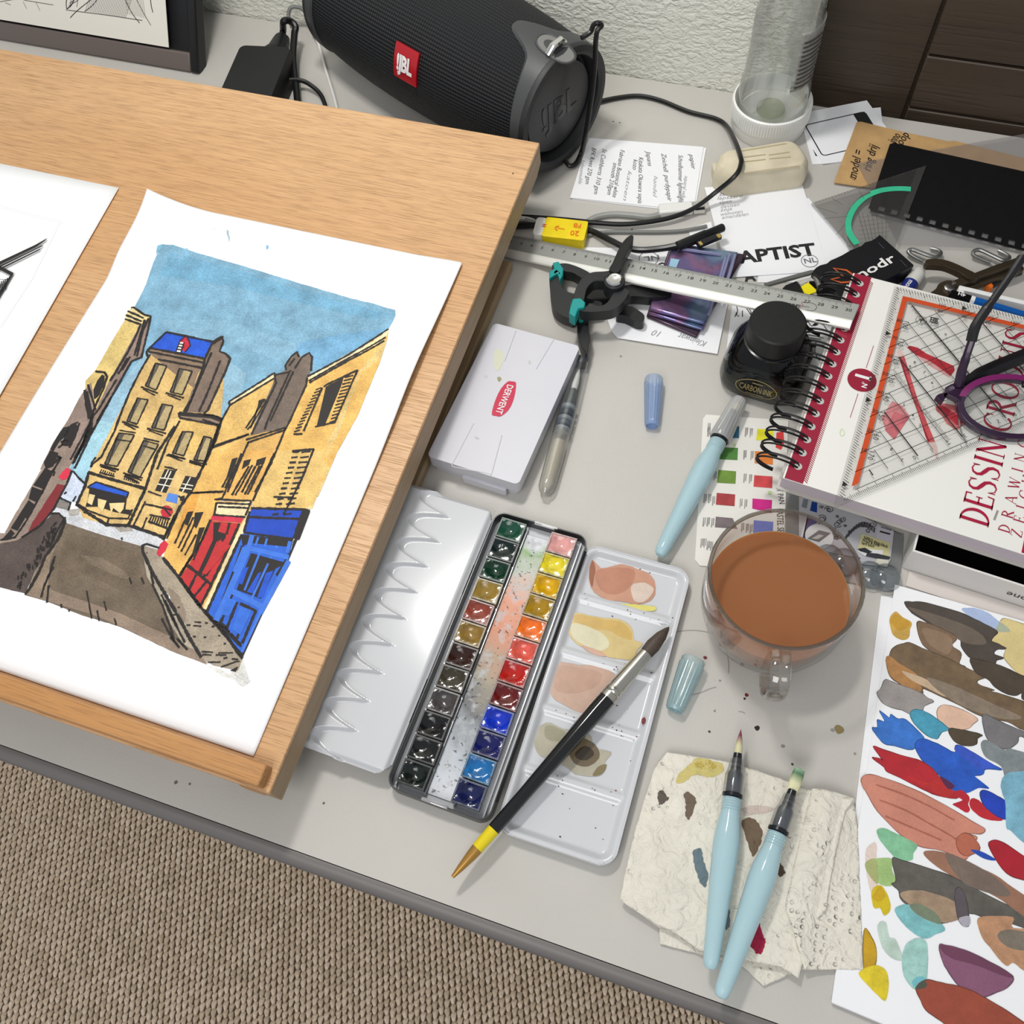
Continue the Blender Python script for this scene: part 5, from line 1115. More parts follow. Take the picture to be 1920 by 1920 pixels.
# blue pencil
a, b = at(1779, 552, .031), at(1960, 606, .031); A_ = axis(a, b); L_ = (b-a).length
bp_ = thing('blue_pencil', 'blue pencil with a black 4H end resting along the sketchbook edge', 'pencil', Frame((a.x, a.y, .026)))
c4 = (at(1818, 564, .031)-a).length; r = .0041
part('black_end', bp_, G().lathe([(.001, .0), (r*.8, .0003), (r, .001), (r, c4)], A_, 6, caps=False), M_black, smooth=False)
part('white_ring', bp_, G().lathe([(r*1.01, c4), (r*1.01, c4+.003)], A_, 6, caps=True), M_white, smooth=False)
part('shaft', bp_, G().lathe([(r, c4+.003), (r, L_), (.001, L_)], A_, 6, caps=False), mat('blue lacquer', (16, 88, 166), .25, coat=.4), smooth=False)
g = G(); Fp = Frame(a+(b-a)*(c4*.55/L_)+Vector((0, 0, r*.9)), -(b-a), Z_.cross(-(b-a))); lettering(g, '4H', Fp, .0032, 0, -.0016, .0002, 'c', bold=.02); part('lettering', bp_, g, mat('white lettering', 0), smooth=False)
# ================================================================ spiral sketchbook
BZ, BB = .0440, .0275
k0, k1 = at(1473, 890, BZ), at(1601, 517, BZ); KV = (k1-k0).normalized(); KF_ = Frame(k0, Vector((KV.y, -KV.x, 0)), KV); KH = (k1-k0).length     # u across the cover, v along the spiral
KWd = .30
bk = thing('sketchbook', 'thick white spiral sketchbook with crimson spine strip and red lettering', 'sketchbook', Frame(KF_.p(.1, KH/2, BB-BZ), KF_.u, KF_.v))
M_cov = mat('white glossy cover', (236, 235, 230), .3, coat=.2); M_crim = mat('crimson print', (152, 36, 60), .35, coat=.2); M_pages = mat('page block', (208, 198, 206), .8, var=.12, vs=500, stretch=(.04, .04, 60))
part('back_cover', bk, G().box((-.0030, KWd), (-.0035, KH+.004), (BB-BZ, BB-BZ+.0015), KF_), mat('grey board', (196, 192, 186), .6), bevel=.0004)
part('page_block', bk, G().box((-.0012, KWd), (-.001, KH+.002), (BB-BZ+.0016, -.0016), KF_), M_pages, smooth=False)
part('front_cover', bk, G().box((-.0012, KWd), (-.0030, KH+.003), (-.0014, 0), KF_), M_cov, bevel=.0006)
sw = .0128
hp = pts('1616,533 1608,554 1600,574 1592,596 1584,617 1577,640 1568,661 1560,684 1553,706 1545,730 1536,753 1528,777 1519,801 1511,825 1503,850 1494,874')
hv = [KF_.loc(at(x, y, BZ))[1] for x, y in hp]; hu = sum(KF_.loc(at(x, y, BZ))[0] for x, y in hp)/len(hp)
dv = (hv[0]-hv[-1])/(len(hv)-1); hv = [hv[-1]+dv*k for k in range(len(hv))]
strip_ = part('spine_strip', bk, G().box((.0, sw), (-.0028, KH+.0028), (0, .00012), KF_), M_crim, smooth=False)
g = G()
for k in range(int(KH/.0016)):
    v0 = k*.0016; g.add([KF_.p(sw, v0, .00013), KF_.p(sw+.0026, v0-.0018, .00013), KF_.p(sw+.0026, v0-.0010, .00013), KF_.p(sw, v0+.0008, .00013)], [(0, 1, 2, 3)])
part('hatched_border', bk, g, M_crim, smooth=False, kind='stuff')
M_wire = mat('black spiral wire', (16, 16, 17), .3)
for v in hv:
    part('hole', strip_, G().lathe([(.00001, .0002), (.0028, .00022)], Frame(KF_.p(hu, v, 0), KF_.u, KF_.v), 18, caps=False), mat('punched hole', (188, 186, 182), .6), smooth=False)
    g = G(); R_ = .0160; cu, ch = hu-.0125, -.0060
    for s in (-1, 1):
        P = [KF_.p(cu+R_*cos(t)*1.0, v+s*.0012*(1+.4*sin(t))+.0012*sin(t*.5), ch+R_*.58*sin(t)) for t in [radians(40+k*11) for k in range(21)]]
        P = [KF_.p(hu+.0006*s, v+s*.0004, -.0004)]+P; g.tube(spline(P, 2), .0008, 6)
    part('ring', bk, g, M_wire)
# cover printing
M_redp = mat('cover red', (166, 28, 62), .4)
def serif(ch):
    """letter as strokes (points, widths) in a box one unit high"""
    t, h = .13, .05; A = lambda cx, cy, rx, ry, a0, a1, n=20: [(cx+rx*cos(radians(a0+(a1-a0)*k/n)), cy+ry*sin(radians(a0+(a1-a0)*k/n))) for k in range(n+1)]
    def arcw(a0, a1, n=20, lo=h, hi=t): return [lo+(hi-lo)*abs(cos(radians(a0+(a1-a0)*k/n)))**1.3 for k in range(n+1)]
    st = lambda x: [([(x, 0), (x, 1)], t), ([(x-.13, .015), (x+.13, .015)], .035), ([(x-.13, .985), (x+.13, .985)], .035)]
    if ch == 'D': return st(.2)+[(A(.2, .5, .55, .48, 90, -90), arcw(90, -90))], .85
    if ch == 'E': return st(.2)+[([(.2, .975), (.62, .975)], h), ([(.2, .51), (.52, .51)], h), ([(.2, .025), (.66, .025)], h), ([(.62, .99), (.63, .78)], .05), ([(.52, .62), (.52, .40)], .045), ([(.65, .01), (.69, .24)], .05)], .75
    if ch == 'S': return [([(.62, .78), (.56, .93), (.38, .98), (.2, .92), (.12, .78), (.17, .64), (.36, .53), (.55, .43), (.63, .28), (.58, .11), (.4, .02), (.2, .05), (.1, .22)], [.04, .04, .05, .08, .11, .13, .15, .14, .12, .09, .05, .04, .04]), ([(.62, .98), (.62, .74)], .035), ([(.1, .02), (.1, .27)], .035)], .74
    if ch == 'I': return st(.2), .4
    if ch == 'N': return [([(.18, 0), (.18, .98)], h), ([(.16, .97), (.76, .02)], t), ([(.76, .0), (.76, 1)], h), ([(.06, .015), (.3, .015)], .035), ([(.04, .985), (.22, .985)], .035), ([(.64, .985), (.88, .985)], .035)], .94
    if ch == 'C': return [(A(.52, .5, .42, .48, 48, 318, 26), arcw(48, 318, 26)), ([(.82, .95), (.82, .70)], .04)], .92
    if ch == 'O': return [(A(.5, .5, .42, .48, 0, 360, 36), arcw(0, 360, 36))], 1.0
    if ch == 'Q': return [(A(.5, .5, .42, .48, 0, 360, 36), arcw(0, 360, 36)), ([(.5, .04), (.7, -.12), (.98, -.2)], [.06, .1, .04])], 1.0
    if ch == 'R': return st(.2)+[(A(.2, .74, .42, .24, 90, -90), arcw(90, -90)), ([(.36, .5), (.78, .02)], t), ([(.66, .015), (.92, .015)], .035)], .88
    if ch == 'U': return [([(.2, .98), (.2, .3), (.26, .1), (.46, .02), (.66, .1), (.73, .3), (.73, .98)], [t, t, .11, .07, h, h, h]), ([(.06, .985), (.34, .985)], .035), ([(.6, .985), (.86, .985)], .035)], .92
    if ch == 'A': return [([(.08, 0), (.42, 1)], h), ([(.42, 1), (.8, 0)], t), ([(.2, .34), (.64, .34)], h), ([(0, .015), (.2, .015)], .035), ([(.66, .015), (.92, .015)], .035)], .92
    if ch == 'W': return [([(.08, .98), (.36, .02)], t), ([(.36, .02), (.6, .9)], h), ([(.56, .98), (.84, .02)], t), ([(.84, .02), (1.1, .98)], h), ([(0, .985), (.2, .985)], .035), ([(1.0, .985), (1.2, .985)], .035)], 1.2
    if ch == 'Z': return [([(.08, .97), (.68, .97)], h), ([(.66, .96), (.1, .03)], t), ([(.08, .03), (.7, .03)], h), ([(.08, .98), (.08, .8)], .04), ([(.7, .02), (.7, .24)], .04)], .78
    if ch == 'H': return st(.2)+st(.8)+[([(.2, .52), (.8, .52)], h)], 1.0
    if ch == 'G': return [(A(.52, .5, .42, .48, 48, 330, 26), arcw(48, 330, 26)), ([(.88, .0), (.88, .42)], t), ([(.72, .43), (1.0, .43)], .035)], 1.0
    return [([(.08, .4), (.36, .4)], .09)], .44
def words(g, s, F, size, x, y, h, gap=.05, sx=1.0):
    for ch in s:
        st, w_ = serif(ch)
        for P, w in st: g.strip([F.p(x+a*size*sx, y+b*size, h) for a, b in P], [q*size for q in w] if isinstance(w, list) else w*size, F.n)
        x += (w_+gap)*size*sx
dT, sT = KF_.loc(at(1852, 992, BZ)), KF_.loc(at(1935, 600, BZ)); TF_ = Frame(KF_.p(dT[0], dT[1], 0), KF_.v, -KF_.u)
g = G(); tot = sum(serif(c)[1]+.04 for c in 'DESSIN-CROQUIS'); size = .0185
words(g, 'DESSIN-CROQUIS', TF_, size, 0, 0, .0003, .04, sx=(at(1925, 622, BZ)-at(1852, 992, BZ)).dot(KF_.v)/(tot*size))
part('title_lettering', bk, g, M_redp, smooth=False)
g = G(); a = KF_.loc(at(1892, 1002, BZ)); words(g, 'DRAWING', Frame(KF_.p(a[0], a[1], 0), KF_.v, -KF_.u), .0072, 0, 0, .0003, .75)
a = KF_.loc(at(1915, 1010, BZ)); words(g, 'ZEICHNEN', Frame(KF_.p(a[0], a[1], 0), KF_.v, -KF_.u), .0072, 0, 0, .0003, .75); part('subtitle_lettering', bk, g, M_redp, smooth=False)
a = KF_.loc(at(1915, 1036, BZ)); part('red_band', bk, G().box((a[0], KWd-.002), (a[1], a[1]+.014), (0, .0002), KF_), M_redp, smooth=False)
a = KF_.loc(at(1616, 713, BZ)); CF_ = Frame(KF_.p(a[0], a[1], 0), KF_.v, -KF_.u); n1 = part('number_badge', bk, G().lathe([(.00001, .0003), (.0102, .0003)], CF_, 40, caps=False), M_crim, smooth=False)
g = G(); Fq = Frame(CF_.o, KF_.v, -KF_.u)
lettering(g, '1', Fq, .0105, .0028, -.0052, .0005, 'c', bold=.03); lettering(g, 'N', Fq, .0036, -.0062, -.0046, .0005, 'l', bold=.03); lettering(g, 'o', Fq, .0024, -.0030, -.0020, .0005, 'l'); g.box((.0010, .0050), (-.0056, -.0046), (.0004, .0005), Fq); part('number', n1, g, M_white, smooth=False)
g = G()
for p, q in (((1638, 648), (1624, 690)), ((1609, 738), (1594, 783))): g.strip([at(*p, BZ+.0002), at(*q, BZ+.0002)], .0004, Z_)
part('thin_line', bk, g, M_redp, smooth=False)
zk = zoomed(1680, 640, 8); zb = zoomed(1420, 480, 3.84)
def decal(name, z, s, c, h=.0002, var=.18):
    return part(name, bk, G().face([at(x, y, BZ+h) for x, y in z(s)]), mat('print %02x%02x%02x' % c, c, .45, var=var, vs=160), smooth=False)
decal('printed_pencil', zk, '40,235 125,225 330,880 480,1250 585,1500 480,1520 440,1420 330,1080 200,720', (214, 92, 98)); decal('printed_pencil_edge', zk, '40,235 70,232 270,880 400,1250 505,1490 480,1520 440,1420 330,1080 200,720', (172, 40, 62), .0003)
decal('printed_eraser_end', zk, '10,160 40,130 85,135 105,170 120,220 40,232', (240, 208, 204)); decal('printed_pencil_point', zk, '490,1515 585,1500 620,1590 640,1790 560,1660', (232, 206, 200))
decal('printed_pen', zk, '165,90 210,65 330,95 450,180 640,265 870,370 880,440 820,520 600,360 480,280 320,215 240,160', (196, 52, 66)); decal('printed_pen_shadow', zk, '320,215 480,280 600,360 820,520 790,540 560,400 380,280', (232, 178, 176))
decal('printed_rubber', zb, '970,1045 1040,1075 1100,1155 985,1325 925,1260 895,1165', (228, 150, 154)); decal('printed_rubber_side', zb, '985,1120 1095,1160 985,1320 920,1255', (216, 122, 130), .0003)
decal('printed_sharpener', zk, '590,970 660,920 900,960 1060,1190 920,1340 760,1240 690,1120 600,1040', (224, 128, 128)); decal('printed_sharpener_edge', zk, '610,980 700,960 1050,1190 920,1260 780,1150', (200, 60, 76), .0003)
g = G(); lf = blob(pts('1579,804 1583,812 1581,817 1577,817 1575,811'), 0, 4); g.strip([at(x, y, BZ+.0002) for x, y in lf+lf[:1]], .0005, Z_); part('leaf_outline', bk, g, mat('pale green print', (190, 214, 160), .5), smooth=False)
part('pencil_tick', bk, G().strip([at(1871, 957, BZ+.0002), at(1864, 975, BZ+.0002)], .0014, Z_), mat('grey pencil trace', 0), smooth=False)

# ---------------------------------------------------------------- set square with orange stripes lying on the book
GZ2 = BZ+.0032
A0, B0 = at(1678, 535, GZ2), at(1563, 952, GZ2); gx = (B0-A0).normalized(); GF_ = Frame(A0, gx, Vector((-gx.y, gx.x, 0)))      # u along the left leg, v to the right
LG = (B0-A0).length; GU = LG/16.0*1.0
gs = thing('set_square', 'large clear set square with orange stripes lying on the sketchbook cover', 'set square', Frame(GF_.p(LG/3, LG/3, -.0026), GF_.u, GF_.v))
part('plate', gs, G().prism([(0, 0), (LG, 0), (0, LG)], -.0026, 0, GF_), clear('clear set square plastic', (.992, .992, .99), .2, .03, dark=.8), bevel=0, smooth=False)
M_or = mat('orange stripe', (202, 78, 40), .4)
part('orange_stripe', gs, G().prism([(.0085, .0075), (LG-.020, .0075), (LG-.0235, .0112), (.0122, .0112)], .0001, .0002, GF_), M_or, smooth=False)
part('orange_stripe', gs, G().prism([(.0085, .0075), (.0122, .0112), (.0122, LG-.024), (.0085, LG-.020)], .0001, .0002, GF_), M_or, smooth=False)
g = G(); hw = .00013; d45 = sqrt(.5)
def ln_(a, b, w=.00026): g.strip([GF_.p(*a, .0002), GF_.p(*b, .0002)], w*1.5, GF_.n)
for k in range(1, int(LG/.0021)):
    t = k*.0021; ln = .0042 if k % 5 == 0 else .0028
    if t < LG-.01:
        ln_((t, .0012), (t+ln*.5, .0012+ln), .0003); ln_((.0012, t), (.0012+ln, t+ln*.5), .0003)
H = LG*sqrt(2); nx_ = -d45
def hy(s, d): return (LG/2+s*d45-d*d45, LG/2-s*d45-d*d45)      # s along the long edge from its middle, d inwards
for k in range(-int(H/2/.00135)+6, int(H/2/.00135)-5): ln_(hy(k*.00135, .0006), hy(k*.00135, .0006+(.0046 if k % 10 == 0 else .0034 if k % 5 == 0 else .0024)), .00022)
ln_(hy(-H/2+.02, .0056), hy(H/2-.02, .0056), .0003)
for k in range(1, 10):
    d = .0062+k*.0112; m = H/2-d-.010
    if m > .004: ln_(hy(-m, d), hy(m, d), .0003)
for k in range(-9, 10):
    s = k*.0118; m = H/2-abs(s)-.022
    if m > .012: ln_(hy(s, .010), hy(s, m), .0003 if k % 3 else .0006)
for q in (-.062, .0, .045):
    m = H/2-abs(q)-.03
    for j in range(int(m/.0012)): ln_(hy(q-.0010*(1+(j % 5 == 0)), .012+j*.0012), hy(q+.0010*(1+(j % 5 == 0)), .012+j*.0012), .0002)
part('scale_marks', gs, g, mat('black etching', (48, 47, 46), .5), smooth=False, kind='stuff')
g = G()
for k in range(1, 16): lettering(g, str(15-k), Frame(GF_.p(*hy(-H/2+.014+k*.0135, .0086), .0), Vector(GF_.u-GF_.v), Vector(-(GF_.u+GF_.v))), .0030, 0, 0, .0003, 'c', bold=.0)
for k, (a, b) in enumerate(zip(range(80, 0, -10), range(100, 180, 10))):
    t = .034+k*.0170
    F1 = Frame(GF_.p(t, .0078, .0002), GF_.v, -GF_.u); lettering(g, str(a), F1, .0030, 0, 0, .0002, 'l', bold=0); F1 = Frame(GF_.p(t, .0128, .0002), GF_.u, GF_.v); lettering(g, str(b), F1, .0038, -.002, 0, .0002, 'l', bold=0)
    F1 = Frame(GF_.p(.0078, t, .0002), GF_.v, -GF_.u); lettering(g, str(b), F1, .0026, 0, -.002, .0002, 'l', bold=0); lettering(g, str(a), Frame(GF_.p(.016, t, .0002), GF_.v, -GF_.u), .0026, 0, 0, .0002, 'l', bold=0)
for k, (x, y) in enumerate(((1703, 690), (1712, 682), (1730, 701), (1745, 720), (1692, 762), (1708, 781), (1722, 800), (1800, 655), (1815, 672), (1770, 630), (1668, 845), (1688, 865), (1836, 692))):
    p = GF_.loc(at(x, y, GZ2)); lettering(g, str(9-k % 9), Frame(GF_.p(p[0], p[1], .0002), GF_.v, -GF_.u), .0024, 0, 0, .0002, 'l', bold=.01)
part('numbers', gs, g, mat('black etching', 0), smooth=False)
g = G(); c = GF_.p(*GF_.loc(at(1727, 601, GZ2))[:2], .0002)
for r in (.0038,): g.strip([c+GF_.u*(r*cos(t))+GF_.v*(r*sin(t)) for t in [2*pi*k/24 for k in range(25)]], .0003, GF_.n)
for a in (0, 2.1, 4.2): g.strip([c, c+GF_.u*(.0022*cos(a))+GF_.v*(.0022*sin(a))], .0007, GF_.n)
a = GF_.loc(at(1742, 604, GZ2)); F1 = Frame(GF_.p(a[0], a[1], .0002), GF_.v, -GF_.u); g.box((0, .0062), (0, .0008), (0, .0001), F1); g.box((0, .0062), (.0044, .0052), (0, .0001), F1); lettering(g, 'HB', F1, .0030, .0031, .0012, .0001, 'c', bold=.04)
for x, y in ((1664, 625), (1627, 750), (1583, 908), (1807, 578)):
    p = GF_.loc(at(x, y, GZ2)); g.prism([(p[0]-.0022, p[1]-.0012), (p[0]+.0022, p[1]-.0012), (p[0], p[1]+.0026)], .0001, .0002, GF_)
part('etched_marks', gs, g, mat('black etching', 0), smooth=False)
g = G(); c = GF_.p(*hy(-.004, .0), .0002); g.strip([c+(GF_.u-GF_.v).normalized()*(.040*cos(t))-(GF_.u+GF_.v).normalized()*(.040*sin(t)) for t in [radians(6+k*5.6) for k in range(31)]], .0011, GF_.n)
part('half_circle', gs, g, mat('grey etching', 0), smooth=False)

# ---------------------------------------------------------------- glasses
gl = thing('eyeglasses', 'round purple eyeglasses lying with the temples up on the sketchbook', 'glasses', base(1850, 740, BZ))
M_pur = mat('dark purple acetate', (46, 26, 52), .3, coat=.3); M_mag = mat('magenta acetate', (120, 34, 96), .3, coat=.3); M_tip = mat('black temple tip', (20, 18, 22), .4)
def ell_pts(cx, cy, a, b, rot, z0, tx, n=40):
    out = []
    for k in range(n):
        t = 2*pi*k/n; x = a*cos(t); y = b*sin(t); c, s = cos(rot), sin(rot); px_, py_ = cx+x*c-y*s, cy+x*s+y*c
        out.append(at(px_, py_, z0+tx*(-(y*c+x*s))/b*.5))
    return out
out_ = ell_pts(1898, 762, 103, 60, .10, BZ+.012, .012); in_ = ell_pts(1900, 762, 92, 50, .10, BZ+.0125, .012); n = len(out_)
g = G(); dn = Vector((0, 0, -.0048)); g.v = out_+in_+[v+dn for v in out_]+[v+dn for v in in_]
g.f = [(i, (i+1) % n, n+(i+1) % n, n+i) for i in range(n)]+[(2*n+i, 3*n+i, 3*n+(i+1) % n, 2*n+(i+1) % n) for i in range(n)]+[(i, 2*n+i, 2*n+(i+1) % n, (i+1) % n) for i in range(n)]+[(n+i, n+(i+1) % n, 3*n+(i+1) % n, 3*n+i) for i in range(n)]
g.c = [None]*len(g.f); part('rim', gl, g, M_pur, bevel=.0006)
g = G(); m_ = [i for i in range(n) if 21 <= i <= 37]; g.v = [out_[i]+Vector((0, 0, .0004)) for i in m_]+[in_[i]+Vector((0, 0, .0004)) for i in m_]; q_ = len(m_); g.f = [(i, i+1, q_+i+1, q_+i) for i in range(q_-1)]; g.c = [None]*len(g.f); part('rim_facing', gl, g, M_mag)
part('lens', gl, G().add([v-Vector((0, 0, .0022)) for v in in_]+[sum(in_, Vector())/n+Vector((0, 0, -.0006))], [(i, (i+1) % n, n) for i in range(n)]), clear('lens', (.97, .97, .97), .15, .02))
out2 = ell_pts(2130, 812, 103, 60, .10, BZ+.012, .012); in2 = ell_pts(2132, 812, 92, 50, .10, BZ+.0125, .012)
g = G(); g.v = out2+in2+[v+dn for v in out2]+[v+dn for v in in2]; g.f = [(i, (i+1) % n, n+(i+1) % n, n+i) for i in range(n)]+[(2*n+i, 3*n+i, 3*n+(i+1) % n, 2*n+(i+1) % n) for i in range(n)]+[(i, 2*n+i, 2*n+(i+1) % n, (i+1) % n) for i in range(n)]+[(n+i, n+(i+1) % n, 3*n+(i+1) % n, 3*n+i) for i in range(n)]; g.c = [None]*len(g.f)
part('rim', gl, g, M_pur); part('bridge', gl, G().tube(spline([out_[1], at(2015, 770, BZ+.022), out2[19]], 6), .0022, 8), M_pur)
g = G(); pxp(g, zk('600,820 640,790 730,760 740,690 830,640 940,600 1090,740 1040,800 960,900 900,850 780,790 700,915'), BZ+.014, .005); part('end_piece', gl, g, M_pur, bevel=.0006)
P = [at(1797, 722, BZ+.014), at(1805, 690, BZ+.026), at(1812, 668, BZ+.034), at(1822, 638, BZ+.042)]
part('temple', gl, G().tube(spline(P, 5), [.0034]*5+[.0031]*5+[.0027]*6, 8), M_pur)
P = [at(1821, 640, BZ+.0415), at(1829, 612, BZ+.048), at(1848, 582, BZ+.054), at(1872, 548, BZ+.061), at(1896, 514, BZ+.068), at(1917, 482, BZ+.074)]
part('temple_tip', gl, G().tube(spline(P, 5), [.0036]*6+[.0034]*6+[.0026]*9+[.0030]*5, 10), M_tip)
part('temple', gl, G().tube(spline([at(1800, 722, BZ+.006), at(1860, 692, BZ+.0075), at(1960, 652, BZ+.008)], 6), [.0042]*4+[.0052]*9, 10), M_tip)
g = G(); pxp(g, pts('1917,722 1925,690 1960,690 1960,735'), BZ+.017, .003); part('nose_pad', gl, g, M_tip, bevel=.0008)

# ---------------------------------------------------------------- white box below the book
wb = thing('white_box', 'open white cardboard box lid under the lower right part of the sketchbook', 'box', base(1830, 1090))
WZ = .0268; a, b = at(1711, 1033, WZ), at(1920, 1100, WZ); WF = Frame(a, b-a, Vector((-(b-a).y, (b-a).x, 0))); M_box = mat('white satin card', (226, 223, 220), .45)
WL = .17
part('front_panel', wb, G().box((0, WL), (0, .0015), (-WZ, 0), WF), M_box, bevel=.0004); part('side_panel', wb, G().box((0, .0015), (.0015, .075), (-WZ, 0), WF), M_box, bevel=.0004)
part('back_panel', wb, G().box((0, WL), (.075, .0765), (-WZ, 0), WF), M_box); part('side_panel', wb, G().box((WL-.0015, WL), (.0015, .075), (-WZ, 0), WF), M_box)
part('lining', wb, G().box((.0015, WL-.0015), (.0015, .075), (-WZ+.0004, -WZ+.003), WF), M_black)
fp_ = aty(1893, 1118, 0) ; wf2 = Frame(WF.p(0, -.0002, 0), -WF.u, -WF.n)
o_ = WF.o+WF.v*(-.0002)
def onwall(px, py): d = ray(px, py); return CAM+d*((o_-CAM).dot(WF.v)/d.dot(WF.v))
p = onwall(1887, 1112); q = WF.loc(p); g = G(); FW = Frame(WF.p(q[0], -.0003, q[2]), -WF.u, -WF.n); lettering(g, 'one', FW, .0062, 0, -.003, .0001, 'r', bold=.0); part('lettering', wb, g, M_blk, smooth=False)
part('flap', wb, G().box((.006, .16), (-.013, -.001), (.0002, .0008), Frame(WF.p(0, 0, -WZ), WF.u, WF.v)), mat('cream card', (214, 206, 200), .6), smooth=False)

# ---------------------------------------------------------------- colour chart card
zs = zoomed(1280, 760, 3.413)
cc_, _ = paper('colour_chart', 'white plastic colour chart card with painted squares under the capped water brush', [(1318, 786), (1324, 778), (1478, 789), (1468, 1075), (1336, 1063), (1312, 1061), (1303, 1050)], .0004, .0006, mat('white plastic card', (230, 228, 222), .35, var=.04, vs=50))
for s, c in (('312,133 362,135 360,210 290,208', (44, 104, 134)), ('478,150 580,155 578,225 470,222', (226, 220, 40)), ('248,268 354,272 350,350 232,345', (76, 130, 58)), ('462,293 578,298 577,380 460,370', (226, 128, 50)), ('228,413 342,422 338,502 220,495', (112, 146, 56)), ('458,447 575,455 573,530 453,520', (206, 70, 74)), ('218,560 336,570 332,645 212,635', (166, 58, 62)), ('447,596 572,606 568,690 445,660', (200, 30, 130)), ('212,712 320,722 350,790 206,780', (120, 108, 112)), ('455,735 580,745 575,850 450,825', (100, 124, 204))):
    part('swatch', cc_, G().face([at(x, y, .00125) for x, y in zs(s)]), mat('swatch %d%d%d' % c, c, .6, var=.22, vs=120), smooth=False)
g = G()
rows = [(165, 130), (165, 160), (405, 160), (435, 165), (395, 305), (440, 310), (180, 440), (205, 440), (395, 455), (430, 460), (140, 585), (170, 585), (195, 600), (370, 615), (400, 620), (135, 735), (160, 735), (188, 740), (380, 770), (410, 775), (435, 780), (120, 870), (140, 870), (160, 885), (182, 890)]
for x, y in rows:
    for k in range(2):
        a, b = zs([(x+k*11, y-18), (x+k*11-4, y+40-12*(k % 2))]); g.strip([at(*a, .0012), at(*b, .0012)], .0009, Z_, None, .9)
part('tiny_text', cc_, g, mat('grey small print', (150, 148, 146), .6), smooth=False, kind='stuff')
g = G(); lettering(g, 'T PAN', framexy((1456, 917), (1461, 945), .0011), .0042, 0, 0, .0003, 'l', width=(at(1456, 917)-at(1461, 945)).length); lettering(g, 'PASTEL SET', framexy((1456, 954), (1458, 1004), .0011), .0046, 0, 0, .0003, 'l', width=(at(1456, 954)-at(1458, 1004)).length)
part('lettering', cc_, g, M_hand, smooth=False)
part('red_logo', cc_, G().face([at(x, y, .0012) for x, y in zs('600,175 645,165 650,240 630,285 595,270')]), mat('red logo', (214, 62, 60), .5), smooth=False)
for s in ('328,242 342,250 335,266 320,262 318,250', '558,545 572,556 564,572 548,570 546,556'): part('leaf_mark', cc_, G().face([at(x, y, .0012) for x, y in blob(zs(s), 0, 4)]), mat('pale green print', 0), smooth=False)

# ---------------------------------------------------------------- blister pack
ze = zoomed(1420, 880, 6.4)
bl = thing('blister_pack', 'clear plastic blister pack with patterned card between mug and white box', 'blister pack', base(1580, 1020))
g = G(); pxp(g, ze('350,262 600,330 880,400 1640,750 1760,800 1740,1100 1700,1380 1660,1440 1580,1460 1290,1400 700,1250 340,900'), .0020, .0012); part('tray', bl, g, mat('grey translucent tray', (150, 152, 152), .25, trans=.3), bevel=.0004)
g = G(); pxp(g, ze('500,330 880,400 1640,740 1600,1080 1560,1170 1200,1130 1240,1060 900,1000 500,900'), .0032, .0005); cdp = part('card', bl, g, mat('grey printed card', (186, 186, 192), .55), smooth=False)
def bdec(nm, s, c, h=.0034, par=None): return part(nm, cdp, G().face([at(x, y, h) for x, y in ze(s)]), mat('bp %02x%02x%02x' % c, c, .5), smooth=False)
bdec('blue_strip', '655,385 720,400 715,520 632,495', (18, 60, 140)); bdec('blue_strip', '600,540 700,590 720,640 640,680 570,760 590,880 640,930 560,890 545,820', (58, 74, 140)); bdec('white_strip', '600,530 625,545 550,850 510,840', (220, 224, 230)); bdec('grey_strip', '555,350 612,365 590,470 530,450', (120, 130, 140))
cN = at(*ze([(743, 805)])[0], .0036); part('round_picture', cdp, G().lathe([(.00001, .00005), (.0098, .0)], Frame(cN), 36, caps=False), M_white, smooth=False)
bdec('pictured_tin', '600,830 740,730 880,765 740,870', (112, 114, 120), .0040); bdec('pictured_tin', '650,830 740,780 800,795 720,840', (196, 196, 190), .0042); bdec('label_box', '1440,680 1640,745 1590,1060 1420,1000', (196, 194, 206), .0034)
bdec('yellow_note', '1250,770 1600,880 1580,1060 1200,960', (206, 200, 150), .0036); bdec('white_note', '1200,950 1510,970 1500,1050 1290,1040 1210,990', (222, 222, 222), .0038); bdec('white_note', '1440,1070 1580,1090 1560,1165 1400,1130', (214, 212, 196), .0039)
bdec('black_pen', '1320,1000 1440,1010 1600,1050 1580,1080 1440,1070 1300,1040', (52, 54, 60), .0040); bdec('black_pen', '1200,955 1290,940 1380,990 1330,1010 1230,980', (40, 42, 48), .0041)
g = G()
r_ = random.Random(5)
for k in range(34):
    x, y = r_.uniform(760, 1400), 0; y = 430+(x-760)*.36+r_.uniform(0, 330)
    if x > 1150 and y > 760: continue
    R0 = r_.uniform(18, 60); a0 = r_.uniform(0, 6); g.strip([at(*ze([(x+R0*(1-q/26)*cos(a0+q*.45), y+.8*R0*(1-q/26)*sin(a0+q*.45))])[0], .0036) for q in range(20)], .0005, Z_)
for q in range(24):
    t = q/23; x0, y0 = 1060+350*t, 800-170*sin(pi*t*.8); g.strip([at(*ze([(x0, y0)])[0], .0036), at(*ze([(x0-14, y0+60)])[0], .0036)], .0009 if q % 2 else .0004, Z_)
part('floral_pattern', cdp, g, mat('grey floral print', (64, 64, 72), .6), smooth=False, kind='stuff')
g = G()
for s, a, b in (('NERO deep.black', (1275, 835), (1560, 945)), ('Proof & note', (1262, 868), (1460, 930)), ('hard touch', (1250, 898), (1400, 940))): p, q = ze([a])[0], ze([b])[0]; lettering(g, s, framexy(p, q, .0038), .0024, 0, 0, .0001, 'l', width=(at(*q)-at(*p)).length, bold=.015)
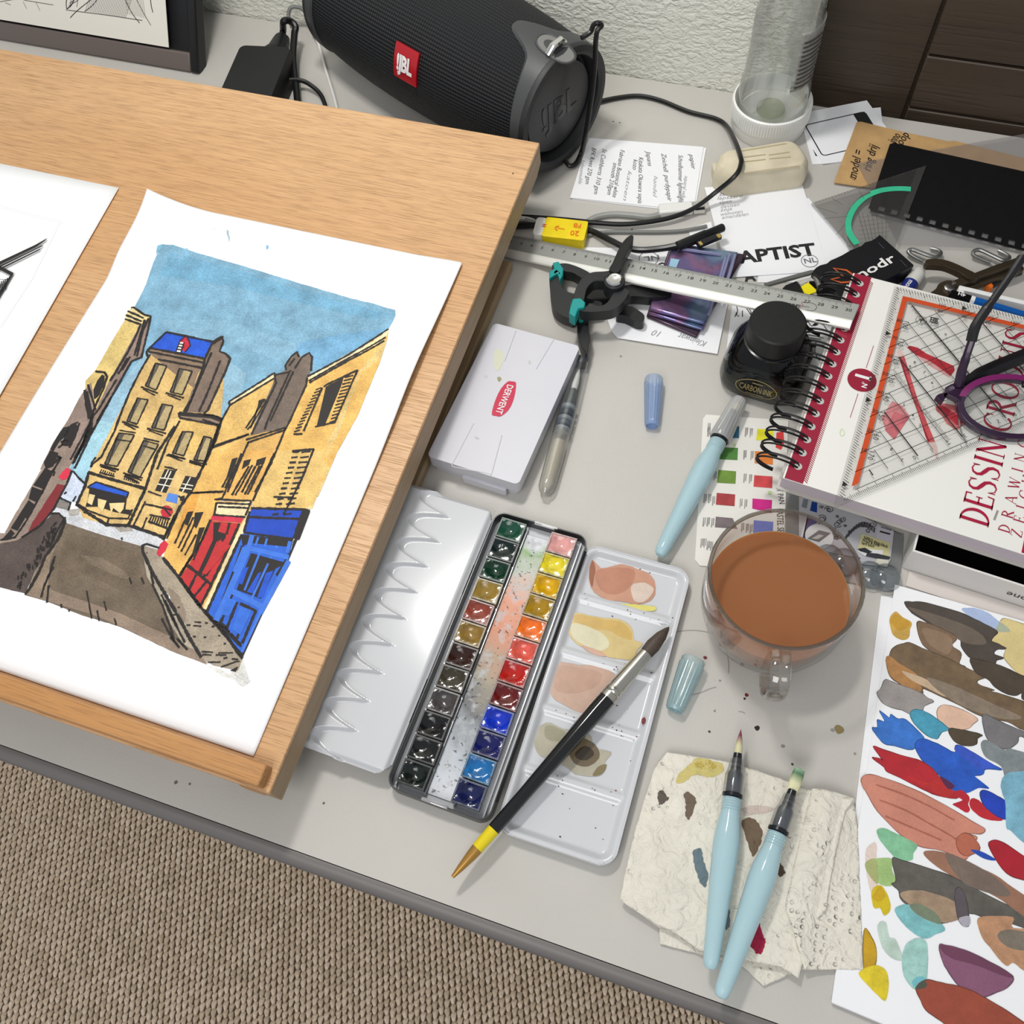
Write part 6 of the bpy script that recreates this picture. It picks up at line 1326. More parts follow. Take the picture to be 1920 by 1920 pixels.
p, q = ze([(1480, 705)])[0], ze([(1600, 745)])[0]; lettering(g, '---- ----', framexy(p, q, .0037), .003, 0, 0, .0001, 'l', width=.016, bold=.02); p, q = ze([(1470, 745)])[0], ze([(1595, 778)])[0]; g.strip([at(*p, .0037), at(*q, .0037)], .0012, Z_)
part('lettering', cdp, g, M_blk, smooth=False)
M_bub = clear('bubble plastic', (.86, .9, .92), .35, .04, body=.10, bodyc=(.5, .55, .6), refl=1.6)
for x, y in ((1030, 1120), (1345, 1280), (1530, 1310), (850, 1075)):
    p = at(*ze([(x, y)])[0], .002); part('bubble', bl, G().lathe([(.0105, 0), (.0102, .003), (.0085, .0062), (.0055, .0082), (.00001, .0090)], Frame(p), 28, caps=False), M_bub)

# ---------------------------------------------------------------- glass mug with rinse water
MC = Vector((.0527, .2575, 0)); MF = Frame(MC)
mg = thing('glass_mug', 'wide clear glass mug half full of brown rinse water', 'mug', MF)
M_glass = clear('mug glass', (.995, .995, .99), .25, .015, refl=1.2, dark=.92)
RO = [(.0290, .0), (.0330, .0015), (.0400, .008), (.0445, .018), (.0472, .032), (.0478, .046), (.0475, .062), (.0472, .0745)]
RI = [(r-.0022-.001*(z < .004), max(z, .0045)) for r, z in RO]
part('body', mg, G().lathe([(.00001, .0003)]+RO[:-1]+[(.0474, .0735), (.0468, .0752), (.0456, .0752), (.0450, .0738)]+RI[::-1][1:]+[(.00001, .0048)], MF, 72, caps=False), M_glass)
part('rim', mg, G().lathe([(.0473, .0738), (.0475, .0750), (.0468, .0760), (.0454, .0758), (.0449, .0746), (.0456, .0738)], MF, 72, caps=False, closed=True), clear('rim glass', (.66, .62, .56), .6, .02, body=.12, bodyc=(.55, .5, .44), refl=1.5))
dh = Vector((.008, -.05, 0)).normalized(); sd = Z_.cross(dh)
hp_ = spline([MC+dh*r+Vector((0, 0, z)) for r, z in ((.0462, .066), (.056, .0675), (.0655, .064), (.069, .054), (.0665, .040), (.059, .030), (.0478, .026))], 6)
g = G()
V = []; n = len(hp_)
for i, p in enumerate(hp_):
    t = (hp_[min(i+1, n-1)]-hp_[max(i-1, 0)]).normalized(); nn = sd.cross(t); w_ = .0062; th = .0024
    for k in range(12): a = 2*pi*k/12; V.append(p+sd*(w_*math.copysign(abs(cos(a))**.7, cos(a)))+nn*(th*sin(a)))
g.v = V; g.f = [(i*12+k, i*12+(k+1) % 12, (i+1)*12+(k+1) % 12, (i+1)*12+k) for i in range(n-1) for k in range(12)]; g.c = [None]*len(g.f)
part('handle', mg, g, clear('handle glass', (.93, .91, .88), .55, .02, body=.06, bodyc=(.8, .78, .75), refl=1.8))
def water():
    m = bpy.data.materials.new('brown rinse water'); m.use_nodes = True; b = m.node_tree.nodes['Principled BSDF']; b.inputs['Base Color'].default_value = lin((152, 100, 66)); b.inputs['Roughness'].default_value = .06
    b.inputs['Subsurface Weight'].default_value = .6; b.inputs['Subsurface Radius'].default_value = (.03, .016, .008); b.inputs['Subsurface Scale'].default_value = .6; b.inputs['IOR'].default_value = 1.2
    return m
WZ2 = .0475
solo('rinse_water', 'murky orange brown water filling the glass mug', 'water', G().lathe([(.00001, .0052)]+[(r-.0026, max(z, .0052)) for r, z in RO if z < WZ2-.004]+[(.0450, WZ2-.0012), (.0450, WZ2), (.00001, WZ2-.0004)], MF, 64, caps=False), water())
# ================================================================ white tin beside the drawing board
DZ = .0215
d0, d1, d2 = at(925, 606, DZ), at(1088, 649, DZ), at(972, 909, DZ)
DF = Frame(d2, (d1-d0), (d1-d2)); dw = (d1-d0).length; dh_ = (d1-d2).length
du_ = (d1-d0).normalized(); dv_ = (d1-d2).normalized(); DF = Frame(d2, -du_, dv_) if False else Frame(d2, Vector((dv_.y, -dv_.x, 0)), dv_)
dtin = thing('pencil_tin', 'white plastic tin with a red DERWENT badge beside the drawing board', 'tin', Frame(DF.p(-dw/2, dh_/2, -DZ), DF.u, DF.v))
M_wp = mat('white glossy plastic', (206, 206, 214), .25, coat=.2, var=.02, vs=30)
part('base', dtin, G().prism(rrect(dw-.004, dh_-.004, .004, 4, -dw/2, dh_/2), -DZ, -.010, DF), M_wp, bevel=.0012)
lid = part('lid', dtin, G().prism(rrect(dw, dh_, .004, 5, -dw/2, dh_/2), -.0125, 0, DF), M_wp, bevel=.0018, seg=3)
part('clasp', dtin, G().box((-dw*.62, -dw*.14), (-.0022, .001), (-.0205, -.0115), DF), M_wp, bevel=.0008)
zd = zoomed(780, 560, 2.731)
for s in ('512,165 455,320', '705,210 615,360', '295,640 185,850', '440,700 385,905', '185,850 200,862 360,893 385,905'):
    part('embossed_line', lid, G().tube([DF.on(x, y, .0000) for x, y in spline2(zd(s), 3)], .00045, 6), mat('white ridge', (196, 196, 202), .35), smooth=True)
bg_ = part('badge', lid, G().face([DF.on(x, y, .0003) for x, y in spline2(zd('470,424 490,424 512,430 508,480 495,530 470,575 432,603 410,600 388,594 395,555 410,510 435,460'), 2, True)]), mat('badge red', (196, 36, 74), .4), smooth=False)
p, q = DF.on(*zd([(472, 442)])[0]), DF.on(*zd([(410, 588)])[0]); g = G(); lettering(g, 'DERWENT', Frame(p, q-p, DF.n.cross(q-p)), .0050, 0, -.0005, .0006, 'l', width=(q-p).length, bold=.015); part('lettering', bg_, g, M_white, smooth=False)
for s, c in (('405,260 440,270 450,310 420,370 400,340', (208, 210, 190)), ('415,405 428,400 438,412 424,425', (150, 150, 110)), ('350,392 362,390 366,402 352,404', (196, 198, 196)), ('575,318 585,318 586,332 577,334', (190, 192, 190)), ('300,705 322,712 320,720 305,716', (188, 188, 190))):
    part('stain', lid, G().face([DF.on(x, y, .0002) for x, y in blob(zd(s), 0, 4)]), mat('tin stain %d%d%d' % c, c, .4), smooth=False)

# ================================================================ water brushes
M_aqua = mat('pale blue barrel plastic', (198, 228, 236), .16, trans=.35, ior=1.2, sss=.4, coat=.3); M_frost = clear('frosted clear plastic', (.93, .94, .94), .35, .25, body=.50, bodyc=(.86, .87, .88))
M_cl2 = clear('clear plastic', (.95, .96, .96), .35, .04, body=.06, bodyc=(.8, .82, .84), refl=1.4); M_dkc = mat('smoky core', (56, 62, 70), .3); M_bfer = mat('black ferrule', (22, 24, 30), .25)
def bristle(name, c0, c1, tip):
    """tuft colour runs from c0 at the root to c1 towards the tip"""
    if name in MATS: return MATS[name]
    m = mat(name, c0, .5); nt = m.node_tree; N = nt.nodes.new; L = nt.links.new
    tc = N('ShaderNodeTexCoord'); sp = N('ShaderNodeSeparateXYZ'); L(tc.outputs['Generated'], sp.inputs[0]); r = N('ShaderNodeValToRGB'); e = r.color_ramp.elements
    e[0].position = .35; e[0].color = lin(c0); e[1].position = .75; e[1].color = lin(c1); x = e.new(1); x.color = lin(tip); L(sp.outputs[2], r.inputs[0]); L(r.outputs[0], nt.nodes['Principled BSDF'].inputs['Base Color']); return m
def brush_parts(root, L_, tuft, flat=False, cap=None, barrel=None, core=None):
    """water brush along +z of its own frame, tail at 0"""
    F = Frame((0, 0, 0)); k = L_/.160; B = barrel or M_aqua
    body = part('barrel', root, G().lathe([(.00001, 0), (.0028, .0004), (.0044, .002), (.0052, .006), (.0056, .012), (.0066, .030), (.0078, .052), (.0088, .070), (.0091, .080), (.0088, .087), (.0076, .095), (.0066, .101), (.0064, .112)], F, 28, caps=False), B, local=True)
    g = G()
    for j in range(5): g.lathe([(.0064, .1030+.0019*j), (.0069, .1035+.0019*j), (.0064, .1041+.0019*j)], F, 24, caps=False)
    part('thread', body, g, B, local=True); part('seal_ring', root, G().lathe([(.0060, .1125), (.0072, .1130), (.0072, .1150), (.0060, .1155)], F, 28, caps=False, closed=True), core or M_bfer, local=True)
    if barrel is None:
        pass
    part('collar', root, G().lathe([(.0070, .1155), (.0070, .1275), (.0058, .1310), (.0050, .1390), (.0046, .1400)], F, 28, caps=False), M_cl2, local=True); part('feed_core', root, G().lathe([(.00001, .114), (.0052, .1150), (.0052, .1290), (.0036, .1320), (.0034, .1380)], F, 20, caps=False), core or M_dkc, local=True)
    part('ferrule', root, G().lathe([(.0036, .1300), (.0038, .1340), (.0032, .1350), (.0036, .1365), (.0030, .1440)], F, 20, caps=False), M_bfer, local=True)
    if flat: part('tuft', root, G().lathe([(.0028, .1430), (.0033, .1480), (.0034, .1540), (.0030, .1600), (.0010, .1606)], F, 16, sx=1.25, sy=.55), tuft, local=True)
    else: part('tuft', root, G().lathe([(.0027, .1430), (.0029, .1470), (.0022, .1530), (.0010, .1585), (.0001, .1620)], F, 16), tuft, local=True)
    if cap: part('cap', root, cap_geo(.0085, .0064, .1140, .1560, F), cap, local=True)
def cap_geo(r0, r1, z0, z1, F, ribs=18, n=108):
    g = G(); secs = [(r0*.93, z0), (r0, z0+.001), (r0, z0+.004), (r0*.985+r1*.015, z0+.0045), (r1*1.02, z1-.004), (r1, z1-.001), (r1*.9, z1), (r1*.80, z1), (r1*.80, z1-.003), (.00001, z1-.003)]
    for i, (r, z) in enumerate(secs):
        for k in range(n):
            t = 2*pi*k/n; m = 1+(.045*(1 if cos(ribs*t) > .2 else 0) if 3 <= i <= 4 else 0); g.v.append(F.p(r*m*cos(t), r*m*sin(t), z))
    g.f = [(i*n+k, i*n+(k+1) % n, (i+1)*n+(k+1) % n, (i+1)*n+k) for i in range(len(secs)-1) for k in range(n)]; g.c = [None]*len(g.f); return g
def water_brush(label, a, b, tuft, **k):
    """from the tail point a to the tip point b"""
    d = (b-a); F = Frame(a, Z_.cross(d), d.cross(Z_.cross(d))*-1 if False else Z_-d.normalized()*d.normalized().z)
    # local z along the brush
    x = Z_.cross(d).normalized(); z = d.normalized(); y = z.cross(x); M = Matrix((x, y, z)).transposed().to_4x4()
    o = bpy.data.objects.new('water_brush', None); COL.objects.link(o); o.matrix_world = Matrix.Translation(a) @ M @ Matrix.Scale(d.length/.1605, 4); o['label'] = label; o['category'] = 'paint brush'; o['group'] = 'water brushes'
    brush_parts(o, .160, tuft, **k); return o
T1 = bristle('plum tipped bristles', (206, 200, 160), (120, 52, 76), (150, 70, 90)); T2 = bristle('green tipped bristles', (214, 212, 172), (74, 116, 84), (150, 180, 150))
TWZ = .0105
water_brush('blue water brush with a plum coloured pointed tip lying on the paper towel', at(1331, 1818, .0165), at(1389, 1371, .0185), T1)
water_brush('blue water brush with a flat green stained tip lying on the paper towel', at(1350, 1872, .0180), at(1500, 1441, .0200), T2, flat=True)
ab_ = water_brush('blue water brush with a frosted cap lying across the colour chart card', at(1236, 1042, .0090), at(1391, 742, .0100), T1, cap=M_frost)
M_gb = clear('clear barrel', (.95, .95, .93), .3, .05, body=.22, bodyc=(.86, .84, .78), refl=1.4); M_mil = mat('milky water', (206, 200, 182), .3, trans=.3, sss=.2)
# slim clear brush beside the tin
a, b = at(1020, 930, .0075), at(1092, 672, .0075); d = b-a; x = Z_.cross(d).normalized(); z = d.normalized(); cbF = Frame(a, x, z.cross(x)); CL = d.length
cb = thing('water_brush', 'slim clear water brush with milky water lying along the white tin', 'paint brush', Frame((a.x, a.y, 0)), 'water brushes')
part('barrel', cb, G().lathe([(.0026, 0), (.0030, CL*.015), (.0048, CL*.03), (.0060, CL*.055), (.0064, CL*.10), (.0068, CL*.36), (.0068, CL*.44), (.0060, CL*.46)], cbF, 24), M_gb)
part('water', cb, G().lathe([(.0024, CL*.05), (.0044, CL*.09), (.0050, CL*.33), (.0042, CL*.38)], cbF, 20), M_mil)
for u, c in ((.46, (150, 156, 164)), (.50, (90, 100, 112)), (.535, (130, 138, 146)), (.575, (60, 68, 78)), (.62, (140, 148, 154))): part('ring', cb, G().lathe([(.0052, CL*(u-.016)), (.0060, CL*(u-.012)), (.0060, CL*(u+.010)), (.0052, CL*(u+.014))], cbF, 20), mat('ring %d' % c[0], c, .25))
part('cap', cb, G().lathe([(.0070, CL*.43), (.0070, CL*.60), (.0062, CL*.80), (.0056, CL*.965), (.0052, CL*.985)], cbF, 24, caps=False), M_cl2)
part('ferrule', cb, G().lathe([(.0034, CL*.62), (.0034, CL*.74), (.0026, CL*.76)], cbF, 16), mat('grey ferrule', (84, 92, 92), .3)); part('tuft', cb, G().lathe([(.0024, CL*.755), (.0028, CL*.80), (.0020, CL*.87), (.0001, CL*.92)], cbF, 14), mat('white bristles', (226, 226, 222), .5))
part('cap_end', cb, G().lathe([(.0054, CL*.945), (.0056, CL*.95), (.0054, CL*.995), (.0048, CL)], cbF, 20), mat('smoky cap end', (58, 60, 66), .3))
# loose caps
def loose_cap(label, p0, p1, z0, z1, r0, r1, m):
    a, b = at(*p0, z0), at(*p1, z1); d = b-a; x = Z_.cross(d).normalized(); z = d.normalized(); F = Frame(a, x, z.cross(x))
    return solo('brush_cap', label, 'brush cap', cap_geo(r0, r1, 0, d.length, F), m, 'loose brush caps')
loose_cap('small periwinkle blue ribbed brush cap lying alone on the desk', (1226, 709), (1222, 799), .0075, .0058, .0072, .0054, clear('periwinkle plastic', (.72, .80, .95), .35, .18, body=.45, bodyc=(.52, .68, .94)))
loose_cap('pale aqua ribbed brush cap lying between the paint tin and the mug', (1301, 1236), (1264, 1332), .0080, .0062, .0082, .0060, clear('aqua plastic', (.82, .92, .94), .35, .18, body=.40, bodyc=(.62, .80, .84)))

# ================================================================ paint tin
TA = -.0260; PT = Frame((-.1171, .1758, 0), (cos(TA), sin(TA), 0), (-sin(TA), cos(TA), 0)); tw, tl_ = .0710, .2085
pt = thing('paint_tin', 'open white enamel watercolour tin with two folded out mixing lids', 'paint tin', PT)
M_en = mat('white enamel', (204, 206, 210), .14, coat=.3); M_tin = mat('tin metal', (150, 152, 154), .3, .8); M_blkp = mat('black enamel', (20, 20, 22), .3)
TH = .0125
def tray_ring(w, l, r, th, z0, z1, F):
    a = rrect(w, l, r, 6); b = rrect(w-2*th, l-2*th, r-th, 6); n = len(a); g = G()
    for poly, z in ((a, z0), (a, z1-.0006), ([(x*.997, y*.999) for x, y in a], z1), ([(x*1.003, y*1.001) for x, y in b], z1), (b, z1-.0006), (b, z0)): g.v += [F.p(x, y, z) for x, y in poly]
    for j in range(6): k = (j+1) % 6; g.f += [(j*n+i, j*n+(i+1) % n, k*n+(i+1) % n, k*n+i) for i in range(n)]
    g.c = [None]*len(g.f); return g
part('body', pt, tray_ring(tw, tl_, .0085, .0011, .0003, TH, PT), mat('dark tin side', (66, 67, 68), .3, .5))
def smear():
    m = bpy.data.materials.new('paint smeared enamel'); m.use_nodes = True; nt = m.node_tree; b = nt.nodes['Principled BSDF']; N = nt.nodes.new; L = nt.links.new; b.inputs['Roughness'].default_value = .5; b.inputs['Specular IOR Level'].default_value = .25
    tc = N('ShaderNodeTexCoord'); sp = N('ShaderNodeSeparateXYZ'); L(tc.outputs['Generated'], sp.inputs[0]); r = N('ShaderNodeValToRGB'); e = r.color_ramp.elements
    cols = [(.0, (214, 216, 222)), (.16, (190, 196, 204)), (.3, (120, 122, 124)), (.45, (170, 160, 142)), (.62, (214, 150, 122)), (.74, (226, 170, 150)), (.86, (196, 200, 192)), (.93, (150, 180, 130)), (1., (222, 224, 228))]
    e[0].color = lin(cols[0][1]); e[1].color = lin(cols[-1][1])
    for p, c in cols[1:-1]: x = e.new(p); x.color = lin(c)
    n0 = N('ShaderNodeTexNoise'); n0.inputs['Scale'].default_value = 55; n0.inputs['Detail'].default_value = 8; L(tc.outputs['Object'], n0.inputs['Vector'])
    ad = N('ShaderNodeMath'); ad.operation = 'MULTIPLY_ADD'; ad.inputs[1].default_value = .30; L(n0.outputs['Fac'], ad.inputs[0]); sb = N('ShaderNodeMath'); sb.operation = 'SUBTRACT'; sb.inputs[1].default_value = .15; L(sp.outputs[1], sb.inputs[0]); L(sb.outputs[0], ad.inputs[2]); L(ad.outputs[0], r.inputs[0])
    n1 = N('ShaderNodeTexNoise'); n1.inputs['Scale'].default_value = 160; n1.inputs['Detail'].default_value = 6; L(tc.outputs['Object'], n1.inputs['Vector']); mr = N('ShaderNodeMapRange'); mr.inputs[1].default_value = .30; mr.inputs[2].default_value = .50; L(n1.outputs['Fac'], mr.inputs[0])
    mx = N('ShaderNodeMix'); mx.data_type = 'RGBA'; L(mr.outputs[0], mx.inputs[0]); mx.inputs[6].default_value = lin((190, 192, 196)); L(r.outputs[0], mx.inputs[7])
    n2 = N('ShaderNodeTexNoise'); n2.inputs['Scale'].default_value = 420; n2.inputs['Detail'].default_value = 3; L(tc.outputs['Object'], n2.inputs['Vector']); m2 = N('ShaderNodeMapRange'); m2.inputs[1].default_value = .63; m2.inputs[2].default_value = .68; L(n2.outputs['Fac'], m2.inputs[0])
    sc = N('ShaderNodeMath'); sc.operation = 'MULTIPLY'; sc.inputs[1].default_value = .8; L(m2.outputs[0], sc.inputs[0]); mz = N('ShaderNodeMix'); mz.data_type = 'RGBA'; L(sc.outputs[0], mz.inputs[0]); L(mx.outputs[2], mz.inputs[6]); mz.inputs[7].default_value = lin((44, 56, 62)); L(mz.outputs[2], b.inputs['Base Color'])
    return m
part('tin_floor', pt, G().prism(rrect(tw-.002, tl_-.002, .0075, 6), .0004, .0022, PT), M_en)
part('middle_channel', pt, G().box((-.0095, .0095), (-tl_/2+.006, tl_/2-.008), (.0022, .0034), PT), smear(), smooth=False)
for x in (-.0305, -.0102, .0102, .0305): part('pan_rail', pt, G().box((x-.0004, x+.0004), (-tl_/2+.004, tl_/2-.004), (.0022, .0062), PT), M_tin, smooth=False)
part('spring_clip', pt, G().box((-.010, .008), (-tl_/2-.0002, -tl_/2+.0018), (.0100, TH+.0004), PT), M_chrome, bevel=.0003); part('spring_clip', pt, G().box((-.006, .012), (tl_/2-.0016, tl_/2+.0003), (.0100, TH+.0004), PT), M_chrome, bevel=.0003)
# right flap with five mixing wells
FR = Frame(PT.p(tw/2+.0008, 0, 0), PT.u, PT.v); f_c = [at(1297, 1080, .008), at(1150, 1637, .008), at(925, 1555, .008), at(1103, 1011, .008)]
FA = atan2((f_c[0]-f_c[1]).y, (f_c[0]-f_c[1]).x)-pi/2; FR = Frame(sum(f_c, Vector())/4, (cos(FA), sin(FA), 0), (-sin(FA), cos(FA), 0)); FR.o.z = 0; fw, fl_ = .0765, .2060
RIM = .0098; yb = [-.5, -.292, -.092, .108, .308, .5]
def wellz(x, y):
    """height of the enamel flap at x (-.5 to .5) and y along it"""
    X = x*fw; Y = y*fl_; e = min(fw/2-abs(X), fl_/2-abs(Y)); cx, cy = fw/2-.011, fl_/2-.011
    if abs(X) > cx and abs(Y) > cy: e = .011-sqrt((abs(X)-cx)**2+(abs(Y)-cy)**2)
    if e < .0022: return RIM-.0006*(1-max(e, 0)/.0022)
    z = RIM-(RIM-.0046)*sstep(e, .0022, .0075)
    dmin = min(abs(y-q)*fl_ for q in yb[1:-1]); r_ = .0068-(.0068-.0046)*sstep(dmin, .0006, .0052)
    if e > .005: z = max(z, r_ if e > .0075 else r_*1.0)
    return z
NU_, NV_ = 70, 190; g = G().grid(NU_, NV_, lambda a, b: FR.p((a-.5)*fw, (b-.5)*fl_, wellz(a-.5, b-.5)))
keep = []
for f in g.f:
    ok = True
    for i in f:
        a, b, _ = FR.loc(g.v[i]); cx, cy = fw/2-.011, fl_/2-.011
        if abs(a) > cx and abs(b) > cy and (abs(a)-cx)**2+(abs(b)-cy)**2 > .0113**2: ok = False
    if ok: keep.append(f)
g.f = keep; g.c = [None]*len(keep); flap = part('mixing_flap', pt, g, M_en, angle=60)
part('flap_skirt', flap, tray_ring(fw, fl_, .011, .0008, .0006, RIM+.0002, FR), M_en)
# left lid with twelve slanted wells
l_c = [at(927, 968, .011), at(732, 1452, .011)]; LX = Frame((l_c[0]+l_c[1])/2, PT.u, (l_c[0]-l_c[1])); LX = Frame(LX.o, Vector((LX.v.y, -LX.v.x, 0)), LX.v); lw2, ll2 = .082, (l_c[0]-l_c[1]).length+.006
tips = [LX.loc(at(x, y, .011)) for x, y in ((840, 978), (820, 1023), (799, 1068), (778, 1115), (757, 1163), (735, 1211), (712, 1263), (686, 1318), (660, 1372))]
pit = sum(tips[k][1]-tips[k+1][1] for k in range(8))/8; t0 = tips[0]; tipu = sum(t[0] for t in tips)/len(tips)
def lidz(u, v):
    z = .0105; e = min(-u, u+lw2, ll2/2-abs(v)); z -= .004*(1-sstep(e, 0, .004)); 
    f = (t0[1]-v)/pit; f -= round(f); ub = tipu-.024*(1-(1-2*abs(f))**2.4)
    z -= .0040*sstep(u-ub, -.0012, .0050)
    return z
g = G().grid(120, 420, lambda a, b: LX.p(-lw2*(1-a), (b-.5)*ll2, lidz(-lw2*(1-a), (b-.5)*ll2)))
rc = .010; keep = []
for f in g.f:
    ok = True
    for i in f:
        a, b, _ = LX.loc(g.v[i]); x = max(a+rc, -lw2+rc-a, 0); y = max(abs(b)-ll2/2+rc, 0)
        if x > 0 and y > 0 and x*x+y*y > (rc*1.02)**2: ok = False
    if ok: keep.append(f)
g.f = keep; g.c = [None]*len(keep); lidp = part('palette_lid', pt, g, M_en, angle=70); sm = lidp.modifiers.new('thickness', 'SOLIDIFY'); sm.thickness = .0007; sm.offset = -1
for a, b in ((.058, .034), (-.030, -.062)): part('hinge', pt, G().box((-tw/2-.0016, -tw/2+.0002), (b, a), (.0075, TH+.0012), PT), M_blkp, bevel=.0004)
part('hinge', pt, G().tube([PT.p(tw/2+.0006, tl_/2-.012, TH-.0004), PT.p(tw/2+.0006, -tl_/2+.014, TH-.0004)], .0012, 8), M_blkp)
# puddles of thinned paint
zq = zoomed(960, 960, 3.84); zw = zoomed(700, 1180, 3.4286)
M_pud = vcmat('thin paint', .18, .10, 90, coat=.2)
def puddle(z, s, c, h=.0051, jag=.5):
    part('paint_puddle', flap, G().face([FR.on(x, y, h) for x, y in blob(z(s), jag, 4, len(s))], c), M_pud, smooth=False)
puddle(zq, '555,480 570,350 595,360 620,385 650,405 720,390 790,375 850,385 900,410 960,430 1010,470 1030,520 1030,590 990,640 900,665 830,650 760,640 680,630 610,590 570,545', (196, 146, 122)); puddle(zq, '555,470 565,360 580,350 600,400 590,480 575,540', (150, 92, 66), .00515); puddle(zq, '600,430 760,400 880,420 860,520 760,590 640,560', (184, 128, 104), .0052)
puddle(zq, '860,530 960,510 1020,560 960,640 880,640', (214, 196, 182), .00525); puddle(zq, '770,668 820,660 1025,680 1015,712 900,705 820,690', (222, 214, 120), .0056, .3)
puddle(zq, '420,790 455,725 560,745 650,760 760,770 840,810 870,860 880,920 940,945 900,1000 870,1060 800,1060 700,1045 600,1000 500,970 430,910 405,850', (210, 188, 130)); puddle(zq, '450,740 560,752 660,770 780,790 850,850 860,920 780,900 690,850 560,850 460,830', (206, 172, 100), .00515)
puddle(zq, '440,800 560,830 660,880 700,960 640,1000 520,960 430,890', (214, 208, 176), .0052); puddle(zq, '500,960 600,990 680,1030 640,1040 560,1010', (206, 166, 146), .0053)
puddle(zq, '330,1090 360,1080 480,1100 620,1110 740,1170 700,1230 640,1300 520,1445 400,1400 300,1340 270,1270 290,1180', (196, 164, 146)); puddle(zq, '330,1110 480,1120 640,1160 620,1240 480,1300 330,1290 300,1220', (190, 154, 134), .0052)
puddle(zw, '1040,650 1120,600 1220,640 1320,650 1400,690 1410,760 1530,790 1490,850 1480,910 1420,945 1300,930 1230,880 1120,830 1060,800 1030,720', (176, 170, 152)); puddle(zw, '1110,620 1200,640 1260,690 1200,720 1110,700', (154, 150, 126), .00515); puddle(zw, '1260,760 1350,700 1440,760 1450,830 1380,880 1290,860', (112, 98, 76), .0052); puddle(zw, '1300,790 1370,750 1420,800 1370,840 1310,830', (64, 54, 40), .0053); puddle(zw, '1450,880 1500,870 1470,930 1410,940', (130, 118, 84), .00535)
r_ = random.Random(11)
for k in range(70):                    # splashes of dry paint on the flap
    a, b = r_.uniform(-.42, .44), r_.choice(yb[1:-1])+r_.gauss(0, .012) if k % 2 else r_.uniform(-.47, .47); rr = r_.uniform(.00025, .0006); F = Frame(FR.p(a*fw, b*fl_, wellz(a, b)+.0002), FR.u, FR.v)
    part('paint_speck', flap, G().prism([(rr*r_.uniform(.6, 1.6)*cos(t*pi/3), rr*r_.uniform(.5, 1.1)*sin(t*pi/3)) for t in range(6)], 0, .0001, F), mat('speck %s' % ('dark', 'red', 'brown')[k % 3], ((42, 40, 44), (110, 36, 40), (90, 66, 50))[k % 3], .4), smooth=False)
part('paint_speck', flap, G().face([FR.on(x, y, RIM-.0010) for x, y in blob(zw('1725,580 1740,565 1752,580 1745,605 1728,610'), 0, 4)]), mat('speck red', 0), smooth=False)
# half pans
PWi, PLe, PHt = .0192, .0158, .0082
def pan_geo():
    a = [(-PWi/2, -PLe/2), (PWi/2, -PLe/2), (PWi/2, PLe/2), (-PWi/2, PLe/2)]; t = .0011; b = [(x-math.copysign(t, x), y-math.copysign(t, y)) for x, y in a]; o = [(x*.93, y*.93) for x, y in a]; g = G()
    for poly, z in ((o, 0), (a, PHt), (b, PHt), ([(x*.95, y*.95) for x, y in b], .0015)): g.v += [Vector((x, y, z)) for x, y in poly]
    for j in range(3): g.f += [(j*4+i, j*4+(i+1) % 4, (j+1)*4+(i+1) % 4, (j+1)*4+i) for i in range(4)]
    g.f += [(3, 2, 1, 0), (12, 13, 14, 15)]; g.c = [None]*len(g.f); return g
def paint_geo(seed, dip):
    r = random.Random(seed); n = 13; w_, l_ = PWi-.0021, PLe-.0021; px_, py_ = r.uniform(-.12, .12), r.uniform(-.12, .12)
    return G().grid(n, n, lambda a, b: Vector(((a-.5)*w_, (b-.5)*l_, PHt-.0007-dip*max(0, 1-(((a-.5-px_)/.46)**2+((b-.5-py_)/.46)**2))**.7+.00025*sin(a*9+seed)*cos(b*8+seed*2))))
left = [((22, 74, 56), 'dark green'), ((5, 28, 28), 'blackish green'), ((8, 52, 34), 'deep green'), ((150, 122, 52), 'olive ochre'), ((140, 62, 48), 'brick red'), ((146, 116, 56), 'raw sienna'), ((48, 20, 12), 'dark brown'), ((58, 52, 38), 'umber'), ((74, 70, 70), 'grey'), ((12, 12, 14), 'black'), ((14, 16, 16), 'soft black'), ((16, 26, 24), 'green black')]
right = [((226, 164, 160), 'pale pink'), ((226, 208, 40), 'lemon yellow'), ((216, 168, 16), 'golden yellow'), ((168, 130, 24), 'dark ochre'), ((236, 112, 30), 'orange'), ((222, 96, 82), 'coral red'), ((182, 30, 22), 'red'), ((98, 14, 16), 'crimson'), ((18, 52, 190), 'cobalt blue'), ((14, 20, 88), 'ultramarine'), ((22, 104, 168), 'sky blue'), ((18, 28, 78), 'prussian blue')]
pL = [(963, 986), (950, 1023), (935, 1059), (918, 1102), (902, 1138), (886, 1179), (867, 1222), (849, 1268), (831, 1309), (816, 1352), (796, 1397), (775, 1451)]; pR = [(1053, 1018), (1041, 1054), (1025, 1096), (1010, 1140), (997, 1180), (982, 1217), (965, 1257), (949, 1298), (934, 1347), (917, 1391), (896, 1443), (879, 1489)]
vL = [PT.loc(at(x, y, .0095)) for x, y in pL]; vR = [PT.loc(at(x, y, .0095)) for x, y in pR]
uL = sum(q[0] for q in vL)/12; uR = sum(q[0] for q in vR)/12
first = None
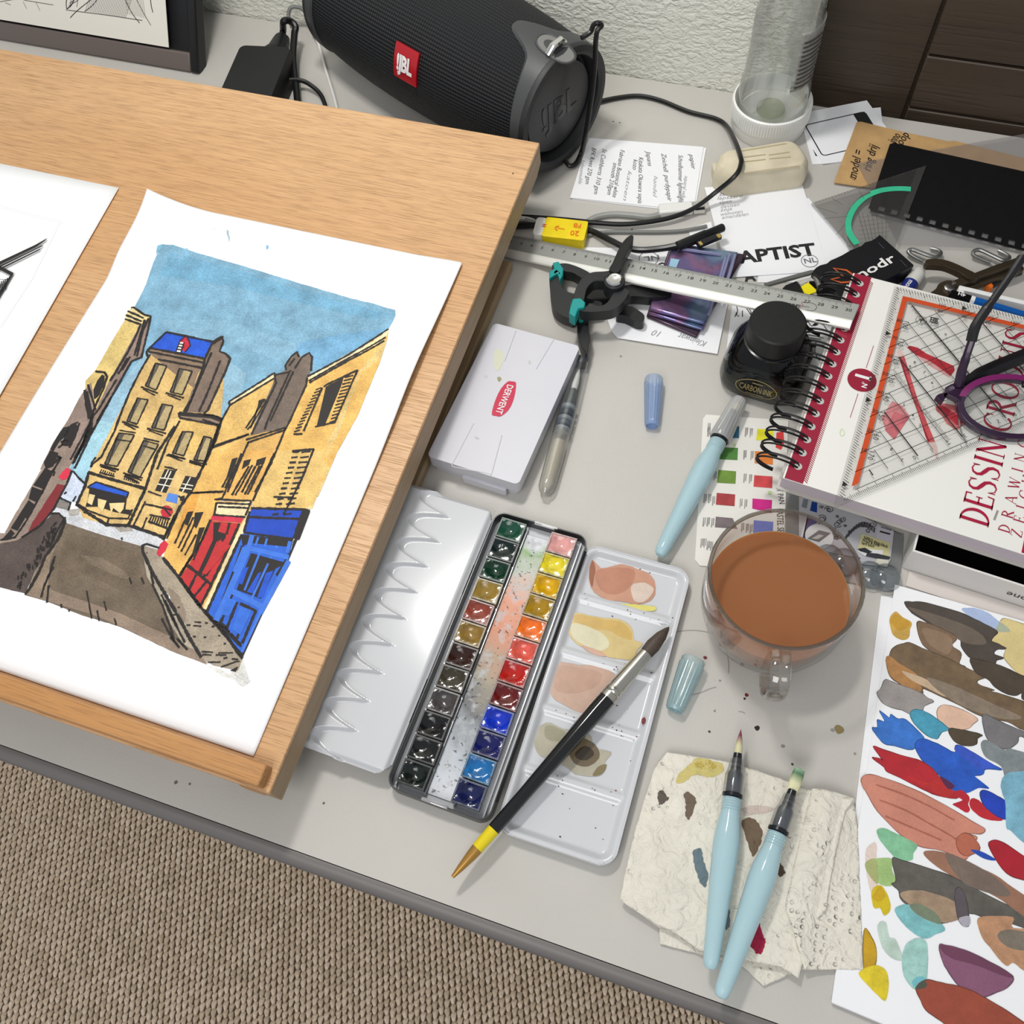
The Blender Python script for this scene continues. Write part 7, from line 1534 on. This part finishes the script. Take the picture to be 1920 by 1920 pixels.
for side, cols, vs in (('left', left, vL), ('right', right, vR)):
    y1, y0 = vs[0][1], vs[-1][1]; u_ = uL if side == 'left' else uR; y1 = min(y1, tl_/2-.0112); y0 = max(y0, -tl_/2+.0102)
    for k, (c, nm) in enumerate(cols):
        rs = random.Random(k*7+len(side)); F = Frame(PT.p(u_+rs.uniform(-.0004, .0004), y1+(y0-y1)*k/11, .0023), PT.u+PT.v*rs.uniform(-.02, .02), PT.v)
        pc = tuple(int(180*.5+q*.5) for q in c) if max(c) > 60 else tuple(int(110*.5+q*.5) for q in c)
        mp_ = mat('pan plastic ' + nm, pc, .35, var=.35, vs=300, c2=tuple(int(q*.55) for q in pc)); mc = mat('wet paint ' + nm, c, .12, var=.3, vs=140, bump=.0003, bs=330, coat=.3)
        if first is None:
            o = thing('paint_pan', '', 'paint pan', F, 'half pans of watercolour'); a = part('pan', o, pan_geo(), mp_, local=True, smooth=False); b = part('paint', o, paint_geo(3, .0026), mc, local=True); first = (o, a, b); variants = [b.data, build('paint', paint_geo(8, .0016), mc), build('paint', paint_geo(5, .0035), mc)]
        else:
            o = first[0].copy(); COL.objects.link(o); o.matrix_world = F.mat()
            for s_ in first[1:]:
                q = s_.copy(); q.parent = o; COL.objects.link(q)
                if s_ is first[2]: q.data = variants[k % 3]
                q.material_slots[0].link = 'OBJECT'; q.material_slots[0].material = mp_ if s_ is first[1] else mc
        o['label'] = '%s watercolour half pan, %s in the %s row of the tin' % (nm, ('first from top', 'second from top', 'third from top', 'fourth from top', 'fifth from top', 'sixth from top', 'sixth from bottom', 'fifth from bottom', 'fourth from bottom', 'third from bottom', 'second from bottom', 'last at bottom')[k], side)

# ================================================================ round paint brush
a, b = at(848, 1645, .0150), at(1255, 1175, .0185); d = b-a; x = Z_.cross(d).normalized(); z = d.normalized(); QF_ = Frame(a, x, z.cross(x)); QL = d.length
def s_at(px, py):      # distance along the brush seen at a pixel
    best = min(range(400), key=lambda k: sum((e-f)**2 for e, f in zip(((lambda P: ((P-CAM).dot(CR)/(P-CAM).dot(_f)*FPX+960, (P-CAM).dot(CD)/(P-CAM).dot(_f)*FPX+960))(a+d*(k/399))), (px, py)))); return QL*best/399
sy, sb_, sf, s2 = s_at(895, 1592), s_at(926, 1556), s_at(1135, 1308), s_at(1212, 1226)
rb_ = thing('paint_brush', 'large round paint brush with a black handle and gold end lying across the tin flap', 'paint brush', Frame((a.x, a.y, 0)))
part('gold_end', rb_, G().lathe([(.00001, 0), (.0011, .0002), (.0022, sy*.3), (.0034, sy*.75), (.0038, sy)], QF_, 28, caps=False), mat('gold lacquer', (176, 134, 66), .3, .5)); part('yellow_band', rb_, G().lathe([(.0038, sy), (.0041, sb_)], QF_, 28), mat('yellow lacquer', (226, 204, 20), .25, coat=.4))
part('handle', rb_, G().lathe([(.0041, sb_), (.0044, sb_+(sf-sb_)*.3), (.0054, sb_+(sf-sb_)*.7), (.0060, sb_+(sf-sb_)*.9), (.0058, sf)], QF_, 32), mat('black lacquer', (8, 10, 10), .12, coat=.6))
fe = part('ferrule', rb_, G().lathe([(.0061, sf), (.0062, sf+.004), (.0056, sf+.0045), (.0061, sf+.0055), (.0061, sf+.0075), (.0056, sf+.0085), (.0058, sf+.010), (.0046, s2)], QF_, 32), mat('nickel', (196, 192, 182), .22, 1))
part('bristles', rb_, G().lathe([(.0044, s2-.001), (.0050, s2+(QL-s2)*.3), (.0038, s2+(QL-s2)*.65), (.0014, s2+(QL-s2)*.92), (.00001, QL)], QF_, 24, caps=False), mat('dark brown bristles', (78, 66, 58), .55, var=.3, vs=900, stretch=(1, 1, .08)))

# ================================================================ paper towel
def towel_mat(name, c):
    m = mat(name, c, .9, var=.05, vs=30); nt = m.node_tree; b = nt.nodes['Principled BSDF']; N = nt.nodes.new; L = nt.links.new
    tc = N('ShaderNodeTexCoord'); v = N('ShaderNodeTexVoronoi'); v.inputs['Scale'].default_value = 230; v.inputs['Randomness'].default_value = .55; L(tc.outputs['Object'], v.inputs['Vector']); r = N('ShaderNodeMapRange'); r.inputs[1].default_value = .12; r.inputs[2].default_value = .34; L(v.outputs['Distance'], r.inputs[0])
    n = N('ShaderNodeTexNoise'); n.inputs['Scale'].default_value = 110; n.inputs['Detail'].default_value = 5; n.inputs['Distortion'].default_value = 1.4; L(tc.outputs['Object'], n.inputs['Vector'])
    n3 = N('ShaderNodeTexNoise'); n3.inputs['Scale'].default_value = 26; L(tc.outputs['Object'], n3.inputs['Vector']); k = N('ShaderNodeMapRange'); k.inputs[1].default_value = .45; k.inputs[2].default_value = .6; L(n3.outputs['Fac'], k.inputs[0])
    b1 = N('ShaderNodeBump'); b1.inputs['Distance'].default_value = .0011; L(r.outputs[0], b1.inputs['Height']); L(k.outputs[0], b1.inputs['Strength']); b2 = N('ShaderNodeBump'); b2.inputs['Distance'].default_value = .0035; b2.inputs['Strength'].default_value = .8; L(n.outputs['Fac'], b2.inputs['Height']); L(b1.outputs[0], b2.inputs['Normal']); L(b2.outputs[0], b.inputs['Normal']); return m
M_tow = towel_mat('embossed paper towel', (226, 221, 208))
from mathutils import noise as mnoise
tow = thing('paper_towel', 'crumpled stained white paper towel under two blue water brushes', 'paper towel', base(1400, 1640))
def wrinkle(p, amp): q = Vector((p.x*38, p.y*38, 1.7)); return amp*(mnoise.noise(q)*.7+mnoise.noise(q*2.7)*.35+mnoise.noise(Vector((p.x*130+p.y*60, p.y*40-p.x*30, 5)))*.28)
def sheet(name, poly, z, amp, ridge=None, jag=.6):
    Q = []; n = len(poly)
    for i in range(n):
        (x0, y0), (x1, y1) = poly[i], poly[(i+1) % n]; m_ = max(1, int(sqrt((x1-x0)**2+(y1-y0)**2)/10))
        for t in range(m_): Q.append((x0+(x1-x0)*t/m_+rnd.uniform(-jag, jag), y0+(y1-y0)*t/m_+rnd.uniform(-jag, jag)))
    P = [at(x, y, z) for x, y in Q]; xs = [p.x for p in P]; ys = [p.y for p in P]; g = G(); st = .0022
    bm = bmesh.new(); vs = [bm.verts.new(p) for p in P]; bm.faces.new(vs)
    for ax, lo, hi in ((0, min(xs), max(xs)), (1, min(ys), max(ys))):
        k = lo+st
        while k < hi:
            co_ = Vector((k, 0, 0)) if ax == 0 else Vector((0, k, 0)); no = Vector((1, 0, 0)) if ax == 0 else Vector((0, 1, 0))
            bmesh.ops.bisect_plane(bm, geom=bm.verts[:]+bm.edges[:]+bm.faces[:], plane_co=co_, plane_no=no, dist=1e-6); k += st
    bmesh.ops.triangulate(bm, faces=[f for f in bm.faces if len(f.verts) > 4]); bm.verts.ensure_lookup_table(); bm.verts.index_update()
    for v in bm.verts:
        h = wrinkle(v.co, amp)+(ridge(v.co) if ridge else 0); g.v.append(Vector((v.co.x, v.co.y, max(.0004, z+h))))
    g.f = [tuple(v.index for v in f.verts) for f in bm.faces]; g.c = [None]*len(g.f); bm.free()
    o = part(name, tow, g, M_tow, angle=80); s_ = o.modifiers.new('thickness', 'SOLIDIFY'); s_.thickness = .0006; return o
sheet('folded_layer', pts('1240,1500 1600,1497 1606,1532 1612,1640 1618,1818 1500,1818 1432,1849 1392,1812 1300,1786 1238,1770 1236,1740 1180,1700'), .0016, .0008)
fa, fb2 = at(1606, 1500, .006), at(1548, 1760, .006); fd = (fb2-fa).normalized(); fn = Vector((-fd.y, fd.x, 0))
sheet('folded_layer', pts('1520,1480 1600,1497 1608,1560 1618,1818 1505,1818 1470,1700'), .0040, .0008, lambda p: .006*math.exp(-(((p-fa).dot(fn)+.018)/.012)**2))
top_o = pts('1250,1411 1300,1418 1362,1428 1420,1446 1475,1464 1530,1486 1600,1498 1597,1506 1584,1520 1578,1545 1566,1600 1556,1650 1548,1705 1522,1735 1518,1752 1510,1790 1496,1834 1462,1812 1400,1800 1312,1782 1270,1752 1230,1732 1168,1692 1163,1685 1170,1650 1178,1610 1190,1560 1206,1505 1228,1440')
TZ_ = .0068
def tridge(p): return .0022*math.exp(-(((p-fa).dot(fn)-.006)/.010)**2)
sheet('top_layer', top_o, TZ_, .0013, tridge)
def tstain(s, c, name):
    P = blob(s if isinstance(s, list) else pts(s), 1.6, 5, len(name)+len(s)); g = refine(G().face([at(x, y, TZ_) for x, y in P]), W0, .0022)
    for v in g.v: v.z = TZ_+wrinkle(v, .0013)+tridge(v)+.00085
    part('stain', tow, g, towel_mat('towel '+name, c), angle=80)
tz = zoomed(1130, 1340, 3.491)
for s, c, nm in (('480,420 560,330 620,285 720,300 790,330 780,380 700,410 600,400 540,440 490,450', (206, 192, 122), 'yellow stain'), ('600,320 690,300 750,340 700,360 620,350', (186, 164, 80), 'ochre stain'), ('365,505 390,500 430,545 410,570 375,590 362,560', (96, 88, 80), 'black smear'), ('530,530 560,510 610,560 590,640 560,690 540,650 545,590', (112, 98, 84), 'brown smear'),
    ('910,710 960,675 1010,700 1045,760 1030,850 985,930 950,840', (116, 98, 80), 'brown patch'), ('590,900 640,880 660,960 690,1040 670,1130 630,1080 600,980', (104, 122, 130), 'slate smear'), ('800,1290 830,1280 825,1390 800,1400', (116, 130, 138), 'slate smear'), ('960,1500 985,1420 1020,1360 1050,1440 1065,1490 1040,1560 1000,1560', (158, 28, 64), 'crimson stain'), ('1145,970 1170,985 1190,1040 1160,1060 1140,1030', (90, 76, 62), 'dark brown smear'), ('1130,620 1040,600 920,610 930,660 1020,650', (206, 190, 180), 'faint pink stain')):
    tstain(tz(s), c, nm)

# ================================================================ pad with colour trials
SZ = .0038
sp_ = thing('swatch_pad', 'white drawing pad covered with brush strokes in many watercolours', 'drawing pad', base(1800, 1500))
def slab(nm, poly, z0, z1, m): P = [at(x, y, z1) for x, y in poly]; return part(nm, sp_, G().prism([(p.x, p.y) for p in P], z0, z1), m, smooth=False)
slab('lower_sheet', [(1652, 1117), (1666, 1119), (2120, 1260), (2080, 2080), (1590, 1872), (1561, 1868)], .0003, .0016, M_paper)
slab('pad_block', [(1679, 1100), (2120, 1226), (2080, 2100), (1560, 1881)], .0017, SZ-.0004, mat('pad edge', (214, 214, 218), .7)); top_s = slab('top_sheet', [(1678, 1096), (2120, 1222), (2080, 2098), (1559, 1879)], SZ-.0003, SZ, M_paper)
sA = zoomed(1540, 1080, 5.0526); sB = zoomed(1540, 1440, 4)
def streaky(c, k):
    return vcmat('brush stroke %d' % k, .6, (.10, .16, .24)[k], (45, 80, 120)[k], fine=.05)
eps_ = [0]
def stroke(z, s, c, k=1, rim=True, jag=.35, nm='brush_stroke'):
    eps_[0] += .000006; h = SZ+.00008+eps_[0]; P = blob(z(s), jag, 4, len(s)); g = G().face([at(x, y, h) for x, y in P], c)
    o = part(nm, top_s, g, streaky(c, k), smooth=False)
    if rim:
        d_ = tuple(int(q*.72) for q in c); W = [at(x, y, h+.000003) for x, y in P+P[:1]]; part('dark_edge', top_s, G().strip(W, [.0006*(.4+.6*abs(sin(i*.37+len(s)))) for i in range(len(W))], Z_, d_), streaky(c, k), smooth=False)
stroke(sA, '1330,320 1400,300 1480,310 1580,350 1660,410 1730,470 1780,520 1700,520 1600,500 1480,440', (168, 186, 220), 0, False); stroke(sA, '1700,420 1760,405 1900,450 2200,560 2200,1000 1900,940 1800,860 1730,770 1740,700 1680,640 1610,610 1660,540', (212, 194, 136), 0); stroke(sA, '1660,520 1700,440 1790,525', (166, 174, 150), 0, False)
stroke(sA, '785,250 860,245 1000,255 1300,340 1500,430 1665,520 1640,570 1620,620 1755,685 1660,700 1640,740 1730,775 1660,800 1640,830 1500,790 1410,780 1330,680 1310,600 1200,560 1000,440 860,350', (74, 66, 60), 1); stroke(sA, '820,300 1000,340 1300,440 1500,540 1560,640 1380,640 1200,540 1000,420', (106, 94, 82), 1, False)
stroke(sA, '905,440 980,440 1100,480 1260,560 1280,600 1240,660 1320,720 1320,780 1310,830 1365,860 1300,870 1200,800 1060,720 990,680 930,590', (122, 98, 76), 1); stroke(sA, '960,500 1100,520 1240,600 1200,740 1080,690 1000,620', (140, 116, 94), 1, False)
stroke(sA, '780,640 840,632 1000,700 1200,780 1400,880 1520,930 1560,960 1480,990 1500,1030 1640,1080 1600,1085 1800,1150 2200,1300 2200,1460 1920,1460 1760,1380 1520,1330 1260,1200 1000,1080 960,1080 960,1110 880,1090 740,1020 650,950 612,800 640,755 670,690 720,655', (112, 92, 68), 2); stroke(sA, '612,780 650,760 740,830 900,930 950,1080 860,1080 720,1000 640,920', (168, 122, 74), 2, False); stroke(sA, '760,900 900,940 1100,1020 1300,1100 1200,1150 1000,1060 860,990', (196, 170, 142), 1, False); stroke(sA, '1000,960 1300,1060 1600,1200 1900,1340 1700,1350 1400,1260 1150,1120', (134, 120, 104), 2, False)
stroke(sA, '1410,790 1520,800 1700,850 1900,940 2200,1060 2200,1240 1920,1180 1900,1110 1840,1135 1740,1110 1640,1050 1580,980 1460,910', (74, 64, 52), 1); stroke(sA, '525,1110 560,1070 600,985 650,990 720,1020 860,1070 950,1110 1000,1150 1065,1190 980,1230 950,1290 850,1310 760,1270 660,1245 580,1200', (150, 144, 142), 1)
stroke(sA, '645,420 680,350 720,340 770,390 855,440 840,510 830,580 780,605 720,590 670,540', (196, 158, 76), 1, False); stroke(sA, '650,430 700,360 780,400 840,450 800,500 720,510', (190, 146, 50), 1, False); stroke(sA, '1095,1290 1130,1230 1200,1225 1340,1270 1480,1350 1440,1400 1380,1450 1260,1450 1130,1400', (222, 184, 160), 0); stroke(sA, '840,1310 880,1265 960,1275 1060,1330 1210,1450 1140,1480 1100,1540 1040,1530 960,1480 880,1400', (70, 152, 180), 2)
stroke(sA, '550,1275 640,1340 660,1310 720,1350 800,1360 920,1470 970,1530 960,1570 890,1630 820,1645 700,1610 600,1590 530,1520 480,1440 530,1430 530,1360 600,1380', (52, 112, 196), 2); stroke(sA, '890,1590 960,1540 1100,1590 1260,1670 1270,1610 1330,1610 1450,1680 1600,1770 1715,1835 1560,1830 1530,1880 1430,1900 1420,1980 1200,1960 1130,1900 980,1770 910,1680', (34, 88, 188), 2); stroke(sA, '1260,1640 1330,1610 1500,1710 1640,1800 1500,1830 1400,1760', (52, 84, 190), 2, False)
stroke(sA, '1210,1450 1300,1450 1440,1480 1525,1510 1480,1540 1470,1590 1400,1610 1300,1590 1230,1530', (78, 66, 50), 1); stroke(sA, '1525,1350 1560,1310 1700,1380 1920,1470 2200,1560 2200,1700 1900,1520 1860,1580 1760,1640 1640,1600 1560,1520', (116, 114, 116), 1); stroke(sA, '1510,1600 1560,1550 1680,1620 1750,1650 1820,1640 2200,1780 2200,2000 1800,1980 1700,1800 1560,1720', (126, 134, 136), 2, False)
stroke(sA, '490,1615 580,1640 760,1700 940,1750 1060,1830 1130,1920 1300,2100 1100,2080 900,1990 700,1890 620,1850 580,1800 480,1720 560,1730 580,1740', (176, 30, 42), 1); stroke(sB, '640,60 800,110 900,60 960,140 1020,160 970,210 900,215 800,150', (182, 40, 40), 1, False); stroke(sB, '880,30 1000,10 1210,20 1200,50 1140,50 1260,150 1180,150 1080,190 960,150', (30, 84, 184), 2, False); stroke(sB, '890,60 1000,130 960,160 920,120', (84, 32, 70), 1, False)
stroke(sB, '985,270 1060,240 980,195 1050,165 1110,220 1100,270 1115,310 1090,335 1030,300', (182, 28, 46), 1, False); stroke(sB, '1115,240 1160,230 1250,300 1360,385 1300,395 1200,370 1120,300', (182, 32, 44), 1, False); stroke(sB, '1190,190 1230,165 1320,210 1400,260 1455,305 1415,330 1385,385 1300,350 1220,280', (24, 62, 176), 2)
stroke(sB, '1345,120 1380,50 1460,30 1720,60 1720,680 1520,560 1420,470 1385,440 1380,260 1360,200', (122, 176, 198), 2, False)
stroke(sB, '300,110 310,65 350,48 420,60 600,120 800,210 1000,320 1150,410 1230,460 1190,495 1105,490 1170,520 1150,560 1190,610 1110,660 1060,685 900,620 720,580 560,470 420,320 340,190', (200, 132, 112), 0); 
for s in ('410,125 600,190 800,280 960,370 1000,390', '440,240 640,320 800,410 960,500 1020,540', '480,360 620,420 760,480 900,540'): part('dark_edge', top_s, G().strip([at(x, y, SZ+.0006) for x, y in spline2(sB(s), 6)], .0007, Z_, (170, 98, 82), .8), streaky(0, 0), smooth=False)
stroke(sB, '1010,540 1060,490 1120,500 1180,570 1180,620 1090,660 1030,620', (176, 100, 76), 1); stroke(sB, '1120,615 1200,625 1310,690 1220,680', (24, 70, 170), 1, False); stroke(sB, '1255,580 1310,540 1400,580 1520,660 1700,740 1700,860 1480,830 1360,760', (166, 22, 40), 1)
stroke(sB, '415,470 460,450 520,470 640,530 720,580 690,640 680,690 600,690 540,660 440,540', (130, 190, 150), 2, False); stroke(sB, '330,640 360,580 410,562 415,680 430,820 400,920 370,930 340,800', (224, 206, 196), 0, False); stroke(sB, '330,710 400,680 530,680 530,760 560,850 520,885 440,870 350,790', (160, 192, 122), 1, False); stroke(sB, '330,715 410,685 425,870 350,790', (164, 172, 112), 1, False)
stroke(sB, '375,960 390,900 440,878 480,920 515,1000 515,1070 470,1105 440,1050 395,1050', (206, 182, 20), 1, False); stroke(sB, '385,960 440,885 480,950 450,1000 400,990', (196, 160, 16), 1, False)
stroke(sB, '530,680 600,690 800,750 1000,820 1200,930 1500,1080 1700,1180 1700,1260 1440,1170 1280,1140 1100,1090 900,1165 700,1060 600,990 580,920 525,870 560,840', (92, 88, 82), 2); stroke(sB, '590,940 760,920 1000,1000 1100,1090 920,1160 700,1050', (160, 136, 112), 2, False); stroke(sB, '765,640 820,618 940,640 1100,710 1300,800 1440,900 1700,1080 1700,1220 1500,1100 1300,960 1000,820 840,720', (150, 108, 86), 1, False); stroke(sB, '930,640 1060,680 1280,800 1420,940 1340,960 1100,880 980,760', (116, 100, 90), 1, False)
stroke(sB, '1000,960 1020,895 1060,920 1090,1000 1110,1170 1060,1180 1020,1110', (88, 80, 86), 1); stroke(sB, '1030,1130 1110,1110 1115,1170 1070,1190', (170, 166, 178), 0, False); stroke(sB, '550,1070 580,1035 660,1025 760,1080 870,1140 930,1210 860,1245 780,1280 680,1230 600,1150', (124, 186, 190), 2, False); stroke(sB, '660,1030 740,1020 860,1090 900,1170 820,1150 720,1100', (116, 128, 106), 1, False)
stroke(sB, '1170,1140 1240,1110 1440,1120 1440,1200 1700,1240 1700,1600 1520,1520 1440,1460 1380,1480 1260,1340 1200,1260', (186, 140, 106), 2, False); stroke(sB, '1320,1260 1420,1210 1700,1280 1700,1360 1440,1360', (120, 110, 98), 2, False); stroke(sB, '420,1200 450,1150 490,1170 510,1270 560,1290 610,1430 540,1430 460,1350', (186, 206, 194), 1, False); stroke(sB, '605,1420 640,1320 720,1275 790,1310 800,1480 780,1640 700,1660 620,1560', (160, 204, 196), 2, False); stroke(sB, '680,1600 740,1560 790,1590 760,1650 700,1640', (110, 180, 190), 1, False)
stroke(sB, '320,1220 360,1240 410,1350 410,1450 380,1520 320,1510', (190, 150, 20), 1); stroke(sB, '280,1545 330,1500 420,1480 490,1530 505,1640 480,1745 420,1700 350,1630', (216, 194, 36), 2, False); stroke(sB, '885,1330 920,1325 1040,1355 1200,1420 1430,1555 1400,1640 1320,1680 1200,1715 1040,1640 940,1510 895,1410', (132, 84, 112), 0); stroke(sB, '890,1330 1040,1360 1240,1440 1430,1550 1400,1570 1160,1480 960,1420', (106, 58, 84), 0, False)
stroke(sB, '710,1650 780,1590 900,1610 1080,1650 1240,1730 1420,1840 1700,2060 1500,2120 1100,2040 900,1900 780,1810 740,1730', (152, 70, 50), 1); stroke(sB, '705,1645 770,1590 790,1640 730,1660', (78, 80, 66), 1, False)
